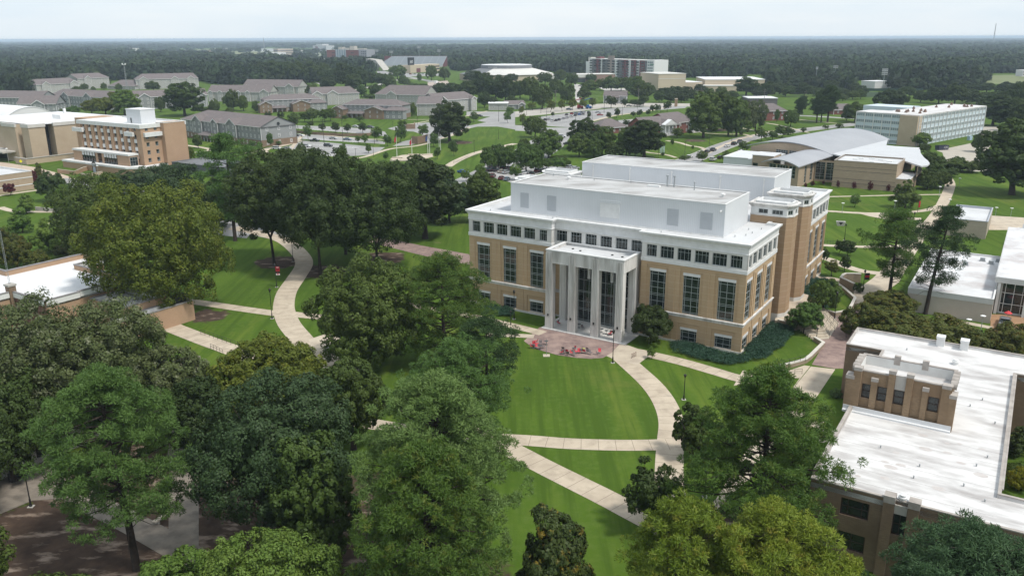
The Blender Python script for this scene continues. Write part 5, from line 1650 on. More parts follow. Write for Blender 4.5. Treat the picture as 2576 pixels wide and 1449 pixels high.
# --- pale blue curtain-walled hall
def curtain_hall():
    th = .285
    R = thing('curtain_wall_hall', 'long pale blue glass-panelled four-storey hall with tan brick corner, upper right', 'building', ab(13.9, 334), -AZ - th)
    FH = 3.2
    H = 15.5
    body = MB().prism([(-33, 0), (0, 0), (0, 88), (-22, 88), (-22, 16), (-33, 16)], 0, H - .3)
    body.build('panel_wall', M_SPAN, R)
    MB().prism([(-33.2, -.2), (.2, -.2), (.2, 88.2), (-22.2, 88.2), (-22.2, 16.2), (-33.2, 16.2)], H - .3, H + .15, bot=True).build('roof', M_OLDROOF, R)
    MB().box(-9.2, .1, -1.2, 4, 0, H - .35).build('brick_corner', M_BUFF, R)
    WK = dict(fm=M_WHITE2, gm=M_BLUEGL, bar=.1, edge=.1, dep=.16)
    for f in range(5):
        z = .75 + f * FH - .6
        for i in range(9):
            window(R, .15, .6 + i * 9.72 + .0, z + .5, math.pi / 2, 9.3, 1.55, (.167, .333, .5, .667, .833), (), **WK)
        for i in range(5):
            window(R, -32.8 + i * 4.75, -.15, z + .5, 0, 4.4, 1.55, (.25, .5, .75), (), **WK)
    for i in range(19):
        MB().box(-.0, .42, i * 4.86 - .14 + .3, i * 4.86 + .14 + .3, 0, H - .32).build('mullion', M_WHITE2, R)
    for i in range(6):
        MB().box(-33.05 + i * 4.75, -32.75 + i * 4.75, -.4, 0, 0, H - .32).build('mullion', M_WHITE2, R)
    MB().box(-60, -33.4, 62, 80, 0, 14).build('rear_wing', M_SPAN, R)
    rn = random.Random(4)
    rust = mat('rusty_vent', (.2, .13, .1), rough=.8)
    for i in range(17):
        x, y = rn.uniform(-20, -2), rn.uniform(3, 86)
        MB().box(x - .6, x + .6, y - .5, y + .5, H + .15, H + .9).lathe([(.4, H + .9), (.4, H + 1.4), (.6, H + 1.4), (.001, H + 1.7)], 8, (x, y)).build('roof_vent', rust, R)
curtain_hall()

# --- brick tower and tan theatre (upper left)
def brick_tower():
    R = thing('brick_tower', 'six-storey tan brick tower with white roof band and white panels under windows', 'building', ab(276, 73.4), -AZ)
    H = 20.0
    WK = dict(fm=M_FRAME, bar=.12, edge=.14, gm=M_GLASS)
    w = MB()
    cols = [3.2 + i * 4.6 for i in range(9)]
    ops = [(c, c + 1.7, 3.4 + f * 3.25 + .9, 3.4 + f * 3.25 + 2.7, (), (.3,), WK) for c in cols for f in range(5)]
    facade(w, R, (-45, 0), (0, 0), 0, H - 1.5, ops, depth=.5)
    facade(w, R, (0, 0), (0, 9.3), 0, H - 1.5, [(c, c + 1.5, 3.4 + f * 3.25 + .9, 3.4 + f * 3.25 + 2.7, (), (.3,), WK) for c in (2, 6.2) for f in range(5)], depth=.4)
    w.wall((0, 9.3), (0, 22), 0, H).wall((0, 22), (-45, 22), 0, H).wall((-45, 22), (-45, 0), 0, H)
    w.build('brick_wall', M_ORANGE, R)
    for c in cols:
        for f in range(1, 5):
            if f < 4 or c < 36:
                MB().box(c - 45 + .0, c - 45 + 1.7, -.12, .0, 3.4 + f * 3.25 - .75, 3.4 + f * 3.25 + .75).build('white_panel', M_WHITE2, R)
        MB().box(c - 45 - 1.05, c - 45 - .55, -.5, -.003, 3.4, H - 1.6).build('pilaster', M_ORANGE, R)
    b = MB().box(-45.2, .3, -.45, .3, H - 1.5, H + .1).box(-.3, .35, .3, 9.3, H - 1.5, H + .098).box(-45.2, -44.6, .3, 22, H - 1.5, H + .098).box(-44.6, .1, 21.6, 22.2, H - 1.5, H + .1)
    b.build('roof_band', M_WHITE2, R)
    MB().box(-44.7, 0, .2, 21.7, H - .9, H - .6).build('roof', M_WHROOF, R)
    for x0, x1 in ((-9.5, -3.8), (-47.5, -40)):
        MB().box(x0, x1, -1.5, -.51, 15.2, 16.9).build('balcony_band', M_WHITE2, R)
    MB().box(.0, 1.3, 1.0, 9.2, 15.0, 16.7).build('balcony_band', M_WHITE2, R)
    k = MB().box(-2.7, 2.5, 9.3, 19.3, 0, H + .15).build('brick_stair_block', M_ORANGE, R)
    MB().box(-2.8, 2.6, 9.2, 9.6, H + .15, H + .4).box(-2.8, 2.6, 19, 19.4, H + .15, H + .4).box(2.2, 2.6, 9.6, 19, H + .15, H + .398).box(-2.8, -2.4, 9.6, 19, H + .15, H + .398).build('stair_block_coping', M_WHITE2, k)
    MB().box(-57, -45.3, 6, 20, 0, H).build('left_pier', M_ORANGE, R)
    p = MB().box(-19, -9, 7, 14, H - .6, H + 5.2).build('penthouse', M_METAL, R)
    MB().box(-19.2, -8.8, 6.8, 14.2, H + 5.2, H + 5.45).build('penthouse_roof', M_WHROOF, p)
    window(R, -16.5, 6.9, H - .5, 0, 1.1, 2.2, fm=M_FRAME, gm=M_GLASS2)
    # podium and entrance
    pd = MB().prism([(-48, -7.6), (-2, -7.6), (4.2, -3), (4.2, 1), (2.6, 9.2), (.1, 9.2), (.1, -.02), (-48, -.02)], 0, 2.6).build('podium', M_ORANGE, R)
    MB().prism([(-48.2, -7.8), (-1.9, -7.8), (4.4, -3.1), (4.4, 1.2), (2.8, 9.1), (.2, 9.1), (.2, -.6), (-48.2, -.6)], 2.6, 3.35, bot=True).build('podium_coping', M_WHITE2, pd)
    e = MB().box(-43, -3, -5, -.5, 3.3, 7.6, 'f').box(-43, -36.5, -5.01, -4.8, 3.3, 7.6).box(-11, -3, -5.01, -4.8, 3.3, 7.6).box(-26.5, -25, -5.01, -4.8, 3.3, 7.6).box(-22, -20.5, -5.01, -4.8, 3.3, 7.6)
    en = e.build('entrance_block', M_ORANGE, R)
    MB().box(-43.2, -2.7, -5.3, -.5, 7.6, 8.3).build('entrance_roof', M_WHITE2, en)
    for i in range(5):
        for x in (-36.3 + i * 1.95, -20.3 + i * 1.85):
            MB().box(x, x + 1.3, -5.05, -4.9, 6.0, 7.55).build('white_panel', M_WHITE2, R)
            MB().box(x + .1, x + 1.2, -4.7, -4.5, 3.3, 6.0).build('entrance_glass', M_GLASS, R)
    window(R, -2.9, -4.6, 3.35, math.pi / 2, 3.6, 3.6, (.33, .66), (.6,), fm=M_FRAME)
    return R
brick_tower()
def theatre():
    R = thing('theatre', 'windowless buff brick theatre with dark vertical slots, left of the brick tower', 'building', ab(348, 66), -AZ)
    H = 17
    w = MB().box(-60, -6, 2.0, 50, 0, H, 't').box(-6, 0, 0, 7.5, 0, H, 't').box(-4.5, .3, 11.4, 50, 0, H, 't').box(-20, -9, -1.2, 2, 0, H, 't')
    w.build('brick_wall', M_BUFF, R)
    MB().box(-5.9, -4.6, 7.5, 11.4, 0, H - .6).build('dark_slot', M_BLACK, R)
    MB().box(-25.2, -23.8, 1.7, 2.1, 4, H - 1).build('dark_slot', M_BLACK, R)
    b = MB()
    b.box(-60.3, -6, 1.7, 2.5, H - 1.3, H + .2).box(-6.2, .3, -.3, .4, H - 1.3, H + .205).box(-.3, .33, .4, 7.7, H - 1.3, H + .203).box(-.5, .6, 11.2, 50, H - 1.3, H + .2).box(-20.2, -8.8, -1.5, -.6, H - 1.3, H + .21)
    b.build('roof_band', mat('pale_stone_band', (.58, .56, .53), (.52, .5, .47), .4), R)
    MB().box(-60, -.2, 2.2, 50, H - .3, H).build('roof', M_WHROOF, R)
    MB().box(-22, -15, 24, 30, H, H + 2).build('roof_unit', M_WHITEP, R)
    MB().box(-40, -39, 40, 41, H, H + 3).build('roof_flue', M_WHITEP, R)
    MB().box(-45, -12, -7, 2, 4.2, 4.9).build('entrance_canopy', M_CONC2, R)
    MB().box(-44, -13, 1.6, 1.95, 0, 4.2).build('entrance_glass', M_GLASS, R)
    lw = MB().box(-6, 3.2, -5, -4.5, 0, 2.5).box(2.7, 3.2, -4.5, 30, 0, 2.498).build('court_wall', M_BUFF, R)
    MB().box(-6.2, 3.4, -5.2, -4.4, 2.5, 2.85).box(2.6, 3.4, -4.4, 30, 2.5, 2.848).build('court_wall_coping', M_CONC2, lw)
theatre()
r = flat('stone_annex', 'low tan stone building with white bands at left edge, beside the purple-leaved trees', 'building', 278.5, 4, 26, 24, 6.8, M_SANDST, M_ROOF, par=.6)
for z in (2.0, 4.6):
    MB().box(.003, .1, .1, 23.9, z, z + .3).build('stone_band', M_WHITE2, r)
r = flat('dark_roof_annex', 'low building with dark grey ribbed fascia at the foot of the brick tower', 'building', 236, 82, 34, 16, 4.2, mat('ribbed_metal', (.16, .165, .175), (.13, .135, .145), .5, coord='uv', lines=(.4, .15, (.09, .09, .1), 0)), M_DGREY, par=.3, trimm=M_DGREY)
for x, y in ((-8, 11), (-20, 9), (-14, 12)):
    MB().box(x - .8, x + .8, y - .8, y + .8, 3.9, 4.9).build('roof_unit', M_STEEL, r)
R = thing('vaulted_hall', 'white barrel-roofed hall beyond the theatre at the left edge', 'building', ab(430, 96), -AZ)
inv_ = (Matrix.Translation(ab(430, 96)) @ Matrix.Rotation(-AZ, 4, 'Z')).inverted()
MB().box(-60, 0, 0, 30, 0, 12).build('wall', M_BUFF, R)
vault('barrel_roof', (492, 95, 12), (492, 127, 12), (429, 127, 12), (429, 95, 12), 7, M_WHROOF, R, inv_)
gw = MB()
gable_arc(gw, inv_, (429.2, 95, 12), (429.2, 127, 12), 11.9, 6.8)
gw.build('end_wall', M_TRIMW, R)

# --- dormitories
def house_roof(mb, x0, x1, y0, y1, ze, zr, hipl=0.0, hipr=0.0, ov=.6):
    "ridge along x"
    x0, x1, y0, y1 = x0 - ov, x1 + ov, y0 - ov, y1 + ov
    ym = (y0 + y1) / 2
    ze2 = ze - .1
    a, b = (x0 + hipl, ym, zr), (x1 - hipr, ym, zr)
    c = [(x0, y0, ze2), (x1, y0, ze2), (x1, y1, ze2), (x0, y1, ze2)]
    mb.face([c[0], c[1], b, a]).face([c[2], c[3], a, b])
    if hipl:
        mb.face([c[3], c[0], a])
    if hipr:
        mb.face([c[1], c[2], b])
    for p, q in ((c[0], c[1]), (c[1], c[2]), (c[2], c[3]), (c[3], c[0])):
        if (p[0] == q[0]) and not (hipl if p[0] == x0 else hipr):
            continue
        mb.face([(p[0], p[1], p[2] - .25), (q[0], q[1], q[2] - .25), q, p])
    mb.face([(p[0], p[1], ze2 - .25) for p in c[::-1]])
DORM_KW = dict(fm=M_TRIMW, gm=M_GLASS2, bar=.12, edge=.2, dep=.12)
def dorm(label, k, L, Rr, depth, eave, ridge, gables=(), hip=(0, 0), base=0.0, floors=3, siding=None, bay=None, name='dormitory', right_windows=True, porch=None, group='dormitory blocks', wgap=None, roofm=None):
    P, Q = gnd(k, *L), gnd(k, *Rr)
    Wd = (Q - P).length
    R = thing(name, label, 'building', P, math.atan2(Q.y - P.y, Q.x - P.x), group)
    sd = siding or M_SID
    w = MB()
    for a, b in (((0, 0), (Wd, 0)), ((Wd, 0), (Wd, depth)), ((Wd, depth), (0, depth)), ((0, depth), (0, 0))):
        w.wall(a, b, base, eave)
    if not hip[0]:
        w.face([(0, depth, eave), (0, 0, eave), (0, depth / 2, ridge - .3)])
    if not hip[1]:
        w.face([(Wd, 0, eave), (Wd, depth, eave), (Wd, depth / 2, ridge - .3)])
    w.build('wall', sd, R)
    if base:
        MB().box(-.06, Wd + .06, -.06, depth + .06, 0, base).build('brick_base', M_BRND, R)
    rf = MB()
    house_roof(rf, 0, Wd, 0, depth, eave, ridge, *hip)
    rf.build('roof', roofm or M_SHING, R)
    fh = eave / floors
    taken = []
    for g in gables:
        gx, gw, gd = g[0] * Wd, g[1], g[2]
        taken.append((gx - gw / 2 - .6, gx + gw / 2 + .6))
        gz = eave + gw * .32
        B = MB()
        x0, x1 = gx - gw / 2, gx + gw / 2
        B.wall((x0, -gd), (x1, -gd), 0, eave).wall((x1, -gd), (x1, .1), 0, eave).wall((x0, .1), (x0, -gd), 0, eave)
        B.face([(x0, -gd, eave), (x1, -gd, eave), (gx, -gd, gz)])
        b = B.build('gable_bay', g[3] if len(g) > 3 else sd, R)
        rr = MB()
        yb = min(depth / 2, (gz - eave) / max(.05, (ridge - eave) / (depth / 2)) + .6)
        o = .55
        for s in (-1, 1):
            rr.face([(gx + s * (gw / 2 + o), -gd - o, eave - .32), (gx, -gd - o, gz + .12), (gx, yb + .5, gz + .12), (gx + s * (gw / 2 + o), .1, eave - .32)][::s])
            rr.face([(gx + s * (gw / 2 + o), -gd - o, eave - .5), (gx, -gd - o, gz - .06), (gx, -gd - o, gz + .12), (gx + s * (gw / 2 + o), -gd - o, eave - .32)][::-s])
        rr.build('gable_roof', roofm or M_SHING, b)
        tr = MB()
        for s in (-1, 1):
            tr.face([(gx + s * (gw / 2 + o + .02), -gd - o - .03, eave - .9), (gx, -gd - o - .03, gz - .5), (gx, -gd - o - .03, gz + .1), (gx + s * (gw / 2 + o + .02), -gd - o - .03, eave - .32)][::-s])
        for x in (x0, x1):
            tr.box(x - .12, x + .12, -gd - .06, -gd + .1, base, eave)
        tr.build('gable_trim', M_TRIMW, b)
        if base:
            MB().box(x0 - .07, x1 + .07, -gd - .07, -gd + .5, 0, base).build('bay_brick_base', M_BRND, b)
        n = max(1, int(gw / 3.2))
        for f in range(floors):
            for i in range(n):
                x = x0 + gw * (i + .5) / n
                window(R, x - .65, -gd - .1, fh * f + fh * .28, 0, 1.3, min(1.7, fh * .5), (.5,), (.5,), **DORM_KW)
    step = wgap or 3.6
    n = int(Wd / step)
    for i in range(n):
        x = Wd * (i + .5) / n
        if any(a < x < b for a, b in taken):
            continue
        for f in range(floors):
            window(R, x - .5, -.11, fh * f + fh * .28, 0, 1.0, min(1.7, fh * .5), (), (.5,), **DORM_KW)
    if right_windows:
        n = max(1, int(depth / 6))
        for i in range(n):
            for f in range(floors):
                y = depth * (i + .5) / n
                window(R, Wd + .11, y - .6, fh * f + fh * .28, math.pi / 2, 1.4, min(1.7, fh * .5), (.5,), (.5,), **DORM_KW)
    for x in (0, Wd):
        MB().box(x - .14, x + .14, -.08, .1, base, eave).build('corner_board', M_TRIMW, R)
    MB().box(-.5, Wd + .5, -.66, -.6, eave - .42, eave - .12).build('gutter', M_TRIMW, R)
    if porch:
        x0, x1, pd, pz = porch[0] * Wd, porch[1] * Wd, porch[2], porch[3]
        p = MB()
        p.face([(x0 - .4, -pd - .4, pz), (x1 + .4, -pd - .4, pz), (x1 - 1, -.1, pz + 1.5), (x0 + 1, -.1, pz + 1.5)])
        p.face([(x0 - .4, -pd - .4, pz), (x0 + 1, -.1, pz + 1.5), (x0 - .4, -.1, pz)]).face([(x1 + .4, -pd - .4, pz), (x1 + .4, -.1, pz), (x1 - 1, -.1, pz + 1.5)])
        p.face([(x0 - .4, -pd - .4, pz - .3), (x1 + .4, -pd - .4, pz - .3), (x1 + .4, -pd - .4, pz), (x0 - .4, -pd - .4, pz)])
        pr = p.build('porch_roof', M_SHING, R)
        nn = max(3, int((x1 - x0) / 3))
        for i in range(nn + 1):
            x = x0 + (x1 - x0) * i / nn
            MB().box(x - .12, x + .12, -pd, -pd + .24, 0, pz - .2).build('porch_post', M_TRIMW, pr)
    return R
GB = lambda *q: q
d1 = dorm('three-storey grey dormitory with brown brick base right of the brick tower', 'l4', (145, 420), (1085, 545), 22, 10.4, 15, gables=[(.23, 9, 1.2), (.46, 6, 1.2), (.67, 9, 1.2)], hip=(11, 0), base=3.4, porch=(.3, .62, 4.5, 3.3))
MB().lathe([(.9, -.05), (.9, .05), (.001, .051)], 14).build('round_vent', M_GLASS2, d1, ((gnd('l4', 1085, 545) - gnd('l4', 145, 420)).length + .1, 11, 11.2)).rotation_euler = (0, math.pi / 2, 0)
for lab, k, L, Rr in (('nearer grey dormitory with brown gabled wings and porch, behind the retaining wall', 'c2', (795, 948), (1500, 962)), ('farther grey dormitory with brown gabled wings, above the end of the brick-based dormitory', 'c2', (15, 898), (690, 875))):
    R_ = dorm(lab, k, (L[0] + (Rr[0] - L[0]) * .1, L[1] - 40), (Rr[0] - (Rr[0] - L[0]) * .08, Rr[1] - 40), 16, 9.2, 12.6, hip=(8, 8), base=3.0, floors=3, right_windows=False, porch=(.1, .36, 4, 3.2))
    Wd = (gnd(k, Rr[0] - (Rr[0] - L[0]) * .08, Rr[1] - 40) - gnd(k, L[0] + (Rr[0] - L[0]) * .1, L[1] - 40)).length
    for x0, x1 in ((-.13, .08), (.45, .76)):
        w = MB().box(x0 * Wd, x1 * Wd, -8, 0, 0, 6.4)
        xm = (x0 + x1) / 2 * Wd
        w.face([(x0 * Wd, -8, 6.4), (x1 * Wd, -8, 6.4), (xm, -8, 8.6)])
        wg = w.build('brick_wing', M_BRND, R_)
        q = MB()
        for s in (-1, 1):
            e = (x1 - x0) / 2 * Wd * s + .5 * s
            q.face([(xm + e, -8.6, 6.2), (xm, -8.6, 8.8), (xm, .3, 8.8), (xm + e, .3, 6.2)][::s])
        q.build('wing_roof', M_SHING, wg)
        q = MB()
        for s in (-1, 1):
            e = (x1 - x0) / 2 * Wd * s + .5 * s
            q.face([(xm + e, -8.65, 5.95), (xm, -8.65, 8.5), (xm, -8.65, 8.8), (xm + e, -8.65, 6.2)][::-s])
        q.build('wing_trim', M_TRIMW, wg)
        for zz in (1.1, 4.1):
            for xx in (.3, .7):
                window(R_, (x0 + (x1 - x0) * xx) * Wd - .4, -8.12, zz, 0, .8, 1.5, (), (.5,), fm=M_TRIMW, gm=M_GLASS2, edge=.12)
    w = MB().box(.76 * Wd, 1.08 * Wd, -6, 0, 0, 6.2).build('siding_wing', M_SID, R_)
    q = MB()
    house_roof(q, .76 * Wd, 1.08 * Wd, -6, 5, 6.2, 8.4, 4, 4)
    q.build('wing_roof', M_SHING, w)
    for f in range(2):
        for xx in (.82, .92, 1.02):
            window(R_, xx * Wd - .7, -6.12, 1 + f * 3, 0, 1.4, 1.6, (.5,), (.5,), **DORM_KW)
dorm('pale gabled dormitory behind the farther brown-winged dormitory', 'c2', (560, 790), (1020, 775), 22, 9.5, 14.5, gables=[(.08, 8, 3, M_SID2), (.42, 9, 1.5, M_SID2)], hip=(0, 6), siding=M_SID2, right_windows=False, wgap=3)
dorm('long pale dormitory with white window strips behind the nearer brown-winged dormitory', 'c2', (1185, 800), (1680, 815), 22, 10.2, 17, gables=[(.34, 9, 1.2, M_SID2)], hip=(8, 0), siding=M_SID2, wgap=3)
R_ = dorm('pale L-shaped dormitory with stepped gables beside the large meadow oak', 'c2', (1600, 892), (1830, 892), 26, 8.6, 13, gables=[], siding=M_SID2)
dorm('pale wing of a dormitory running back to the right, with small porch', 'c2', (1800, 870), (2190, 834), 18, 9.4, 14.2, gables=[(.12, 9, 1, M_SID2), (.86, 5, 3, M_SID2)], hip=(0, 5), siding=M_SID2)
dorm('long townhouse dormitory row with small dormer gables, far left of centre, in front', 'c1', (2090, 748), (2706, 752), 18, 8.4, 14, gables=[(.05, 4, 1), (.2, 4, 1), (.35, 4, 1), (.5, 4, 1), (.65, 4, 1), (.92, 8, 2)], siding=M_SID2, floors=3)
dorm('long townhouse dormitory row with small dormer gables, the one farther back', 'c1', (2440, 692), (2990, 702), 18, 9.5, 15.5, gables=[(.08, 4, 1), (.26, 4, 1), (.42, 4, 1), (.58, 4, 1), (.86, 9, 2)], siding=M_SID2, floors=3)
dorm('grey gabled dormitory behind the theatre, left of the bright bushy trees', 'c1', (520, 800), (1110, 835), 18, 9.6, 14.2, gables=[(.28, 10, 1.2), (.66, 10, 1.2)], hip=(6, 0))
dorm('grey gabled dormitory right of the bright bushy trees, behind the big dark tree', 'c1', (1370, 832), (2085, 800), 18, 9.8, 14.4, gables=[(.12, 9, 1.2), (.45, 9, 1.2), (.9, 8, 1.2)])
dorm('pale grey dormitory with white balconies at the wood edge, far left', 'c1', (380, 690), (810, 662), 22, 10.5, 15.5, gables=[(.2, 9, 1.2, M_SID2), (.85, 9, 1.2, M_SID2)], hip=(6, 4), siding=M_SID2)
dorm('pale grey dormitory wing left of the round-roofed clubhouse', 'c1', (790, 632), (1100, 612), 20, 12, 17, gables=[(.3, 9, 1, M_SID2)], hip=(0, 5), siding=M_SID2)
dorm('wide pale grey dormitory at the wood edge, right of the clubhouse', 'c1', (1370, 630), (1990, 612), 20, 11, 16.5, gables=[(.12, 9, 1.2, M_SID2), (.62, 8, 1.2, M_SID2), (.88, 8, 1.2, M_SID2)], hip=(8, 4), siding=M_SID2)
dorm('small hip-roofed clubhouse between two far left dormitories', 'c1', (1080, 628), (1355, 632), 24, 4, 10, hip=(10, 10), floors=1, siding=M_SID2, name='clubhouse')
dorm('long grey-roofed townhouse row at the left edge behind the barrel roof', 'c1', (-60, 820), (420, 830), 18, 9, 14, hip=(0, 0), floors=3)
dorm('grey-roofed townhouse with front gable at the left edge, the nearer one', 'c1', (190, 885), (575, 880), 18, 8, 13.5, gables=[(.55, 9, 1.5)], floors=3)
dorm('small pale shed with white roof beside the car park road', 'c2', (2315, 838), (2500, 838), 10, 5.6, 6.2, floors=1, siding=M_SID2, name='shed', right_windows=False, group=None, wgap=6, roofm=M_WHROOF)
dorm('small grey house with gable at the edge of the road, left of the parked cars', 'c3', (-90, 830), (100, 825), 12, 4, 6.5, gables=[(.8, 5, 1)], floors=1, name='house', group=None)
dorm('grey-roofed two-storey house with white porch columns between trees by the road', 'c3', (885, 765), (1110, 768), 12, 6.2, 10, floors=2, siding=M_SID, name='house', group=None, porch=(.35, .7, 2, 5))
# --- red brick houses with white porticoes
def portico_house(label, k, L, Rr, depth, eave, ridge, pg):
    R = dorm(label, k, L, Rr, depth, eave, ridge, gables=[(pg, 9, 1.5, M_TRIMW)], hip=(0, 5), floors=2, siding=M_REDBR, name='brick_house', group='red brick houses with porticoes', wgap=5, roofm=M_SHING)
    Wd = (gnd(k, *Rr) - gnd(k, *L)).length
    p = MB()
    for i in range(4):
        p = MB().lathe([(.32, 0), (.3, .3), (.26, eave - .4), (.36, eave - .2), (.36, eave)], 10, (pg * Wd - 4 + i * 2.67, -3.6))
        p.build('portico_column', M_TRIMW, R)
    x = pg * Wd
    f = MB().box(x - 4.6, x + 4.6, -4.1, -1.4, eave, eave + .5)
    f.face([(x - 4.7, -4.2, eave + .5), (x + 4.7, -4.2, eave + .5), (x, -4.2, eave + 3)])
    f.face([(x - 4.9, -4.3, eave + .4), (x, -4.3, eave + 3.2), (x, -1, eave + 3.2), (x - 4.9, -1, eave + .4)][::-1])
    f.face([(x + 4.9, -4.3, eave + .4), (x, -4.3, eave + 3.2), (x, -1, eave + 3.2), (x + 4.9, -1, eave + .4)])
    f.build('pediment', M_TRIMW, R)
    MB().box(x - 4.6, x + 4.6, -4.2, 0, 0, .3).build('porch_floor', M_CONC2, R)
portico_house('red brick house with white columned portico and grey roof, left of the meadow', 'c3', (1290, 1105), (1640, 1075), 14, 6, 10.4, .62)
portico_house('red brick house with white columns facing right, in front of the large oak group', 'c3', (1560, 1080), (1800, 1050), 20, 6.6, 11.4, .88)
dorm('hip-roofed low house with brown-grey roof half hidden by the street oaks', 'c3', (850, 1075), (1130, 1060), 16, 3.6, 8, hip=(8, 8), floors=1, siding=M_REDBR, name='brick_house', group=None)
dorm('red brick house with grey hipped roof beside a pale driveway, upper right', 'c4', (-60, 945), (195, 938), 14, 6.6, 11, hip=(7, 7), floors=2, siding=M_REDBR, name='brick_house', group='red brick houses with porticoes', wgap=5)
dorm('small low brick house with brown roof between dark trees, upper right', 'c4', (670, 880), (850, 878), 12, 3.4, 7.2, hip=(6, 0), floors=1, siding=M_REDBR, name='brick_house', group=None, wgap=5)
# --- far buildings, each standing on its measured ground line
def fbox(name, label, k, L, Rr, depth, H, wm, rm=None, zoff=0, cat='building', par=None):
    P, Q = gnd(k, *L), gnd(k, *Rr)
    Wd = (Q - P).length
    R = thing(name, label, cat, P, math.atan2(Q.y - P.y, Q.x - P.x))
    MB().box(0, Wd, 0, depth, 0, H, 't').build('wall', wm, R)
    MB().box(-.3, Wd + .3, -.3, depth + .3, H, H + .5).build('roof', rm or M_WHROOF, R)
    return R, Wd
R, Wd = fbox('red_tower_block', 'dark red and grey hospital-like tower block on the horizon, left of the stadium', 'c2', (700, 380), (1020, 382), 40, 30, mat('dark_red_panel', (.19, .075, .065), (.165, .065, .058), .05, coord='uv', lines=(4.5, .5, (.26, .13, .11), 1)), M_CONC2)
MB().box(Wd * .28, Wd * .6, -1, 6, 0, 31).build('glass_bay', mat('steel_blue_glass', (.2, .26, .30), (.25, .31, .34), .05, rough=.2, coord='uv', lines=(5.5, 1.6, (.42, .46, .48), 0)), R)
MB().box(Wd, Wd * 1.24, -.5, 40, 0, 31).build('grey_wing', mat('grey_panel', (.30, .31, .33), (.27, .28, .3), .05), R)
for i in range(3):
    for f in range(6):
        window(R, Wd * 1.08 + i * 4, -.62, 3 + f * 4.5, 0, 2, 2.4, fm=M_DGREY, gm=M_GLASS2)
for x0, x1, z in ((.3, .42, 36), (.46, .62, 34), (.66, .8, 38), (.9, 1.1, 33)):
    MB().box(Wd * x0, Wd * x1, 10, 24, 30.5, z).build('roof_plant', mat('tan_plant', (.42, .40, .36), rough=.8), R)
for i in range(2):
    for f in range(3):
        for dx in (.16, .75):
            window(R, Wd * dx + i * 4, -.12, 9 + f * 7, 0, 2.4, 2.6, fm=M_DGREY, gm=M_GLASS)
R, Wd = fbox('hospital', 'white and red banded hospital far away below the horizon, left of the red tower', 'c2', (556, 248), (690, 250), 40, 24, mat('banded_white', (.6, .6, .6), (.56, .56, .56), .02, coord='uv', lines=(5, 1.6, (.22, .25, .27), 1)), M_CONC2)
MB().box(Wd * .28, Wd * .75, -2, 30, 0, 30).build('upper_block', MATS['banded_white'], R)
MB().box(Wd * .22, Wd * .4, -3, 10, 0, 20).build('red_stair', M_MAROON, R)
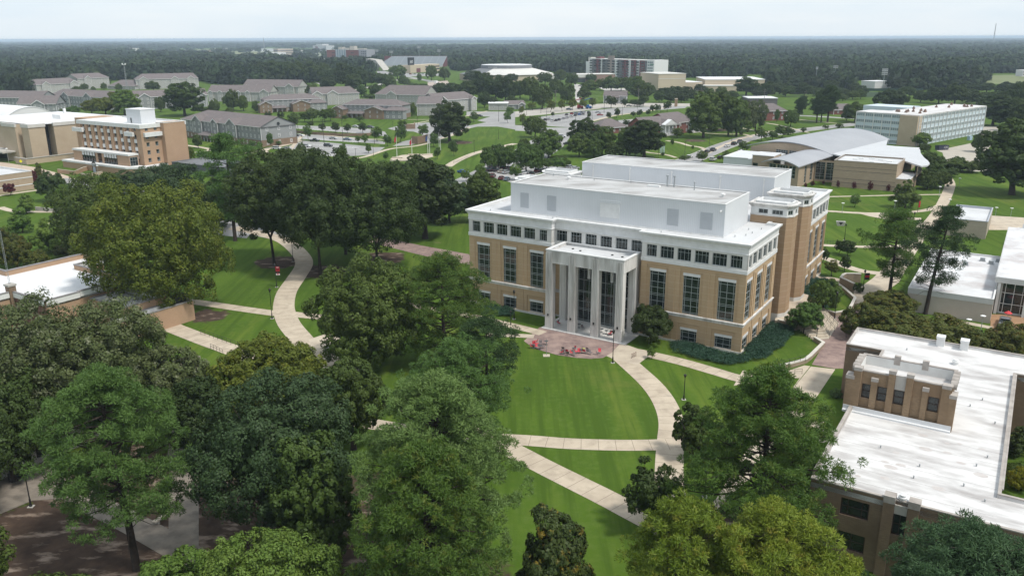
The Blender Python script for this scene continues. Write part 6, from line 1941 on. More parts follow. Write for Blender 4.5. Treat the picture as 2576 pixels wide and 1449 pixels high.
# stadium: raked stand, supports, scoreboard
def stadium():
    P = gnd('c2', 1235, 408)
    Q = gnd('c2', 1830, 408)
    Wd = (Q - P).length
    R = thing('stadium_stand', 'wide raked grey grandstand of the far stadium', 'grandstand', P, math.atan2(Q.y - P.y, Q.x - P.x))
    rk = MB()
    H = 19.5
    n = 20
    for i in range(n):
        y0, y1, z0, z1 = i * 2.6, (i + 1) * 2.6, 3 + H * i / n * .85, 3 + H * (i + 1) / n * .85
        s0, s1 = -6 + 18 * i / n * .9, -6 + 18 * (i + 1) / n * .9
        rk.face([(s0, y0, z0), (Wd + 4, y0, z0), (Wd + 4, y0, z1), (s0, y0, z1)])
        rk.face([(s0, y0, z1), (Wd + 4, y0, z1), (Wd + 4, y1, z1), (s1, y1, z1)])
    rk.build('seating', mat('grey_seating', (.33, .355, .375), (.30, .325, .345), .03, rough=.6, coord='uv', lines=(14, .9, (.42, .44, .45), 0)), R)
    MB().face([(Wd + 4.1, 0, 0), (Wd + 4.1, 52, 0), (Wd + 4.1, 52, 3 + H * .85), (Wd + 4.1, 0, 3)]).face([(-6, 52.1, 0), (-6, 52.1, 20), (Wd + 4, 52.1, 20), (Wd + 4, 52.1, 0)]).build('stand_back', M_MAROON, R)
    MB().box(-8, Wd + 5, -1, 0, 0, 3).build('front_wall', M_CONC2, R)
    P = gnd('c2', 1530, 466)
    Q = gnd('c2', 1820, 445)
    W2 = (Q - P).length
    F = thing('field_house', 'tan stadium end building with dark scoreboard on its roof', 'building', P, math.atan2(Q.y - P.y, Q.x - P.x))
    MB().box(0, W2, 0, 20, 0, 12).build('wall', M_BEIGE, F)
    MB().box(W2 * .5, W2, -.15, 0, 3, 5).box(W2 * .5, W2, -.15, 0, 7.4, 9).build('window_band', M_GLASS2, F)
    MB().box(W2 * .2, W2 * .33, -.3, 0, 0, 7).build('banner', M_MAROON, F)
    s = MB().box(2, 19, 4, 6, 12, 24).build('scoreboard', M_BLACK, F)
    MB().box(4.5, 15, 3.9, 3.99, 14.5, 20).build('screen', mat('scoreboard_screen', (.07, .08, .10), rough=.3), s)
    def letter(pts, x, z, sc):
        m = MB()
        for a, b in zip(pts, pts[1:]):
            m.tube([(x + a[0] * sc, 3.85, z + a[1] * sc), (x + b[0] * sc, 3.85, z + b[1] * sc)], .35, 4)
        m.build('screen_mark', M_WHITEP, s)
    letter([(0, 0), (.5, 1), (1, 0)], 6.5, 15.5, 3.6)
    letter([(1, 1), (0, .8), (1, .3), (0, 0)], 10.5, 15.5, 3.4)
    # raised concrete stand on legs, left
    P = gnd('c2', 1090, 440)
    Q = gnd('c2', 1260, 445)
    W3 = (Q - P).length
    U = thing('side_stand', 'sloping concrete stand on angled legs, right of the red tower', 'grandstand', P, math.atan2(Q.y - P.y, Q.x - P.x))
    MB().face([(0, 0, 20), (W3 * .55, 0, 18), (W3, 0, 1), (W3, 0, 0), (W3 * .52, 0, 14), (0, 0, 15)][::-1]).face([(0, 16, 20), (W3 * .55, 16, 18), (W3, 16, 1), (W3, 0, 1), (W3 * .55, 0, 18), (0, 0, 20)][::-1]).build('raked_deck', M_CONC2, U)
    for x, z in ((.2, 15), (.45, 14), (.62, 10)):
        MB().box(W3 * x, W3 * x + 1.6, 1, 3, 0, z).build('leg', M_CONC2, U)
stadium()
def arena():
    P = gnd('c2', 1930, 552)
    R = thing('arena', 'round arena with dark drum and cream stepped roofs', 'arena', P + Vector((72, 60, 0)), 0)
    n = 24
    bs = [(62 * math.cos(i * 6.283 / n), 62 * math.sin(i * 6.283 / n)) for i in range(n)]
    a = MB()
    for i in range(n):
        p, q = bs[i], bs[(i + 1) % n]
        a.face([(p[0], p[1], 0), (q[0], q[1], 0), (q[0], q[1], 8), (p[0], p[1], 8)])
    a.build('outer_wall', M_BEIGE, R)
    b, b2 = MB(), MB()
    for i in range(n):
        p, q = bs[i], bs[(i + 1) % n]
        t = b2 if 11 <= i <= 15 else b
        t.face([(p[0] * 1.02, p[1] * 1.02, 8), (q[0] * 1.02, q[1] * 1.02, 8), (q[0] * .56, q[1] * .56, 15), (p[0] * .56, p[1] * .56, 15)])
    b.build('lower_roof', M_CREAM, R)
    b2.build('dark_lower_roof', M_DGREY, R)
    d = [(x * .56, y * .56) for x, y in bs]
    MB().prism(d, 14.5, 19).build('drum', mat('grey_drum', (.2, .205, .22), (.18, .185, .2), .1), R)
    MB().prism([(x * .97, y * .97) for x, y in d], 19, 19.4).build('top_roof', M_WHROOF, R)
    m = MB()
    for i in range(26):
        t = 3.95 + i * .016
        rr = 62 * .56 + .12
        if i in (5, 12, 16):
            continue
        m.tube([(rr * math.cos(t), rr * math.sin(t), 16.3), (rr * math.cos(t), rr * math.sin(t), 17.4 if i % 2 else 17.0)], .16, 4)
    m.build('sign_letters', M_WHITEP, R)
    for i in range(12, 18):
        p = bs[i]
        MB().box(p[0] * 1.01 - 1, p[0] * 1.01 + 1, p[1] * 1.01 - 1, p[1] * 1.01 + 1, 0, 7.9).build('buttress', M_BEIGE, R)
    for x in (-8, 4, 14):
        MB().box(x, x + 5, -6, -3, 19.4, 20.6).build('roof_unit', M_WHITEP, R)
    MB().box(50, 75, -20, 30, 0, 6).build('side_block', M_CREAM, R)
arena()
def hotel():
    P = gnd('c3', 740, 505)
    Q = gnd('c3', 1350, 548)
    Wd = (Q - P).length
    R = thing('hotel', 'seven-storey hotel with maroon, white and grey striped facade', 'hotel', P, math.atan2(Q.y - P.y, Q.x - P.x))
    H = 25.5
    MB().box(0, Wd, 0, 18, 0, H, 't').build('wall', M_TRIMW, R)
    MB().box(-.2, Wd + .2, -.2, 18.2, H, H + .4).build('roof', M_CREAM, R)
    cols = [('w', 9), ('g', 8), ('m', 12), ('w', 6), ('g', 14), ('t', 15), ('w', 9), ('g', 11), ('m', 13), ('w', 7), ('m', 13), ('w', 7), ('m', 12), ('g', 12)]
    tot = sum(c[1] for c in cols)
    x = 0
    for c, w_ in cols:
        w_ = w_ / tot * Wd
        if c != 'w':
            MB().box(x, x + w_, -.9 if c != 'm' else -.5, -.003, 0, H + (1.2 if c == 't' else -.4) + (3.5 if c == 't' else 0)).build('facade_panel', dict(g=mat('charcoal_panel', (.14, .14, .145)), m=M_MAROON, t=mat('taupe_panel', (.30, .25, .23)))[c], R)
        x += w_
    n = 13
    for i in range(n):
        for f in range(7):
            window(R, Wd * (i + .5) / n - 3.2, -1.05, 1.4 + f * 3.45, 0, 6.4, 1.9, (.3, .5, .7), (), fm=M_FRAME, gm=M_GLASS, edge=.08)
    E = MB().box(Wd, Wd + 15, -6, 16, 0, H + 1).build('end_tower', M_TRIMW, R)
    for f in range(7):
        for xx in (1.2, 5.2, 9):
            window(R, Wd + xx, -6.12, 1.6 + f * 3.45, 0, 3.2, 2.3, (.5,), (), fm=M_FRAME, gm=M_BLUEGL)
    s = MB()
    for i, (w_, g_) in enumerate(((.9, .3), (.7, .3), (.9, .3), (.5, .3), (.9, .3), (.8, .3), (.7, .3))):
        s.box(Wd + 7 + i * 1.05, Wd + 7 + i * 1.05 + w_ * .8, -6.2, -6.05, 20.6, 21.8)
    s.build('sign_letters', mat('green_sign', (.05, .22, .14)), R)
    MB().box(-12, 0, 2, 16, 0, 21).build('left_wing', M_TRIMW, R)
    MB().box(-12, -6, 6, 14, 21, 27).build('stair_head', mat('cream_panel', (.52, .49, .44)), R)
    MB().box(Wd * .08, Wd * .14, 4, 12, H, H + 2.6).build('roof_plant', M_MAROON, R)
hotel()
R, Wd = fbox('concert_hall_block', 'tall windowless beige stage tower right of the hotel', 'c3', (1428, 652), (1700, 646), 45, 17.5, M_BEIGE, M_CREAM)
MB().box(-.1, Wd + .1, -.15, 0, 12.6, 13.1).build('cornice_line', M_CREAM, R)
MB().box(Wd, Wd * 1.7, 4, 40, 0, 8.5).build('side_wing', M_BEIGE, R)
MB().box(Wd, Wd * 1.7, 4, 40, 8.5, 8.9).build('side_roof', M_WHROOF, R)
R, Wd = fbox('museum_block', 'long low beige windowless building with white roof line behind a round tree', 'c3', (1895, 640), (2490, 640), 60, 11, M_BEIGE, M_WHROOF)
MB().box(-6, Wd * .5, -16, 0, 0, 5.5).build('front_wing', M_BEIGE, R)
MB().box(-6.3, Wd * .5 + .3, -16.3, 0, 5.5, 6).build('front_roof', M_CREAM, R)
R, Wd = fbox('conference_block', 'low cream-roofed brown brick conference building in front of the hotel', 'c3', (620, 560), (1000, 556), 30, 9.5, mat('warm_brick', (.30, .2, .16), (.26, .17, .14), .1), M_CREAM)
MB().box(Wd * .0, Wd * .42, -1, 2, 6, 9.6).build('cream_band', M_CREAM, R)
MB().box(-.2, Wd * .2, -1.5, 3, 0, 5).build('glass_lobby', M_GLASS2, R)
R, Wd = fbox('grey_shop', 'dark grey flat-roofed shop with white roof edge at upper right', 'c3', (2330, 790), (2620, 790), 22, 5.6, mat('dark_brick', (.12, .11, .115)), M_WHROOF)
R, Wd = fbox('low_white_shop', 'small white-roofed shop behind the brick house at upper right', 'c4', (-80, 760), (70, 755), 12, 4, M_CONC2, M_WHROOF)
for i, (k, L, Rr, dpt, H, nm, lab, m, rm) in enumerate((
        ('c1', (920, 300), (1050, 305), 40, 9, 'far_house', 'pale far building with grey roof among woods, far left', M_CREAM, M_SHING),
        ('c1', (1165, 243), (1300, 246), 60, 12, 'far_house', 'low far building at the edge of the pale field, left', M_CREAM, M_CONC2),
        ('c1', (2170, 240), (2330, 238), 60, 9, 'far_store', 'first of the pale low store buildings on the far field, left', M_CREAM, M_CONC2),
        ('c1', (2380, 310), (2480, 308), 30, 9, 'far_house', 'small brown far house left of the pale stores', M_BEIGE, M_SHING),
        ('c2', (85, 300), (205, 300), 60, 11, 'far_store', 'white far store below the tan far office', M_TRIMW, M_WHROOF),
        ('c2', (205, 296), (360, 294), 60, 22, 'far_office', 'tan far office building with dark window band', mat('banded_tan', (.42, .36, .30), coord='uv', lines=(7, 2.6, (.1, .1, .11), 1)), M_CONC2),
        ('c2', (365, 268), (560, 262), 80, 10, 'far_store', 'long pale far store left of the hospital', M_CREAM, M_CONC2),
        ('c2', (-60, 250), (170, 250), 80, 10, 'far_store', 'long white-roofed far store at the edge of the woods', M_TRIMW, M_WHROOF),
        ('c2', (700, 230), (750, 230), 40, 14, 'far_house', 'small far house just right of the hospital', M_CONC2, M_SHING),
        ('c4', (840, 400), (930, 398), 20, 8, 'far_house', 'small brick house among the woods at upper right', M_REDBR, M_SHING),
        ('c4', (775, 400), (835, 402), 16, 6, 'far_house', 'low grey house beside the small brick house in the woods', M_SID2, M_SHING),
        ('c4', (1440, 290), (1520, 292), 20, 10, 'far_house', 'grey-roofed house high in the right-hand woods', M_SID2, M_SHING),
        ('c4', (300, 570), (410, 560), 14, 6, 'dugout', 'tan press box of the ball field at upper right', M_BEIGE, M_DGREY),
        ('c4', (340, 600), (560, 590), 20, 3.4, 'bleachers', 'grey bleacher roof beside the ball field press box', M_CONC2, M_ZINC),
        ('c4', (1080, 620), (1240, 615), 20, 7, 'white_shed', 'white shed seen through the dark tree row by the ball field', M_TRIMW, M_WHROOF),
        ('c4', (2560, 500), (2640, 500), 20, 8, 'white_barn', 'white barn at the right edge beside the far field', M_TRIMW, M_WHROOF),
        ('c3', (430, 158), (476, 158), 30, 26, 'far_tower', 'tiny pale block standing up on the horizon', M_CREAM, M_CREAM))):
    fbox(nm, lab, k, L, Rr, dpt, H, m, rm)
# ---------------------------------------------------------------- trees of the campus and the town
T = tree
own_pine('D', 2237, 742, 526, 185, .22, 'pinem', 'loose tall pine at right, left one of the two beside the white-roofed hall', 51, npuff=440, nneed=80, shape='loose', puff=.95, gaps=.06, nw=.06)
own_pine('D', 2328, 790, 518, 185, .3, 'pined', 'tall dark pine leaning right across the white roof, right one of two', 52, npuff=400, nneed=80, shape='loose', puff=.95, lean=30, gaps=.12, nw=.06)
T('tall', 'dark', 'D', 1070, 600, 388, 190, 'dark oak at the right end of the grove, nearest the hall')
T('broad', 'blue', 'D', 1130, 560, 438, 120, 'blue-green oak between the dark grove and the small car park')
T('tall', 'oak', 'D', 1212, 560, 432, 95, 'upright oak standing at the left rear corner of the main hall')
T('broad', 'dark', 'D', 1000, 575, 405, 150, 'dark oak crown rising behind the right half of the grove')
T('broad', 'dark', 'D', 760, 570, 370, 170, 'dark oak crown at the middle back of the grove')
T('tall', 'dark', 'D', 2545, 490, 296, 200, 'huge dark oak at the right edge beside the curving walk')
T('cone', 'oak', 'l2', 1965, 1045, 728, 345, 'dense dark conical tree on the lawn before the stone college')
T('street', 'street', 'l2', 1420, 1035, 883, 125, 'small round lawn tree left of the dense conical tree')
T('broad', 'dark', 'D', 1634, 864, 768, 112, 'dark bushy tree against the facade, right of the portico')
T('sapling', 'bright', 'r1', 1302, 1428, 1342, 72, 'thin sapling beside the wave bike rack on the concrete')
T('broad', 'street', 's', 370, 770, 400, 450, 'round green tree beside the wide stairs at the stair towers')
T('broad', 'oak', 's', 600, 540, 125, 380, 'green tree behind the curved low wall near the stair towers')
row('street', 'dark', 'l3', [(500, 425, 230, 205), (400, 400, 235, 130), (212, 500, 325, 130), (465, 605, 415, 140)], 'small round trees on the lawn right of the hall', 'small lawn trees right of the hall')
T('street', 'crape', 'l3', 312, 662, 470, 190, 'loose small tree beside the stone wall planter')
row('broad', 'crape', 'D', [(2175, 850, 762, 120), (2235, 800, 735, 150), (2262, 880, 785, 190), (2360, 895, 800, 190), (2440, 915, 825, 120), (2535, 915, 812, 140)], 'olive crape myrtles behind the brick school', 'crape myrtles behind the brick school')
T('street', 'crape', 's', 880, 830, 660, 160, 'thin olive tree at the corner of the brick school roof')
row('bush', 'red', 'l2', [(885, 812, 765, 40), (965, 800, 748, 62), (1080, 785, 745, 32), (1235, 822, 738, 42), (1410, 832, 752, 55), (1590, 852, 748, 62), (1785, 862, 780, 45)], 'dark red shrubs along the stone college wall', 'red shrubs along the college wall', cat='shrub')
row('broad', 'oak', 'l2', [(2210, 840, 640, 220), (2290, 800, 560, 260), (2360, 830, 640, 230), (2230, 560, 420, 180), (2300, 640, 470, 230), (2170, 430, 330, 150)], 'green trees hugging the right end of the stone college', 'trees at the right end of the stone college')
T('broad', 'bright', 'l2', 2130, 370, 215, 230, 'bright green tree before the corner of the pale blue glass hall')
T('broad', 'oak', 'l2', 2540, 570, 480, 170, 'green tree left of the huge right-edge oak')
T('bush', 'blue', 'r6', 1320, 265, 200, 95, 'round dark shrub on the grass beside the brick school')
T('bush', 'dark', 'l3', 625, 860, 738, 130, 'clipped shrub within the stone wall planter')
T('cone', 'dark', 'D', 2562, 1145, 1070, 70, 'clipped dark shrub in the courtyard of the brick school', name='shrub', cat='shrub')
T('bush', 'yellow', 'D', 2562, 1235, 1175, 70, 'yellow-flowered shrub in the courtyard of the brick school', cat='shrub')
# left side lawns
T('street', 'red', 'l1', 130, 1190, 1035, 165, 'small purple-leaved tree on the lawn at left edge')
T('cone', 'red', 'l1', 425, 1095, 885, 120, 'purple-leaved upright tree at the corner of the stone annex')
T('cone', 'crape', 'l1', 490, 1070, 790, 130, 'thin upright tree behind the purple-leaved upright tree')
T('broad', 'dark', 'l1', 650, 1260, 895, 400, 'dark spreading oak below the tower entrance plaza')
T('broad', 'bright', 'l1', 770, 1300, 1050, 190, 'bright green tree at the left of the huge round maple')
row('cone', 'bright', 'r3', [(60, 640, 430, 190), (150, 480, 310, 160), (180, 350, 215, 130), (330, 605, 375, 240), (420, 480, 360, 110)], 'light green leafy trees on the left lawn', 'light green trees on the left lawn')
row('broad', 'crape', 'r3', [(20, 690, 440, 200), (120, 720, 480, 220), (250, 730, 590, 190), (450, 640, 560, 200), (520, 640, 470, 180), (560, 690, 500, 170)], 'olive trees between the white roof and the light green trees', 'olive trees on the left')
T('broad', 'oak', 'r3', 1430, 420, 270, 180, 'green tree by the bend of the road left of the oak grove')
T('broad', 'blue', 'r3', 1330, 560, 300, 220, 'blue-green tree right of the huge round maple')
T('broad', 'blue', 'r3', 1050, 240, 30, 380, 'dense blue-green round tree before the dark-roofed annex')
T('broad', 'dark', 'r3', 820, 220, 70, 280, 'dark oak in front of the tower podium')
# car parks, left of centre (crop l4)
row('street', 'dark', 'l4', [(1665, 312, 225, 95), (1810, 362, 255, 100), (1970, 372, 240, 120), (2112, 378, 260, 98), (2295, 378, 250, 122)], 'round trees on the grass strip above the retaining wall', 'round trees above the retaining wall')
row('street', 'oak', 'l4', [(1470, 305, 130, 150), (1600, 245, 120, 180), (1690, 245, 75, 190), (1840, 245, 85, 160), (1910, 235, 70, 160), (2080, 225, 160, 90), (2260, 240, 175, 110)], 'dark trees in front of the brown-winged dormitories', 'trees before the brown-winged dormitories')
row('cone', 'dark', 'l4', [(1140, 180, 112, 50), (1180, 182, 114, 50), (1290, 190, 112, 52), (1330, 190, 118, 52)], 'dark cypresses by the porch of the farther brown-winged dormitory', 'dark cypresses')
row('street', 'street', 'l4', [(970, 565, 460, 95), (1060, 635, 475, 85), (1110, 525, 445, 100), (1195, 558, 365, 105), (1290, 525, 468, 72), (1640, 468, 265, 115), (2065, 640, 500, 95), (2240, 498, 403, 85), (2325, 515, 383, 90), (2365, 618, 518, 72), (2465, 478, 292, 150)], 'young green trees round the left car parks', 'young trees round the left car parks')
T('broad', 'bright', 'l4', 2045, 705, 545, 150, 'bright green tree at the lower edge of the left car park')
T('broad', 'oak', 'l4', 320, 560, 390, 125, 'small green tree before the porch of the brick-based dormitory', v=1)
T('broad', 'maple', 'l4', 220, 745, 535, 130, 'yellow-green tree at the right foot of the brick tower')
row('broad', 'oak', 'l4', [(1330, 700, 560, 230), (1560, 700, 490, 120), (1700, 760, 560, 220)], 'tree tops above the dark grove by the left car park', 'tree tops above the grove')
row('broad', 'oak', 'l4', [(410, 138, 72, 115), (520, 142, 15, 125), (700, 158, 68, 112), (745, 104, -80, 165), (860, 112, -60, 105), (1025, 130, 40, 90)], 'trees on the lawn behind the brick-based dormitory', 'trees behind the brick-based dormitory')
# far left
T('tall', 'dark', 'c1', 1850, 895, 555, 400, 'big dark oak in front of the far left dormitories')
row('broad', 'maple', 'c1', [(920, 875, 735, 220), (1060, 885, 705, 270), (1190, 860, 640, 200)], 'bushy yellow-green trees behind the tower roof', 'yellow-green trees behind the tower')
row('tall', 'bright', 'c1', [(1250, 895, 632, 240), (1350, 880, 670, 160)], 'bright green trees behind the tower penthouse', 'bright trees behind the tower')
row('broad', 'street', 'c1', [(610, 872, 818, 95), (740, 878, 792, 145)], 'bright low trees behind the theatre roof', 'low trees behind the theatre')
row('broad', 'oak', 'c1', [(780, 690, 595, 120), (850, 640, 568, 85), (820, 680, 620, 90), (940, 668, 598, 52), (1040, 635, 560, 68), (1060, 580, 518, 115), (1190, 645, 568, 78), (1300, 565, 522, 112), (1320, 625, 552, 72), (1535, 645, 542, 165)], 'trees among the far left dormitories', 'trees among the far left dormitories')
row('broad', 'oak', 'c1', [(1450, 815, 752, 85), (1610, 855, 698, 115), (2070, 870, 808, 92), (2150, 865, 718, 115), (2200, 740, 660, 90), (2260, 790, 690, 70), (2330, 845, 625, 145), (2300, 885, 806, 85), (2440, 842, 685, 105), (2560, 850, 740, 80)], 'trees on the lawns before the far left townhouse rows', 'trees before the townhouse rows')
# centre (crop c2)
T('tall', 'dark', 'c2', 1920, 1152, 742, 420, 'big dark meadow oak with bare trunk on the sloping lawn')
T('tall', 'street', 'c2', 1040, 705, 588, 110, 'narrow bright tree between the pale gabled dormitories')
row('broad', 'oak', 'c2', [(550, 705, 560, 140), (650, 720, 640, 90), (1120, 725, 675, 160), (1190, 700, 570, 150), (1330, 620, 490, 130), (1290, 600, 470, 110), (1470, 600, 490, 130), (1560, 620, 560, 150), (1660, 620, 570, 120), (1400, 530, 385, 180), (1740, 540, 385, 130), (1870, 540, 400, 130), (1620, 555, 465, 50), (1545, 895, 758, 105)], 'trees around the pale dormitories and the arena lawn', 'trees around the pale dormitories')
row('broad', 'dark', 'c2', [(1080, 600, 440, 260), (1000, 620, 400, 240), (880, 610, 360, 260), (760, 610, 420, 240), (640, 560, 360, 260), (520, 560, 350, 250), (400, 560, 340, 230), (280, 560, 350, 250), (170, 540, 340, 240), (60, 540, 350, 240), (1240, 590, 465, 180), (700, 640, 500, 180), (960, 640, 470, 200)], 'dense dark trees behind the townhouse rows', 'dense dark trees behind the townhouses')
row('broad', 'dark', 'c2', [(1830, 690, 560, 180), (1950, 700, 560, 220), (2080, 730, 540, 240), (2180, 560, 440, 260), (2260, 720, 450, 260), (2380, 740, 480, 260), (2480, 760, 500, 240), (2270, 810, 650, 150), (2350, 830, 700, 120), (2550, 800, 690, 130), (2420, 700, 620, 180), (2540, 560, 470, 160)], 'dense trees between the arena and the car park road', 'dense trees below the arena')
row('street', 'street', 'c2', [(1300, 1198, 1078, 95), (1425, 1162, 985, 130), (1445, 1065, 928, 105), (1665, 1108, 972, 120), (1765, 1205, 1058, 115), (1110, 1265, 1168, 62), (1285, 1345, 1248, 65), (1800, 1325, 1205, 75), (1965, 1295, 1135, 85), (2165, 955, 848, 95), (2505, 965, 845, 85), (2525, 900, 798, 95), (1935, 1250, 1140, 70)], 'young trees around the flag plaza and the sloping lawn', 'young trees round the flag plaza')
row('broad', 'street', 'm', [(380, 275, -45, 260), (500, 265, -85, 260), (630, 262, -65, 240), (875, 305, -95, 410), (1005, 305, -65, 220), (1150, 255, 110, 190), (1300, 250, 95, 230), (1400, 245, 110, 170)], 'trees shading the small car park behind the hall', 'trees of the small car park')
row('street', 'bright', 'm', [(60, 425, 245, 135), (260, 335, 175, 155), (725, 405, 190, 185)], 'bright round trees at the small car park near edge', 'bright round trees')
T('broad', 'oak', 'm', 260, 700, 330, 400, 'green tree left of the hall beside the parked cars')
T('broad', 'oak', 'm', 40, 720, 430, 280, 'green tree behind the right end of the oak grove')
# centre right (crop c3)
row('street', 'maple', 'c3', [(355, 855, 728, 95), (470, 845, 722, 85), (575, 835, 717, 95), (680, 825, 727, 85), (775, 815, 712, 85), (175, 835, 752, 100), (65, 885, 792, 65), (80, 985, 865, 75)], 'small round yellow-green trees along the far car park', 'street trees along the far car park')
row('street', 'dark', 'c3', [(960, 815, 690, 135), (1095, 810, 718, 82), (1190, 795, 728, 105), (1245, 800, 745, 110), (1280, 795, 685, 112), (1370, 865, 782, 65), (1420, 855, 773, 75), (1520, 850, 742, 88), (1015, 912, 812, 74), (935, 925, 852, 62), (1245, 905, 828, 66), (1180, 905, 850, 62), (1330, 895, 826, 54), (740, 925, 850, 44), (380, 905, 850, 40), (1000, 985, 925, 70), (1110, 1000, 930, 80)], 'small trees on the verges right of the far car park', 'small verge trees')
row('broad', 'oak', 'c3', [(50, 720, 540, 200), (150, 740, 500, 220), (270, 825, 570, 240), (300, 580, 455, 160), (400, 700, 520, 160), (450, 560, 428, 140), (520, 775, 560, 170), (565, 600, 458, 135), (690, 735, 620, 150), (760, 560, 470, 125), (740, 670, 535, 190), (850, 640, 520, 120), (960, 645, 490, 200), (1060, 640, 510, 150), (1140, 650, 500, 150), (1200, 680, 495, 210), (1260, 740, 545, 240), (1330, 690, 560, 160)], 'full trees between the far car park and the hotel', 'trees before the hotel')
row('broad', 'dark', 'c3', [(1500, 690, 610, 180), (1600, 720, 595, 230), (1720, 740, 600, 200), (1850, 650, 575, 130), (1440, 760, 640, 130), (1560, 760, 660, 150), (1660, 760, 660, 150)], 'dark trees in front of the beige stage tower', 'dark trees before the stage tower')
row('tall', 'dark', 'c3', [(2310, 690, 500, 255), (2510, 710, 545, 150), (2420, 720, 620, 120)], 'rounded dark trees before the long beige museum', 'trees before the museum')
row('tall', 'dark', 'c3', [(690, 1225, 912, 340), (1290, 1310, 930, 440)], 'tall dark oaks just left of the red brick houses', 'tall dark oaks below the far car park')
row('broad', 'oak', 'c3', [(90, 1290, 1120, 160), (200, 1110, 892, 240), (215, 1320, 1205, 160), (335, 1315, 1032, 330), (430, 1330, 1290, 180), (640, 1300, 1065, 250), (790, 1310, 1100, 200), (870, 1290, 995, 280), (1000, 1310, 1150, 220), (1110, 1295, 1005, 230), (1200, 1310, 1120, 200)], 'green trees directly behind the main hall roof', 'trees behind the main hall')
T('tall', 'oak', 'c3', 1882, 1112, 655, 380, 'largest oak before the red brick houses, with thick bare trunk')
row('tall', 'oak', 'c3', [(2000, 1045, 640, 400), (2130, 1092, 690, 200), (2212, 1100, 720, 270)], 'oaks just right of the largest oak before brick houses', 'oaks before the brick houses')
row('broad', 'silver', 'c3', [(2325, 1055, 740, 200), (2400, 1045, 730, 220)], 'paler loose trees right of the red brick house oaks', 'paler loose trees')
row('street', 'oak', 'c3', [(1620, 1115, 1008, 125), (2140, 1098, 958, 62), (2460, 1145, 1005, 135), (1870, 1350, 1240, 125), (2120, 1365, 1240, 125), (2290, 1250, 1148, 135), (1690, 1345, 1285, 130), (1750, 1085, 1020, 60)], 'small trees along the street behind the main hall', 'small street trees behind the hall')
row('bush', 'dark', 'c3', [(1775, 1222, 1188, 32), (1475, 1292, 1255, 45), (1570, 1180, 1120, 40), (2260, 1085, 1045, 50)], 'small round shrubs on the lawn of the brick houses', 'small lawn shrubs', cat='shrub')
# upper right (crop c4)
row('pine', 'pined', 'c4', [(500, 965, 680, 200), (545, 960, 700, 180), (610, 955, 595, 260), (355, 880, 695, 140), (320, 950, 720, 110)], 'dark pines right of the upper right brick house', 'dark pines')
row('broad', 'oak', 'c4', [(240, 1000, 828, 155), (100, 960, 825, 60), (880, 960, 745, 230), (800, 940, 800, 130), (760, 745, 670, 110), (860, 730, 640, 150), (940, 725, 628, 110)], 'green trees around the low brick house', 'trees around the low brick house')
T('broad', 'dark', 'c4', 1240, 840, 625, 345, 'wide dark round tree behind the left end of the pale blue glass hall')
row('broad', 'dark', 'c4', [(1390, 710, 595, 170), (1540, 760, 635, 160), (1640, 740, 640, 130), (1720, 770, 605, 250), (1880, 780, 555, 270), (2010, 760, 620, 200), (2100, 780, 640, 260), (2240, 820, 650, 220), (2350, 860, 640, 260), (2480, 880, 560, 260), (2520, 760, 540, 200), (2390, 680, 550, 220), (2200, 660, 560, 200), (2050, 640, 560, 180)], 'dark trees behind the pale blue glass hall', 'dark trees behind the glass hall')
row('tall', 'dark', 'c4', [(2260, 990, 680, 360), (2400, 1000, 700, 300), (2540, 1050, 720, 300)], 'big dark trees at the far end of the glass hall', 'big trees at the end of the glass hall')
T('broad', 'oak', 'c4', 2140, 1255, 1035, 190, 'green tree beside the gravel drive right of the glass hall')
row('broad', 'oak', 'c4', [(1700, 1449, 1330, 230), (1880, 1449, 1320, 260), (2050, 1460, 1340, 220)], 'bushy trees below the gravel drive', 'bushy trees below the drive')
T('street', 'yellow', 'c4', 175, 700, 608, 65, 'small yellow tree by the power line, upper right')
row('bush', 'oak', 'c4', [(370, 1055, 1003, 65), (590, 1022, 978, 65), (725, 1012, 965, 95)], 'low shrubs behind the big vaulted roof', 'shrubs behind the vaulted roof', cat='shrub')
T('pine', 'pined', 'c4', 920, 1025, 955, 95, 'small dark pine at the foot of the pale blue glass hall')
row('street', 'oak', 'c4', [(150, 1110, 988, 185), (240, 1085, 1018, 95), (60, 1130, 1040, 110)], 'small trees behind the big vaulted roof, by the street', 'small trees behind the vaulted roof')
row('broad', 'dark', 'c4', [(60, 640, 560, 150), (250, 660, 590, 150), (430, 670, 600, 130), (520, 690, 610, 140), (640, 650, 535, 180), (750, 690, 620, 130)], 'trees along the power line, upper right', 'trees along the power line')
row('broad', 'dark', 'c4', [(x, 655 + 22 * ((i * 7) % 3), 560 + 30 * ((i * 5) % 4), 130 + 25 * (i % 3)) for i, x in enumerate(range(-120, 960, 62))], 'dark trees between the ball field and the shops', 'dark trees by the ball field')
row('broad', 'oak', 'c3', [(1760, 720, 640, 120), (1940, 700, 610, 120), (2080, 740, 630, 150), (2180, 720, 640, 120), (2280, 770, 700, 90), (2140, 800, 720, 120), (2240, 820, 740, 110), (2060, 690, 600, 130)], 'trees behind the largest oak and brick houses', 'trees behind the brick houses')
row('broad', 'oak', 'l2', [(2480, 700, 600, 150), (2420, 640, 540, 140), (2600, 640, 540, 170)], 'trees between stone college and the huge right-edge oak', 'trees left of the right-edge oak')
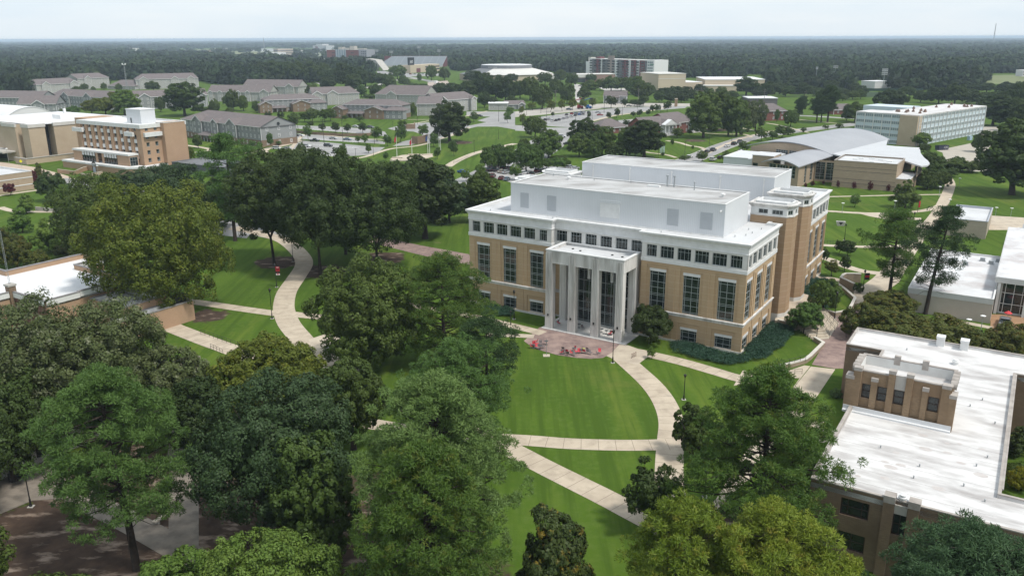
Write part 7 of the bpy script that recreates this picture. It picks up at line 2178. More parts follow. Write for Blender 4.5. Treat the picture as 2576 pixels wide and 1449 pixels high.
# ---------------------------------------------------------------- cars
CARP = {}
def car_paint(name, c):
    return mat('car_paint_' + name, c, rough=.25, spec=.6)
PAINT = dict(white=(.62, .62, .62), silver=(.36, .37, .38), grey=(.13, .135, .14), black=(.012, .012, .014), dark=(.03, .032, .036), red=(.28, .02, .02), maroon=(.10, .015, .02), blue=(.03, .12, .32), bluegrey=(.12, .17, .22), beige=(.36, .33, .28))
M_TYRE = mat('tyre_rubber', (.012, .012, .012), rough=.9)
M_LAMPW = mat('headlamp', (.6, .6, .6), rough=.2)
M_TAIL = mat('tail_lamp', (.25, .01, .01), rough=.3)
def car_meshes(kind):
    if kind in CARP:
        return CARP[kind]
    L, Wd = (4.8, 1.85) if kind != 'pickup' else (5.7, 1.98)
    hb = dict(sedan=.98, suv=1.1, pickup=1.1)[kind]
    ht = dict(sedan=1.46, suv=1.76, pickup=1.85)[kind]
    lower = dict(sedan=[(-2.4, .35), (-2.42, .75), (-2.3, .95), (-1.5, .99), (1.0, .98), (2.1, .83), (2.4, .66), (2.4, .33)],
                 suv=[(-2.4, .4), (-2.42, 1.0), (-2.35, 1.1), (1.0, 1.1), (2.1, .98), (2.38, .82), (2.4, .38)],
                 pickup=[(-2.85, .5), (-2.85, 1.05), (-1.0, 1.08), (1.2, 1.12), (2.6, 1.05), (2.85, .85), (2.85, .45)])[kind]
    upper = dict(sedan=[(-1.75, .98), (-1.05, 1.42), (.15, 1.46), (1.0, .98)], suv=[(-2.3, 1.1), (-2.1, 1.7), (.2, 1.74), (1.1, 1.1)], pickup=[(-.75, 1.08), (-.6, 1.8), (.5, 1.84), (1.3, 1.11)])[kind]
    def extr(prof, w0, w1):
        m = MB()
        n = len(prof)
        zt = max(p[1] for p in prof)
        zb = min(p[1] for p in prof)
        wf = lambda z: (w0 + (w1 - w0) * (z - zb) / (zt - zb)) / 2
        for i in range(n):
            a, b = prof[i], prof[(i + 1) % n]
            m.face([(a[0], -wf(a[1]), a[1]), (b[0], -wf(b[1]), b[1]), (b[0], wf(b[1]), b[1]), (a[0], wf(a[1]), a[1])])
        m.face([(p[0], wf(p[1]), p[1]) for p in prof])
        m.face([(p[0], -wf(p[1]), p[1]) for p in prof[::-1]])
        return m
    body = extr(lower, Wd * .98, Wd)
    roof = extr([(upper[0][0] + .25, upper[0][1] + (upper[1][1] - upper[0][1]) * .86), upper[1], upper[2], (upper[3][0] - .35, upper[3][1] + (upper[2][1] - upper[3][1]) * .86)], Wd * .78, Wd * .72)
    glass = extr([(upper[0][0], upper[0][1] - .02), (upper[1][0] + .02, upper[1][1] - .06), (upper[2][0] - .02, upper[2][1] - .06), (upper[3][0], upper[3][1] - .02)], Wd * .93, Wd * .77)
    bm = body.mesh('body')
    rm = roof.mesh('roof')
    gm = glass.mesh('windows')
    gm.materials.append(M_GLASS)
    bm.materials.append(None)
    rm.materials.append(None)
    r = .34 if kind == 'sedan' else .39
    wm = MB()
    for k in range(12):
        a0, a1 = k * math.pi / 6, (k + 1) * math.pi / 6
        for y in (-.11, .11):
            wm.face([(0, y, 0), (r * math.cos(a0), y, r * math.sin(a0)), (r * math.cos(a1), y, r * math.sin(a1))][::-1 if y < 0 else 1])
        wm.face([(r * math.cos(a0), -.11, r * math.sin(a0)), (r * math.cos(a0), .11, r * math.sin(a0)), (r * math.cos(a1), .11, r * math.sin(a1)), (r * math.cos(a1), -.11, r * math.sin(a1))])
    wm = wm.mesh('wheel')
    wm.materials.append(M_TYRE)
    x = L / 2
    hl = MB().box(x - .12, x - .01, -.22, .22, .68, .84).mesh('headlight')
    hl.materials.append(M_LAMPW)
    tl = MB().box(-x - .03, -x + .08, -.18, .18, .72, .92).mesh('taillight')
    tl.materials.append(M_TAIL)
    CARP[kind] = (bm, rm, gm, wm, hl, tl, L, Wd, r)
    return CARP[kind]
def car(kind, paint, k, x, y, heading, label, group='parked cars', name='parked_car', toward=None):
    P = gnd(k, x, y, .02)
    if toward:
        Q = gnd(k, *toward)
        heading = math.degrees(math.atan2(Q.y - P.y, Q.x - P.x))
    r = thing(name, label, 'pickup truck' if kind == 'pickup' else 'car', P, math.radians(heading), group)
    bm, rm, gm, wm, hl, tl, L, Wd, rad = car_meshes(kind)
    pm = car_paint(paint, PAINT[paint])
    for me, nm in ((bm, 'body'), (rm, 'roof')):
        c = put(me, nm, r)
        c.material_slots[0].link = 'OBJECT'
        c.material_slots[0].material = pm
    put(gm, 'windows', r)
    for sx in (-.31, .3):
        for sy in (-1, 1):
            put(wm, 'wheel', r, (L * sx, sy * (Wd / 2 - .1), rad))
    for sy in (-1, 1):
        put(hl, 'headlight', r, (0, sy * Wd * .34, 0))
        put(tl, 'taillight', r, (0, sy * Wd * .36, 0))
    return r
GB_, GF = math.degrees(math.pi / 2 - AZ), math.degrees(-AZ)       # headings along the grid: back and right
def carset(k, items, where, group, hd, toward=None):
    items = sorted(items, key=lambda q: q[0])
    seen = {}
    tot = {}
    for it in items:
        tot[(it[2], it[3])] = tot.get((it[2], it[3]), 0) + 1
    for it in items:
        key = (it[2], it[3])
        seen[key] = seen.get(key, 0) + 1
        nm = {'sedan': 'car', 'suv': 'tall car', 'pickup': 'pickup truck'}[it[2]]
        col = {'dark': 'dark grey', 'bluegrey': 'blue-grey'}.get(it[3], it[3])
        pre = (ORD[seen[key] - 1] + ' ' + col + ' ' + nm + ' from left ') if tot[key] > 1 else col + ' ' + nm + ' '
        car(it[2], it[3], k, it[0], it[1], it[4] if len(it) > 4 else hd, pre + where, group)
S, V_, PK = 'sedan', 'suv', 'pickup'
carset('m', [(370, 285, V_, 'dark'), (415, 240, S, 'black'), (500, 220, PK, 'black'), (480, 285, S, 'dark'), (575, 255, V_, 'black'), (545, 305, S, 'beige'), (603, 315, S, 'silver'), (655, 258, S, 'grey'), (818, 255, S, 'white'), (842, 330, V_, 'white'), (925, 190, S, 'white'), (600, 150, V_, 'dark'), (410, 285, V_, 'black'), (1465, 250, V_, 'silver'), (1535, 262, S, 'silver')], 'in the small car park behind the hall', 'cars in the small car park', GB_)
carset('m', [(420, 368, V_, 'maroon'), (540, 395, S, 'maroon'), (615, 408, S, 'bluegrey'), (1020, 295, V_, 'maroon'), (1085, 292, S, 'dark'), (950, 340, S, 'dark')], 'in the nearest bays of the small car park', 'cars in the nearest bays', GB_ + 20)
carset('m', [(40, 770, S, 'black'), (190, 745, S, 'dark'), (20, 310, S, 'blue')], 'at the kerb left of the hall', 'cars at the kerb', GF)
carset('c3', [(300, 938, S, 'dark'), (335, 932, S, 'silver'), (372, 948, V_, 'white'), (412, 945, S, 'dark'), (440, 938, S, 'dark'), (483, 925, S, 'silver'), (520, 917, S, 'silver'), (562, 905, V_, 'white'), (602, 895, S, 'dark'), (645, 885, S, 'blue'), (680, 882, S, 'grey')], 'in the nearer row of the far car park', 'cars in the far car park, near row', GB_ + 18)
carset('c3', [(515, 888, S, 'dark'), (567, 878, V_, 'red'), (605, 872, S, 'bluegrey'), (640, 866, S, 'silver'), (690, 860, S, 'silver'), (735, 868, V_, 'dark'), (660, 862, S, 'bluegrey'), (620, 880, S, 'grey')], 'in the farther row of the far car park', 'cars in the far car park, far row', GB_ + 18)
carset('c3', [(830, 864, S, 'silver'), (850, 890, S, 'red'), (540, 832, S, 'bluegrey'), (1480, 898, V_, 'dark'), (470, 1108, V_, 'white'), (525, 1180, S, 'dark'), (1040, 772, S, 'silver'), (1140, 800, S, 'grey')], 'on the roads near the far car park', 'cars near the far car park', GF + 20)
carset('c3', [(1742, 1312, S, 'white'), (1920, 1260, S, 'dark'), (1980, 1245, V_, 'dark'), (1980, 1340, V_, 'white'), (2050, 1318, S, 'black'), (2120, 1205, S, 'white'), (2190, 1182, V_, 'black'), (2250, 1160, V_, 'grey'), (2260, 1250, S, 'silver')], 'parked along the street behind the hall', 'cars parked along the street', math.degrees(math.atan2(*((lambda p, q: (q.y - p.y, q.x - p.x))(gnd('c3', 1742, 1312), gnd('c3', 2120, 1205))))))
carset('l4', [(1485, 415, V_, 'dark'), (1540, 415, S, 'white'), (1715, 478, PK, 'black'), (1940, 450, S, 'silver'), (2110, 462, S, 'bluegrey'), (1615, 542, V_, 'white'), (1880, 538, V_, 'dark'), (1265, 572, V_, 'white'), (1390, 572, S, 'silver'), (1965, 618, S, 'white')], 'in the lower left car parks', 'cars in the left car parks', GF + 12)
carset('l4', [(2210, 305, S, 'white'), (2390, 318, V_, 'grey'), (365, 662, PK, 'white')], 'by the dormitories and the tower', 'cars by the dormitories', GF)
carset('c2', [(2222, 900, S, 'dark'), (1530, 480, V_, 'red'), (1575, 480, S, 'silver'), (1620, 482, S, 'white'), (1655, 480, V_, 'white')], 'near the dormitories and the stadium', 'cars near the stadium', GF)
car(PK, 'grey', 'l3', 2340, 1245, GB_ + 180, 'grey pickup truck on the terracotta terrace at the right edge')
carset('c3', [(575, 600, S, 'blue'), (650, 598, S, 'white'), (690, 600, V_, 'silver')], 'in front of the conference building', 'cars before the conference building', GF)
# box truck on the arena road
t = thing('box_truck', 'small white box truck on the road below the arena', 'truck', gnd('c2', 1790, 572), math.radians(70))
MB().box(-4, 1.6, -1.2, 1.2, .8, 3.6).build('cargo_box', M_WHITEP, t)
MB().prism([(1.7, -1.1), (3.6, -1.1), (3.6, 1.1), (1.7, 1.1)], .6, 1.7).box(1.7, 3.0, -1.05, 1.05, 1.7, 2.6).build('cab', M_WHITEP, t)
for x in (-2.6, 2.7):
    for y in (-1.05, 1.05):
        MB().tube([(x, y - .14, .45), (x, y + .14, .45)], .45, 12).build('wheel', M_TYRE, t)
# lift machines
for nm, c, x, lab in (('red', (.35, .03, .03), 650, 'red boom lift parked at the edge of the far car park'), ('blue', (.02, .09, .25), 735, 'blue boom lift parked right of the red boom lift')):
    t = thing('boom_lift', lab, 'boom lift', gnd('c3', x, 822), .3)
    m_ = mat('lift_paint_' + nm, c, rough=.4)
    MB().box(-2.2, 2.2, -1.1, 1.1, .7, 2.0).box(-2, .2, -1, 1, 2.0, 3.2).build('chassis', m_, t)
    MB().tube([(-1.4, 0, 3), (-4.0, .4, 6.5), (1.5, .4, 8.2)], .28, 6).build('boom', m_, t)
    MB().box(1.2, 3.2, -.5, 1.3, 7.2, 8.4).build('basket', M_BLACK, t)
    for x_ in (-1.4, 1.4):
        for y_ in (-1.1, 1.1):
            MB().tube([(x_, y_ - .25, .6), (x_, y_ + .25, .6)], .6, 12).build('wheel', M_TYRE, t)
# ---------------------------------------------------------------- lamps and poles
def lamp_mesh(h):
    p = MB().lathe([(.17, 0), (.17, .12), (.11, .2), (.1, .75), (.065, .8), (.05, h - .55), (.05, h - .5)], 10)
    hd = MB().lathe([(.06, h - .5), (.1, h - .45), (.2, h - .12), (.24, h - .1), (.22, h - .02), (.08, h + .1), (.001, h + .16)], 10)
    return p, hd
LAMPS = {}
def lamp(k, x, y, ty, label, kind='lantern', group='black lantern lamp posts'):
    P = gnd(k, x, y)
    h = height_at(k, x, ty, P)
    if kind not in LAMPS:
        h0 = 4.2 if kind != 'cobra' else 9
        if kind == 'lantern':
            p, hd = lamp_mesh(4.2)
            pm, hm = p.mesh('post'), hd.mesh('lantern')
            pm.materials.append(M_BLACK)
            hm.materials.append(M_BLACK)
        elif kind == 'disc':
            pm = MB().lathe([(.09, 0), (.06, .3), (.05, h0 - .1)], 8).mesh('post')
            hm = MB().lathe([(.05, h0 - .3), (.12, h0 - .15), (.42, h0 - .12), (.46, h0), (.3, h0 + .1), (.001, h0 + .16)], 14).mesh('lamp_head')
            pm.materials.append(M_STEEL)
            hm.materials.append(M_WHITEP)
        else:
            pm = MB().lathe([(.14, 0), (.12, 1), (.08, h0)], 8).mesh('post')
            hm = MB().box(-.9, .9, -.12, .12, h0, h0 + .14).mesh('lamp_head')
            pm.materials.append(mat('bronze_pole', (.06, .05, .045), rough=.6))
            hm.materials.append(M_BLACK)
        LAMPS[kind] = (pm, hm, h0)
    pm, hm, h0 = LAMPS[kind]
    r = thing('street_lamp', label, 'lamp post', P, 0, group)
    put(pm, 'post', r)
    put(hm, 'lantern' if kind == 'lantern' else 'lamp_head', r)
    s = max(.6, h / h0)
    r.scale = (s ** .5, s ** .5, s) if kind == 'cobra' else (1.1, 1.1, s)
    if kind == 'lantern':
        MB().box(-.3, .3, -.3, .3, 0, .05).build('footing', M_CONC2, r)
    return r
def banner(r, h, cols, w=.75):
    z0, z1 = h
    for i, c in enumerate(cols):
        a, b = z1 - (z1 - z0) * (i + 1) / len(cols), z1 - (z1 - z0) * i / len(cols)
        m = MB().box(.1, .1 + w, -.02, .02, a, b).build('banner', c, r)
    return r
M_BRED = mat('banner_red', (.42, .02, .035), rough=.6)
M_BBLK = mat('banner_black', (.02, .02, .022), rough=.6)
l_ = lamp('r3', 1845, 842, 688, 'black lamp post with red and white banner left of the S-shaped walk')
banner(l_, (2.9, 3.75), [M_BRED], .8)
banner(l_, (2.2, 2.85), [M_BBLK, M_WHITEP], .8)
mk = MB()
mk.tube([(.25, -.05, 3.5), (.4, -.05, 3.15), (.5, -.05, 3.35), (.6, -.05, 3.15), (.75, -.05, 3.5)], .045, 4)
mk.build('banner_emblem', M_BBLK, l_)
mk = MB().tube([(.25, -.05, 3.62), (.8, -.05, 3.62)], .035, 4).build('banner_lettering', M_WHITEP, l_)
mk = MB().tube([(.35, -.05, 2.3), (.5, -.05, 2.7), (.65, -.05, 2.3)], .05, 4).tube([(.42, -.05, 2.45), (.58, -.05, 2.45)], .04, 4).build('banner_emblem', M_BRED, l_)
for x, y, ty, lab in ((1955, 672, 518, 'black lamp post inside the bend of the S-shaped walk'), (1815, 1052, 853, 'black lamp post where the left walk meets the S-shaped walk'), (2180, 1247, 1098, 'black lamp post at the lower branch of the S-shaped walk')):
    lamp('r3', x, y, ty, lab)
lamp('r1', 387, 1162, 972, 'taller black lamp post in front of the left wing of the hall')
lamp('r1', 365, 1202, 1108, 'shorter black lamp post on the walk before the left wing')
lamp('p', 887, 1425, 1060, 'black lamp post at the right end of the brick patio')
lamp('D', 1720, 1005, 942, 'black lamp post on the lawn inside the right-hand curve')
lamp('r6', 447, 920, 748, 'black lamp post under the spreading pine')
lamp('r4', 207, 985, 680, 'black lamp post by the terrace at the lower left')
lamp('s', 742, 602, 285, 'black lamp post at the top of the wide stairs')
lamp('s', 523, 872, 745, 'black lamp post at the foot of the wide stairs')
lamp('r2', 1378, 708, 600, 'black lamp post at the low black fence')
lamp('r2', 1832, 642, 522, 'black lamp post beside the walk behind the left tall pine')
b_ = lamp('r2', 1500, 1052, 908, 'black lamp post with dark banner beside the stone wall planter')
banner(b_, (2.4, 3.7), [M_BBLK, M_BRED, M_BBLK], .9)
for i, (x, y, ty) in enumerate(((1362, 527, 460), (1710, 512, 445), (2140, 357, 295), (2008, 417, 350), (2075, 497, 435), (2385, 542, 500), (2487, 547, 505))):
    lamp('r2', x, y, ty, 'white disc lamp post ' + ['left of the dense conical tree', 'in front of the dense conical tree', 'far up the curving walk', 'right of the dense conical tree', 'on the right edge of the curving walk', 'left by the small block annex', 'right by the small block annex'][i], 'disc', 'white disc lamp posts')
lamp('l3', 2065, 1305, 1120, 'white disc lamp post by the bench, taller one', 'disc', 'white disc lamp posts')
lamp('l3', 1908, 1312, 1235, 'white disc lamp post by the bench, shorter one', 'disc', 'white disc lamp posts')
lamp('l1', 1185, 960, 830, 'white disc lamp post before the tower entrance', 'disc', 'white disc lamp posts')
lamp('l1', 110, 810, 625, 'white disc lamp post before the theatre', 'disc', 'white disc lamp posts')
b_ = thing('banner_pole', 'red banner pole at the bend of the walk before the stone college', 'banner', gnd('r2', 1865, 522))
MB().tube([(0, 0, 0), (0, 0, 4.2)], .06, 6).build('pole', M_BLACK, b_)
MB().box(.1, .6, -.02, .02, 1.6, 3.6).build('banner', M_BRED, b_)
b_ = thing('banner_pole', 'red banner on a short pole among the left lawn trees', 'banner', gnd('r3', 405, 400))
MB().tube([(0, 0, 0), (0, 0, 3.4)], .06, 6).build('pole', M_BLACK, b_)
MB().box(.1, .9, -.02, .02, 1.2, 3.3).build('banner', M_BRED, b_)
pol = [('c2', 400, 1165, 1035), ('c2', 450, 1172, 1040), ('c2', 668, 1195, 930), ('c2', 855, 1155, 925), ('c2', 1170, 1175, 1050), ('c2', 1160, 1303, 1190), ('c2', 985, 1338, 1245), ('c2', 2167, 1262, 1138), ('c2', 2410, 1125, 1070), ('c2', 2412, 950, 795), ('c2', 1145, 690, 575), ('c2', 1480, 1105, 930), ('c2', 1355, 1040, 960), ('c2', 405, 1035, 870), ('c2', 1600, 980, 910), ('c2', 220, 1285, 1250)]
for i, q in enumerate(sorted(pol, key=lambda q: q[1])):
    lamp(*q, ORD[i] + ' from left of the thin dark light poles around the left car parks', 'cobra', 'light poles round the left car parks')
pol = [(115, 885, 800), (258, 865, 690), (890, 865, 690), (315, 950, 790), (770, 955, 855), (1075, 890, 765), (1060, 925, 840), (1220, 885, 795), (1430, 1322, 1228), (1697, 1282, 1150), (1940, 1222, 1090), (2167, 1145, 1000), (2405, 1062, 920), (1455, 860, 745), (605, 970, 860), (75, 1010, 900)]
for i, q in enumerate(sorted(pol, key=lambda q: q[0])):
    lamp('c3', *q, ORD[i] + ' from left of the thin dark light poles from car park to brick houses', 'cobra', 'light poles right of centre')
# utility poles and wires
def pole_thing(k, x, y, ty, label, arm=True):
    P = gnd(k, x, y)
    h = height_at(k, x, ty, P)
    r = thing('utility_pole', label, 'utility pole', P, -AZ, 'utility poles of the power line')
    MB().tube([(0, 0, 0), (0, 0, h)], [.22, .16], 7).build('pole', mat('weathered_pole', (.22, .2, .18), rough=.9), r)
    if arm:
        MB().box(-1.6, 1.6, -.09, .09, h - 1.2, h - 1.0).box(-1.3, 1.3, -.09, .09, h - 2.6, h - 2.42).build('crossarm', MATS['weathered_pole'], r)
    return P + Vector((0, 0, h - 1))
tops = [pole_thing('c3', 405, 795, 630, 'utility pole left of the far car park trees'), pole_thing('c3', 1230, 785, 615, 'utility pole behind the street trees, centre right'), pole_thing('c3', 1860, 700, 605, 'utility pole beside the beige museum'), pole_thing('c3', 2485, 800, 620, 'utility pole before the dark grey shop'), pole_thing('c4', 390, 720, 640, 'utility pole near the dark pines, upper right'), pole_thing('c4', 2090, 900, 745, 'utility pole above the roof of the pale blue glass hall')]
tops += [Vector((tops[-1].x + 160, tops[-1].y - 60, tops[-1].z))]
wires = MB()
for a, b in zip(tops, tops[1:]):
    for dz in (0, -1.5, -3):
        pts = [a.lerp(b, t / 8) + Vector((0, 0, dz - 2.2 * (1 - (2 * t / 8 - 1) ** 2))) for t in range(9)]
        wires.tube(pts, .05, 4, cap=False)
tag(wires.build('power_lines', M_BLACK), 'power lines sagging between the utility poles, right of centre', 'power line')
# sports light masts
def mast(k, x, y, ty, label, rows=3, cols=6):
    P = gnd(k, x, y)
    h = height_at(k, x, ty, P)
    r = thing('floodlight_mast', label, 'floodlight mast', P, 0, 'sports floodlight masts')
    MB().tube([(0, 0, 0), (0, 0, h - 1)], [.4, .22], 8).build('mast', M_STEEL, r)
    m = MB()
    sp = 1.25
    for i in range(rows):
        z = h - .6 - i * 1.7
        m.box(-cols * sp / 2, cols * sp / 2, -.12, .12, z - .1, z + .1)
        for j in range(cols):
            xx = -cols * sp / 2 + (j + .5) * sp
            m.box(xx - .42, xx + .42, -.75, -.1, z - .15, z + .85)
    m.box(-.15, .15, -.15, .15, h - 1.7 * rows, h)
    m.build('lamp_rack', mat('lamp_rack', (.42, .43, .44), rough=.5), r)
for q in (('c2', 1200, 378, 232, 'floodlight mast left of the far grandstand'), ('c2', 1345, 405, 245, 'floodlight mast in front of the left of the grandstand'), ('c2', 1620, 405, 195, 'tallest floodlight mast rising above the grandstand'), ('c2', 1820, 405, 232, 'floodlight mast at the right end of the grandstand'), ('c4', 1160, 642, 424, 'tallest floodlight mast of the ball field', 4, 5), ('c4', 1230, 600, 475, 'floodlight mast just right of the tallest ball field mast', 2, 6), ('c4', 487, 600, 405, 'single-headed floodlight mast left of the ball field', 2, 2), ('c4', 655, 560, 452, 'lower floodlight mast of a close pair by the press box', 4, 4), ('c4', 678, 545, 393, 'upper floodlight mast of a close pair by the press box', 2, 5), ('c4', 1795, 605, 480, 'floodlight mast right of the yellow foul pole', 2, 6), ('c4', 1848, 540, 440, 'floodlight mast behind, on the right of the ball field', 2, 4), ('c4', 2035, 530, 465, 'rightmost floodlight mast of the ball field', 2, 2)):
    mast(*q)
for x, y, ty, lab in ((972, 645, 600, 'yellow foul pole at the dark ball field'), (1672, 585, 545, 'yellow foul pole far right of the ball field')):
    P = gnd('c4', x, y)
    tag(MB().box(-.9, .9, -.1, .1, 0, height_at('c4', x, ty, P)).build('foul_pole', mat('yellow_paint', (.65, .6, .03)), None, P), lab, 'foul pole')
for x, y, ty, lab in ((182, 565, 465, 'grey pole at the field edge, upper right'), (1362, 590, 512, 'grey pole between the dark trees of the ball field')):
    P = gnd('c4', x, y)
    tag(MB().tube([(0, 0, 0), (0, 0, height_at('c4', x, ty, P))], .3, 6).build('steel_pole', M_STEEL, None, P), lab, 'pole')
tag(MB().box(0, 62, 0, .15, 0, 2.6).build('outfield_fence', mat('dark_green_fence', (.02, .045, .035)), None, gnd('c4', 962, 645)), 'dark green outfield fence of the ball field, upper right', 'fence')
# lattice tower behind the brick tower and distant masts
P = gnd('c1', 1305, 872)
Ht = height_at('c1', 1232, 368, P)
t = thing('radio_mast', 'tall slim lattice mast with lights behind the brick tower', 'mast', P)
m = MB()
for k in range(3):
    a = k * 2.094
    m.tube([(1.0 * math.cos(a), 1.0 * math.sin(a), 0), (.35 * math.cos(a), .35 * math.sin(a), Ht - 2)], [.1, .07], 5)
for j in range(24):
    z0, z1 = Ht * j / 24.5, Ht * (j + 1) / 24.5
    for k in range(3):
        a, b = k * 2.094, (k + 1) * 2.094
        r0, r1 = 1 - .65 * j / 24, 1 - .65 * (j + 1) / 24
        m.tube([(r0 * math.cos(a), r0 * math.sin(a), z0), (r1 * math.cos(b), r1 * math.sin(b), z1)], .05, 4, cap=False)
m.build('lattice', M_STEEL, t)
MB().box(-1.4, 1.4, -.2, .2, Ht - 1.2, Ht - .9).box(-1.5, -.7, -.4, .3, Ht - .9, Ht).box(.7, 1.5, -.4, .3, Ht - .9, Ht).build('lamp_rack', M_WHITEP, t)
for k, x, y, ty, lab in (('c2', 70, 250, 110, 'thin tall mast far away above the left fields'), ('c4', 2265, 180, -30, 'thin tall mast on the right horizon, rising above the woods')):
    P = gnd(k, x, y)
    tag(MB().tube([(0, 0, 0), (0, 0, height_at(k, x, ty, P))], [P.length * .0005, P.length * .00025], 5).build('far_mast', M_STEEL, None, P), lab, 'mast')
# flag poles and flags
fl = [(1395, 1302, 1090), (1545, 1272, 1120), (1705, 1278, 1080), (1723, 1278, 1105), (1818, 1252, 1060), (1832, 1252, 1075)]
fc = [M_BRED, M_BRED, mat('flag_blue', (.05, .08, .22)), mat('flag_white', (.5, .5, .5)), M_STEEL, M_STEEL]
for i, (x, y, ty) in enumerate(fl):
    P = gnd('c2', x, y)
    h = height_at('c2', x, ty, P)
    r = thing('flagpole', ORD[i] + ' from left of the white flagpoles on the round flag plaza', 'flagpole', P, 0, 'flagpoles on the flag plaza')
    MB().tube([(0, 0, 0), (0, 0, h)], [.12, .06], 7).build('pole', M_WHITEP, r)
    if i < 4:
        f = MB()
        for j in range(4):
            f.face([(-.1 - j * .22, .08 * (j % 2), h - .3 - j * .3), (-.1 - (j + 1) * .22, .08 * ((j + 1) % 2), h - .3 - (j + 1) * .3), (-.1 - (j + 1) * .22, .08 * ((j + 1) % 2), h - 2.6 - (j + 1) * .2), (-.1 - j * .22, .08 * (j % 2), h - 2.6 - j * .2)])
        f.build('flag', fc[i], r)
for i, (x, y) in enumerate(((1400, 1315), (1560, 1283), (1700, 1283), (1380, 1345), (1480, 1345))):
    tag(MB().box(-2.6, 2.6, -.5, .5, 0, .5).build('stone_bench', M_CONC, None, gnd('c2', x, y), .3 * (i % 3) - .2), ORD[i] + ' of the low pale stone benches round the flag plaza', 'bench', 'stone benches of the flag plaza')
# ---------------------------------------------------------------- patio furniture
tb = MB().lathe([(.26, 0), (.26, .03), (.03, .05), (.03, .7), (.38, .71), (.38, .74), (.001, .745)], 14).mesh('table')
tb.materials.append(mat('grey_table', (.075, .085, .09), rough=.5))
for i, (x, y) in enumerate(((-2, 1262), (70, 1275), (140, 1222), (335, 1328), (452, 1302), (538, 1316))):
    tag(put(tb, 'cafe_table', None, gnd('p', x, y, .03)), ORD[i] + ' from left of the grey round cafe tables on the brick patio', 'table', 'cafe tables on the patio')
for i, (x, y) in enumerate(((507, 1030), (762, 1085), (815, 1103), (866, 1113))):
    tag(put(tb, 'cafe_table', None, gnd('p', x, y, .16)), ORD[i] + ' from left of the dark cafe tables beneath the portico', 'table', 'cafe tables beneath the portico')
def chair(col):
    m = MB().box(-.24, .24, -.24, .24, .42, .46)
    m.face([(-.24, .24, .46), (.24, .24, .46), (.26, .36, .9), (-.26, .36, .9)]).face([(-.26, .40, .9), (.26, .40, .9), (.24, .28, .46), (-.24, .28, .46)]).box(-.25, .25, .24, .28, .44, .48)
    s = m.mesh('seat')
    s.materials.append(col)
    f = MB()
    for x in (-.2, .2):
        f.tube([(x, -.22, 0), (x, -.2, .42)], .018, 5).tube([(x, .25, 0), (x, .22, .44)], .018, 5)
    f = f.mesh('legs')
    f.materials.append(M_STEEL)
    return s, f
M_PINK = mat('red_mesh_seat', (.55, .07, .09), rough=.6)
chr_ = dict(red=chair(M_PINK), grey=chair(mat('grey_mesh_seat', (.16, .14, .14), rough=.6)), yellow=chair(mat('olive_mesh_seat', (.42, .42, .12), rough=.6)))
rn = random.Random(8)
ch = [('red', x, y) for x, y in ((-20, 1262), (-8, 1240), (15, 1235), (30, 1262), (35, 1232), (22, 1205), (310, 1330), (372, 1318), (430, 1336), (478, 1322), (510, 1322), (568, 1318), (740, 1322), (448, 1290))] + [('grey', x, y) for x, y in ((75, 1230), (108, 1262), (330, 1290), (612, 1300), (590, 1325), (640, 1335), (720, 1335), (380, 1345), (460, 1350))] + [('yellow', 560, 1290)]
cnt = {}
for c, x, y in sorted(ch, key=lambda q: q[1]):
    cnt[c] = cnt.get(c, 0) + 1
    r = thing('patio_chair', (ORD[cnt[c] - 1] + ' from left of the ' + c + ' mesh chairs on the brick patio') if c != 'yellow' else 'single olive yellow chair on the brick patio', 'chair', gnd('p', x, y, .03), rn.uniform(0, 6.28), c + ' patio chairs')
    put(chr_[c][0], 'seat', r)
    put(chr_[c][1], 'legs', r)
for i, (c, x, y) in enumerate((('grey', 550, 1050), ('red', 850, 1120), ('red', 885, 1105), ('grey', 262, 985), ('red', 285, 1000))):
    r = thing('patio_chair', ORD[i] + ' from left of the chairs beneath the stone portico' if i < 3 else ('grey' if c == 'grey' else 'red') + ' chair beneath the left end of the portico', 'chair', gnd('p', x, y, .16), rn.uniform(0, 6.28), 'chairs beneath the portico')
    put(chr_[c][0], 'seat', r)
    put(chr_[c][1], 'legs', r)
for i, (x, y) in enumerate(((170, 660), (195, 668), (185, 650), (225, 662))):
    r = thing('patio_chair', ORD[i] + ' from left of the red chairs beside the stair tower', 'chair', gnd('s', x, y, 1.17), rn.uniform(0, 6.28), 'red chairs by the stair tower')
    put(chr_['red'][0], 'seat', r)
    put(chr_['red'][1], 'legs', r)
r = thing('umbrella_stand', 'thin steel pole on a square white base at the edge of the patio', 'pole', gnd('p', 142, 1345))
MB().box(-.6, .6, -.6, .6, 0, .08).build('base', M_CONC, r)
MB().tube([(0, 0, .08), (0, 0, 3.2)], .035, 6).build('pole', M_STEEL, r)
r = thing('patio_umbrella', 'closed red umbrella over a table on the terracotta terrace', 'umbrella', gnd('l3', 2370, 1200))
MB().tube([(0, 0, 0), (0, 0, 2.2)], .04, 6).build('pole', M_STEEL, r)
MB().lathe([(.5, 1.8), (.75, 1.9), (.001, 2.4)], 8).build('canopy', M_RED, r)
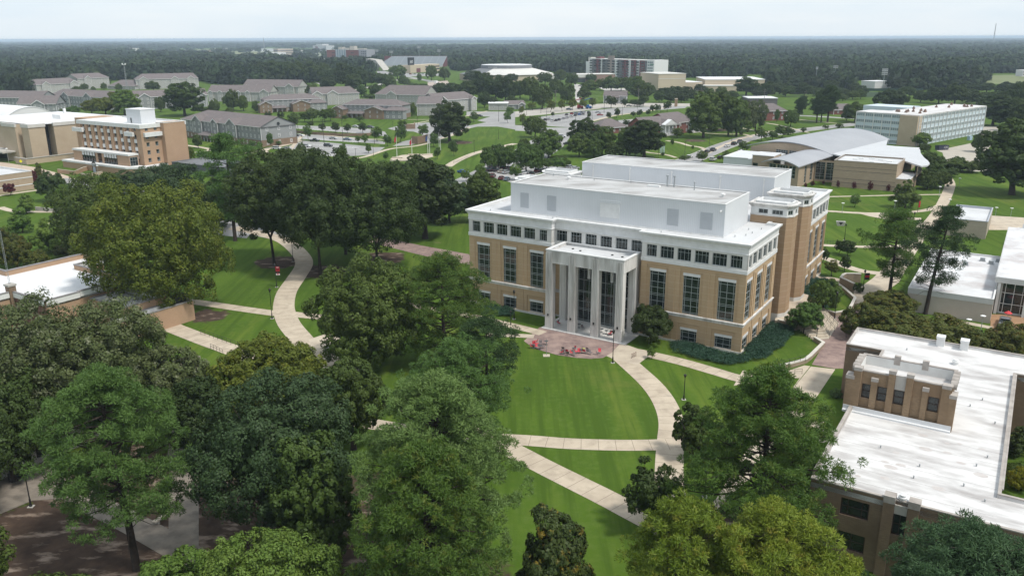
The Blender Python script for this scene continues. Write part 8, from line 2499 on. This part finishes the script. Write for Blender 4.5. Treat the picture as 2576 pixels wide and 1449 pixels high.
# wave bike racks
def wave(P, rz, n, m_, label):
    pts = []
    for i in range(n):
        pts += [(i * .5, 0, .12), (i * .5, 0, .78), (i * .5 + .06, 0, .9), (i * .5 + .19, 0, .9), (i * .5 + .25, 0, .78), (i * .5 + .25, 0, .22), (i * .5 + .31, 0, .12), (i * .5 + .44, 0, .12)]
    pts = [(0, 0, 0)] + pts[:-2] + [((n - 1) * .5 + .25, 0, 0)]
    tag(MB().tube(pts, .035, 6).build('bike_rack', m_, None, P, rz), label, 'bike rack')
wave(gnd('p', 1098, 1375, .04), .75, 3, mat('rusty_red_paint', (.12, .05, .04), rough=.6), 'rust red wave bike rack on the concrete by the patio')
wave(gnd('r6', 1142, 418, .04), -.15, 4, M_BLACK, 'black wave bike rack by the brick school')
# ---------------------------------------------------------------- walls, stairs, rails
def low_wall(name, label, k, pts, h, t, m, cap=None, cat='wall', sm=False):
    P = [gnd(*((k, *q))) for q in pts]
    if sm:
        P = smooth(P, 5)
    c = P[0].copy()
    r = thing(name, label, cat, c)
    w, cp = MB(), MB()
    n = len(P)
    off = []
    for i in range(n):
        d = (P[min(i + 1, n - 1)] - P[max(i - 1, 0)]).normalized()
        off.append(Vector((-d.y, d.x, 0)))
    def band(mb, half, z0, z1):
        for i in range(n - 1):
            a0, a1 = P[i] + off[i] * half - c, P[i] - off[i] * half - c
            b0, b1 = P[i + 1] + off[i + 1] * half - c, P[i + 1] - off[i + 1] * half - c
            U = lambda p, z: (p.x, p.y, z)
            mb.face([U(a1, z0), U(b1, z0), U(b1, z1), U(a1, z1)])
            mb.face([U(b0, z0), U(a0, z0), U(a0, z1), U(b0, z1)])
            mb.face([U(a1, z1), U(b1, z1), U(b0, z1), U(a0, z1)])
            if i == 0:
                mb.face([U(a0, z0), U(a1, z0), U(a1, z1), U(a0, z1)])
            if i == n - 2:
                mb.face([U(b1, z0), U(b0, z0), U(b0, z1), U(b1, z1)])
    band(w, t / 2, 0, h)
    w.build('wall_body', m, r)
    if cap:
        band(cp, t / 2 + .05, h, h + .14)
        cp.build('wall_cap', cap, r)
    return r
M_RUB = mat('tan_rubble_stone', (.33, .26, .18), coord='uv', brick=(.5, .22, .03, (.34, .265, .18), (.25, .195, .14), (.36, .31, .25)), c2=(.28, .22, .155), scale=.6)
M_CAPW = mat('pale_wall_cap', (.60, .57, .51), (.52, .49, .44), .6, rough=.85)
low_wall('retaining_wall', 'low white-capped stone wall curving round the lawn right of the stairs', 's', [(-150, 1240), (0, 1225), (180, 1195), (300, 1165), (390, 1135), (450, 1090), (530, 1010), (605, 935), (500, 870)], .7, .5, M_RUB, M_CAPW)
low_wall('retaining_wall', 'low white-capped stone wall on the upper lawn beyond the stairs', 's', [(770, 215), (860, 285), (930, 345), (985, 395), (950, 470), (905, 545), (830, 560), (740, 575), (640, 545)], .75, .5, M_RUB, M_CAPW)
low_wall('stone_planter', 'bent tan stone wall with pale cap around a clipped shrub', 's', [(965, 290), (885, 250), (808, 215), (838, 175), (870, 165), (960, 165), (1050, 170)], 2.0, .5, M_RUB, M_CAPW, 'planter wall')
low_wall('curved_wall', 'small curved stone wall at the foot of the stair towers', 's', [(318, 400), (400, 405), (470, 430), (510, 465)], .9, .5, M_RUB, M_CAPW)
low_wall('terrace_wall', 'stone wall edging the raised landing beside the hedge', 's', [(60, 690), (160, 715), (290, 745)], 1.25, .5, M_RUB, M_CAPW)
low_wall('retaining_wall', 'long brown brick retaining wall below the round trees, left car park', 'l4', [(1440, 370), (1560, 380), (1800, 400), (2050, 415), (2300, 412), (2440, 400)], 1.5, .5, M_BRND)
low_wall('brick_wall', 'dark curved brick wall beside the sloping lawn', 'c2', [(1545, 1172), (1600, 1175), (1660, 1165), (1705, 1150)], 4.0, .6, M_BRND)
low_wall('dumpster_enclosure', 'dark brick dumpster enclosure by the road junction', 'c2', [(1485, 1025), (1575, 1022), (1570, 1000)], 3.0, .5, M_BRND)
low_wall('plaza_wall', 'low brick planter wall before the tower entrance', 'l1', [(700, 920), (900, 945), (1000, 900), (1180, 850)], 1.6, .5, M_ORANGE, M_CONC)
low_wall('plaza_wall', 'low stepped pale planter wall below the tower podium', 'l1', [(980, 960), (1050, 970), (1230, 935)], 1.2, .6, M_BUFF, M_CONC)
low_wall('garden_wall', 'grey low wall on the lawn at the left edge', 'r3', [(240, 330), (330, 340), (430, 340)], 1.2, .4, M_CONC2)
# raised landing and wide stairs
LZ = 1.15
ldg = [gnd('s', x, y) for x, y in ((20, 690), (160, 715), (300, 735), (430, 725), (560, 690), (640, 560), (500, 460), (420, 380), (300, 350), (130, 470), (60, 560))]
c0 = gnd('s', 300, 700)
r = thing('stone_stairs', 'wide pale concrete stairs wrapping a corner below the stair towers', 'stairs', c0)
mb = MB()
lp = [(p.x - c0.x, p.y - c0.y) for p in ldg]
if sum(lp[i][0] * lp[(i + 1) % len(lp)][1] - lp[(i + 1) % len(lp)][0] * lp[i][1] for i in range(len(lp))) < 0:
    lp = lp[::-1]
mb.prism(lp, 0, LZ)
mb.build('landing', M_WALK, r)
bo = [gnd('s', *q) - c0 for q in ((478, 866), (674, 852), (798, 662), (655, 572))]
to = [gnd('s', *q) - c0 for q in ((305, 738), (558, 700), (650, 600), (640, 565))]
for i in range(7):
    f = i / 7
    q = [b.lerp(t_, f) for b, t_ in zip(bo, to)]
    poly = [(p.x, p.y) for p in q] + [((gnd('s', 500, 560) - c0).x, (gnd('s', 500, 560) - c0).y)]
    if sum(poly[j][0] * poly[(j + 1) % 5][1] - poly[(j + 1) % 5][0] * poly[j][1] for j in range(5)) < 0:
        poly = poly[::-1]
    MB().prism(poly, .005 * i, LZ * (i + 1) / 7 - .012 + .002).build('step', M_WALK if i % 2 else M_CONC, r)
def rail(label, k, pts, z0=0.0, z1=None, h=.95, posts=6, name='handrail', bars=2, m_=None):
    A_, B_ = gnd(k, *pts[0]), gnd(k, *pts[1])
    z1 = z0 if z1 is None else z1
    r = thing(name, label, 'railing' if name == 'handrail' else 'fence', A_)
    mb = MB()
    D = B_ - A_
    for j in range(bars):
        q = h * (1 - j * .45)
        mb.tube([(0, 0, z0 + q), (D.x, D.y, z1 + q)], .03, 5)
    for i in range(posts):
        t = i / (posts - 1)
        z = z0 + (z1 - z0) * t
        mb.tube([(D.x * t, D.y * t, z - .1), (D.x * t, D.y * t, z + h)], .03, 5)
    mb.build('rail', m_ or M_BLACK, r)
for i, (a, b) in enumerate((((560, 700), (676, 850)), ((600, 650), (740, 760)), ((632, 610), (775, 705)), ((650, 575), (790, 660)))):
    rail(ORD[i] + ' from front of the dark handrails running down the wide stairs', 's', (a, b), LZ, .1, posts=4)
rail('dark handrail along the ramp below the white-capped wall', 's', ((0, 1290), (350, 1270)), posts=5)
rail('dark handrail on top of the white-capped wall', 's', ((60, 1230), (390, 1150)), .7, posts=6)
rail('dark handrail above the sloping walk at lower left', 'r3', ((1340, 1155), (1600, 1245)), posts=10)
rail('short dark handrail below the sloping walk at lower left', 'r3', ((1405, 1250), (1488, 1290)), posts=5)
rail('long low black fence across the lawn right of the hall', 'r2', ((1205, 733), (1610, 745)), posts=22, name='lawn_fence', bars=2, h=1.0)
rail('dark fence along the walk above the small car park', 'c2', ((1960, 1370), (2200, 1290)), posts=20, name='lawn_fence', h=1.0)
rail('pale railing posts beside the far car park walk', 'c3', ((385, 985), (680, 940)), posts=24, name='lawn_fence', h=1.0, bars=1, m_=M_STEEL)
# small furniture
r = thing('vent_block', 'grey concrete block with dark triangular face on the lawn right of the hall', 'concrete block', gnd('r2', 1352, 610), -.3)
r.scale = (.62, .62, .75)
q = MB()
q.face([(-1.6, -1, 0), (1.6, -1, 0), (2.1, -1.1, 1.7), (-2.1, -1.1, 1.7)]).face([(1.6, -1, 0), (1.6, 1, 0), (2.1, 1.1, 1.7), (2.1, -1.1, 1.7)]).face([(1.6, 1, 0), (-1.6, 1, 0), (-2.1, 1.1, 1.7), (2.1, 1.1, 1.7)]).face([(-1.6, 1, 0), (-1.6, -1, 0), (-2.1, -1.1, 1.7), (-2.1, 1.1, 1.7)]).face([(-2.1, -1.1, 1.7), (2.1, -1.1, 1.7), (2.1, 1.1, 1.7), (-2.1, 1.1, 1.7)])
q.build('block', M_CONC2, r)
MB().face([(-1.0, -1.13, 1.5), (.0, -1.03, .25), (1.0, -1.13, 1.5)]).build('dark_opening', M_BLACK, r)
MB().face([(-1.4, -.6, 1.71), (1.4, -.6, 1.71), (1.4, .6, 1.71), (-1.4, .6, 1.71)]).build('grate', M_DGREY, r)
r = thing('dumpster', 'long dark blue dumpster with white numerals on the gravel drive', 'dumpster', gnd('c4', 1752, 1232), math.radians(20))
MB().face([(-3, -1.2, 0), (3, -1.2, 0), (3.3, -1.25, 2.2), (-3.3, -1.25, 2.2)]).face([(3, 1.2, 0), (-3, 1.2, 0), (-3.3, 1.25, 2.2), (3.3, 1.25, 2.2)]).face([(3, -1.2, 0), (3, 1.2, 0), (3.3, 1.25, 2.2), (3.3, -1.25, 2.2)]).face([(-3, 1.2, 0), (-3, -1.2, 0), (-3.3, -1.25, 2.2), (-3.3, 1.25, 2.2)]).face([(-3.1, -1.2, 1.5), (3.1, -1.2, 1.5), (3.1, 1.2, 1.5), (-3.1, 1.2, 1.5)]).build('bin', mat('dark_blue_paint', (.03, .035, .055), rough=.5), r)
for i, segs in enumerate(([(0, 0), (0, 1)], [(0, 1), (.5, 1), (.5, .5), (0, .5), (0, 0), (.5, 0)], [(.1, 0), (.1, 1)], [(0, 1), (.5, 1), (.5, 0), (0, 0), (0, 1)])):
    MB().tube([(.1 + i * .65 + a * 1.0, -1.32, .75 + b * 1.0) for a, b in segs], .07, 4).build('numeral', M_WHITEP, r)
r = thing('utility_cabinet', 'pale blue utility cabinet on the grass beside the glass hall', 'cabinet', gnd('c4', 2030, 1135), .6)
MB().box(-1.3, 1.3, -.8, .8, 0, 2.1).box(-1.35, 1.35, -.85, .85, 2.1, 2.2).build('cabinet', mat('pale_blue_paint', (.32, .42, .5), rough=.6), r)
r = thing('sign_board', 'black arch-topped notice board before the tower entrance', 'sign', gnd('l1', 1140, 922), -AZ)
for x in (-1.2, 1.1):
    MB().box(x, x + .15, -.08, .08, 0, 4.2).build('post', M_BLACK, r)
MB().box(-1.05, 1.1, -.06, .06, 2.9, 4.0).build('name_panel', mat('pale_panel', (.45, .47, .48)), r)
MB().box(-.75, .8, -.1, .1, .3, 2.6).build('notice_panel', mat('notice_panel', (.38, .42, .48)), r)
MB().prism([(-1.3, 0), (1.3, 0), (1.3, .2), (-1.3, .2)], 4.2, 4.4).face([(-1.3, -.1, 4.4), (1.3, -.1, 4.4), (0, -.1, 5.1)]).face([(1.3, .1, 4.4), (-1.3, .1, 4.4), (0, .1, 5.1)]).build('arch_top', M_BLACK, r)
for i in range(3):
    MB().box(-.85, .9, -.08, -.061, 3.1 + i * .28, 3.2 + i * .28).build('lettering', M_BLACK, r)
r = thing('road_sign', 'yellow diamond road sign at the entry road before the theatre', 'road sign', gnd('l1', 262, 850), 0)
MB().tube([(0, 0, 0), (0, 0, 2.6)], .05, 6).build('post', M_STEEL, r)
MB().face([(0, -.07, 1.9), (.75, -.07, 2.65), (0, -.07, 3.4), (-.75, -.07, 2.65)]).face([(0, -.02, 1.9), (-.75, -.02, 2.65), (0, -.02, 3.4), (.75, -.02, 2.65)]).build('sign_face', mat('sign_yellow', (.75, .68, .02), rough=.5), r)
for nm, k, x, y, rz, lab in (('bench', 'l3', 2000, 1345, -.5, 'dark slatted bench by the disc lamps at right'), ('bench', 'r4', 130, 800, .6, 'dark bench on the terrace at the lower left')):
    r = thing(nm, lab, 'bench', gnd(k, x, y), rz)
    MB().box(-1.2, 1.2, -.25, .25, .4, .48).build('seat', M_BLACK, r)
    q = MB()
    for j in range(3):
        q.box(-1.2, 1.2, .26, .3, .55 + j * .15, .66 + j * .15)
    q.build('backrest', M_BLACK, r)
    for x_ in (-1.05, 1.0):
        MB().box(x_, x_ + .06, -.22, .3, 0, .4).build('leg', M_BLACK, r)
r = thing('stone_bench', 'broken pale concrete bench beside the straight walk, lower left', 'bench', gnd('r4', 1085, 1075), 1.2)
MB().box(-1.3, 1.3, -.3, .3, .42, .56).build('seat', M_CONC, r)
for x_ in (-.9, .7):
    MB().box(x_, x_ + .25, -.25, .25, 0, .42).build('leg', M_CONC2, r)
tag(MB().lathe([(.3, 0), (.34, .8), (.36, .95), (.2, 1.05), (.001, 1.06)], 10).build('litter_bin', M_BLACK, None, gnd('r4', 200, 745)), 'black litter bin on the terrace at the lower left', 'bin')
r = thing('entry_pillar', 'brick gate pillar with lamp at the far road, right of centre', 'pillar', gnd('c3', 1608, 800))
MB().box(-1, 1, -1, 1, 0, 6).build('shaft', M_BRN, r)
MB().box(-1.15, 1.15, -1.15, 1.15, 6, 6.5).build('cap', M_CONC, r)
r = thing('letters_sign', 'tilted pale letter sculpture on the lawn left of the street', 'sculpture', gnd('c3', 1472, 1262), -.4)
for i, x in enumerate((-1.0, .3)):
    MB().tube([(x, 0, 0), (x + .15, 0, 3.6)], .16, 5).tube([(x + .6, 0, 0), (x + .75, 0, 3.6)], .16, 5).tube([(x, 0, 1.8), (x + .7, 0, 1.8)], .12, 5).build('letter', mat('pale_blue_letter', (.5, .62, .7)), r)
# hedges and planting beds: clumps nobody could count
def hedge(name, k, poly, n, hh, leafm, leaf=.24, per=90, label=None):
    rng = np.random.default_rng(len(poly) * 31 + n)
    P = [gnd(k, *q) for q in poly]
    xs, ys = [p.x for p in P], [p.y for p in P]
    pts = []
    while len(pts) < n:
        x, y = rng.uniform(min(xs), max(xs)), rng.uniform(min(ys), max(ys))
        ins = False
        for i in range(len(P)):
            a, b = P[i], P[i - 1]
            if (a.y > y) != (b.y > y) and x < (b.x - a.x) * (y - a.y) / (b.y - a.y) + a.x:
                ins = not ins
        if ins:
            pts.append((x, y))
    C = np.array([(x, y, rng.uniform(.25, .6) * hh) for x, y in pts])
    idx = np.repeat(np.arange(n), per)
    d = sph(len(idx), rng)
    d[:, 2] = np.abs(d[:, 2]) * .9 + .1
    Q = C[idx] + d * (rng.uniform(.5, 1.0, len(idx)) * .75)[:, None] * [1.1, 1.1, hh * .55]
    Nn = unit(d + rng.normal(size=d.shape) * .4)
    V, F = leaves(Q, Nn, leaf, rng, .4)
    me = mesh_np(name, V, F)
    me.materials.append(LM[leafm])
    ob = put(me, name)
    ob['kind'] = 'stuff'
LM['juniper'] = leaf_mat('juniper', (.026, .07, .04), (.045, .10, .06), hue=.0, val=.05)
hedge('juniper_bed', 'r2', [(640, 1449), (715, 1440), (800, 1370), (850, 1310), (885, 1270), (950, 1262), (1010, 1275), (1035, 1310), (1000, 1370), (940, 1440), (870, 1449)], 330, 1.0, 'juniper')
hedge('juniper_bed', 'r1', [(1440, 1330), (1500, 1325), (1620, 1355), (1760, 1395), (1880, 1425), (1960, 1380), (2060, 1290), (2140, 1225), (2190, 1195), (2240, 1230), (2200, 1290), (2120, 1370), (2040, 1440), (1800, 1470), (1600, 1430), (1460, 1390)], 520, 1.0, 'juniper')
hedge('juniper_bed', 'r1', [(150, 1075), (250, 1060), (360, 1095), (375, 1140), (300, 1150), (180, 1120)], 140, .9, 'juniper')
hedge('ground_cover', 's', [(325, 330), (450, 150), (600, 120), (720, 200), (800, 350), (700, 480), (560, 520), (480, 420), (330, 360)], 260, .9, 'juniper')
hedge('ground_cover', 'D', [(2535, 1180), (2576, 1170), (2600, 1230), (2545, 1235)], 50, .8, 'oak')
# ---------------------------------------------------------------- far woods (one mass) and haze
def fw_crown(seed, n, leaf):
    V, F, C = broad_crown(seed, 6, 6, 8, 9, 8, n, leaf, bottom=-.7, lobe_r=.45, coh=1.0)
    fit(V, C, 6, .6, 14)
    me = mesh_np('wood_crown', V, F)
    me.materials.append(LM['wood'])
    return bpy.data.objects.new('wood_crown', me)
LM['wood'] = leaf_mat('far_wood_leaves', (.019, .039, .014), (.054, .086, .026), hue=.012, val=.5, spot=.009)
FRONT = [(-700, 250), (0, 246), (85, 240), (112, 205), (480, 203), (560, 216), (650, 213), (930, 200), (952, 163), (1130, 163), (1140, 180), (1390, 180), (1400, 186), (1640, 186), (1650, 196), (1770, 198), (1925, 202), (1935, 222), (2130, 228), (2470, 228), (2475, 205), (3300, 205)]
def front(x):
    for (x0, y0), (x1, y1) in zip(FRONT, FRONT[1:]):
        if x0 <= x <= x1:
            return y0 + (y1 - y0) * (x - x0) / (x1 - x0)
    return 186
def cp(k, pts):
    return [px(k, *q) for q in pts]
CLEAR = [cp('c1', [(1290, 300), (1330, 232), (1700, 228), (2150, 214), (2600, 208), (2600, 345), (2200, 345), (1950, 300)]), cp('c2', [(-20, 205), (480, 215), (760, 215), (760, 400), (460, 400), (200, 345), (-20, 335)]),
         cp('c1', [(890, 315), (900, 262), (1080, 262), (1100, 320)]), cp('c4', [(2150, 590), (2150, 470), (2700, 470), (2700, 600)]), cp('c4', [(-50, 535), (-50, 488), (290, 492), (290, 540)]), cp('c4', [(860, 640), (860, 540), (930, 540), (1240, 560), (1240, 640)]),
         cp('c3', [(2280, 540), (2280, 480), (2600, 480), (2600, 540)]), cp('c4', [(760, 430), (760, 395), (960, 395), (960, 430)]), cp('c4', [(1420, 310), (1420, 265), (1540, 265), (1540, 310)]), cp('c1', [(1150, 262), (1150, 228), (1320, 228), (1320, 262)])]
def inside(P, x, y):
    r = False
    for i in range(len(P)):
        a, b = P[i], P[i - 1]
        if (a[1] > y) != (b[1] > y) and x < (b[0] - a[0]) * (y - a[1]) / (b[1] - a[1]) + a[0]:
            r = not r
    return r
rng = np.random.default_rng(77)
near, far = [], []
r_ = 560.0
while r_ < 17000:
    s = max(11.5, r_ * .0092)
    a = -.74 + rng.uniform(0, s / r_)
    while a < .74:
        q = r_ + rng.uniform(-.45, .45) * s
        x, y = q * math.sin(a), q * math.cos(a)
        u, v = to_px((x, y, 0))
        a += s / r_ * rng.uniform(.8, 1.2)
        if v > front(u):
            continue
        cl = any(inside(c, u, v) for c in CLEAR)
        if cl and rng.random() > .05:
            continue
        if q > 5200 and math.sin(x * .0011 + 1.3) * math.sin(y * .0007) + .35 * math.sin(x * .004) < -.05 - .3 * (u > 1700):
            continue
        k = s / 11.5
        w = rng.uniform(.7, 1.3) * 1.22 * min(k, 9) ** .92
        h = rng.uniform(.75, 1.4) * (1.0 if k < 2 else 1.1) * (1 + .22 * math.sin(x * .021 + y * .008) * math.sin(y * .027 - x * .006))
        (near if q < 1500 else far).append((x, y, w, h, rng.uniform(0, 6.28)))
    r_ += s * .92
def wood(name, pts, srcs):
    me = bpy.data.meshes.new(name)
    me.from_pydata([(p[0], p[1], 0) for p in pts], [], [])
    at = me.attributes.new('sc', 'FLOAT_VECTOR', 'POINT')
    at.data.foreach_set('vector', np.array([(p[2], p[2], p[3]) for p in pts], 'f').ravel())
    at = me.attributes.new('rt', 'FLOAT_VECTOR', 'POINT')
    at.data.foreach_set('vector', np.array([(0, 0, p[4]) for p in pts], 'f').ravel())
    ob = put(me, name)
    ob['kind'] = 'stuff'
    ng = bpy.data.node_groups.new(name, 'GeometryNodeTree')
    ng.interface.new_socket('Geometry', in_out='INPUT', socket_type='NodeSocketGeometry')
    ng.interface.new_socket('Geometry', in_out='OUTPUT', socket_type='NodeSocketGeometry')
    gi, go = ng.nodes.new('NodeGroupInput'), ng.nodes.new('NodeGroupOutput')
    ip = ng.nodes.new('GeometryNodeInstanceOnPoints')
    gti = ng.nodes.new('GeometryNodeGeometryToInstance')
    for s_ in srcs:
        oi = ng.nodes.new('GeometryNodeObjectInfo')
        oi.inputs['Object'].default_value = s_
        oi.inputs['As Instance'].default_value = False
        g2 = ng.nodes.new('GeometryNodeGeometryToInstance')
        ng.links.new(oi.outputs['Geometry'], g2.inputs[0])
        srcs_j = ng.nodes.get('J') or ng.nodes.new('GeometryNodeJoinGeometry')
        srcs_j.name = 'J'
        ng.links.new(g2.outputs[0], srcs_j.inputs[0])
    ng.nodes.remove(gti)
    ip.inputs['Pick Instance'].default_value = True
    rv = ng.nodes.new('FunctionNodeRandomValue')
    rv.data_type = 'INT'
    rv.inputs[4].default_value = 0
    rv.inputs[5].default_value = len(srcs) - 1
    for nm, inp in (('sc', 'Scale'), ('rt', 'Rotation')):
        na = ng.nodes.new('GeometryNodeInputNamedAttribute')
        na.data_type = 'FLOAT_VECTOR'
        na.inputs['Name'].default_value = nm
        ng.links.new(na.outputs['Attribute'], ip.inputs[inp])
    ng.links.new(rv.outputs[2], ip.inputs['Instance Index'])
    ng.links.new(gi.outputs[0], ip.inputs['Points'])
    ng.links.new(ng.nodes['J'].outputs[0], ip.inputs['Instance'])
    ng.links.new(ip.outputs[0], go.inputs[0])
    ob.modifiers.new('scatter', 'NODES').node_group = ng
    return ob
wood('near_woods', near, [fw_crown(900 + i, 1700, 1.3) for i in range(4)])
wood('far_woods', far, [fw_crown(950 + i, 500, 2.3) for i in range(4)])
for k, pts, nm, m in (('c2', [(240, 342), (700, 325), (700, 400), (470, 388)], 'pale_lot', mat('white_lot', (.62, .61, .59), (.55, .54, .52), .02)), ('c1', [(1300, 300), (1340, 245), (1700, 238), (2150, 226), (2576, 222), (2576, 330), (2200, 335), (1950, 290)], 'hay_field', mat('pale_field', (.16, .19, .075), (.22, .22, .12), .004)), ('c1', [(1950, 262), (2080, 240), (2160, 245), (2000, 275)], 'clay_track', mat('clay', (.42, .32, .24))), ('c2', [(0, 225), (480, 235), (690, 240), (690, 325), (240, 340), (0, 325)], 'town_ground', mat('town_ground', (.25, .26, .2), (.17, .2, .1), .01)), ('c4', [(2160, 570), (2160, 488), (2700, 480), (2700, 580)], 'hay_field', mat('olive_field', (.17, .19, .085), (.14, .165, .07), .01))):
    sheet(nm, k, pts, m)
hb = MB().box(-31000, 31000, -3100, 31000, -1, 57.5).mesh('haze')
hm = bpy.data.materials.new('haze_air')
hm.use_nodes = True
ht = hm.node_tree
ht.nodes.clear()
ho = N(ht, 'ShaderNodeOutputMaterial')
pv = N(ht, 'ShaderNodeVolumePrincipled')
pv.inputs['Color'].default_value = (.70, .85, 1.0, 1)
pv.inputs['Density'].default_value = .0001
pv.inputs['Anisotropy'].default_value = 0
ht.links.new(pv.outputs[0], ho.inputs['Volume'])
hb.materials.append(hm)
put(hb, 'haze')['kind'] = 'stuff'
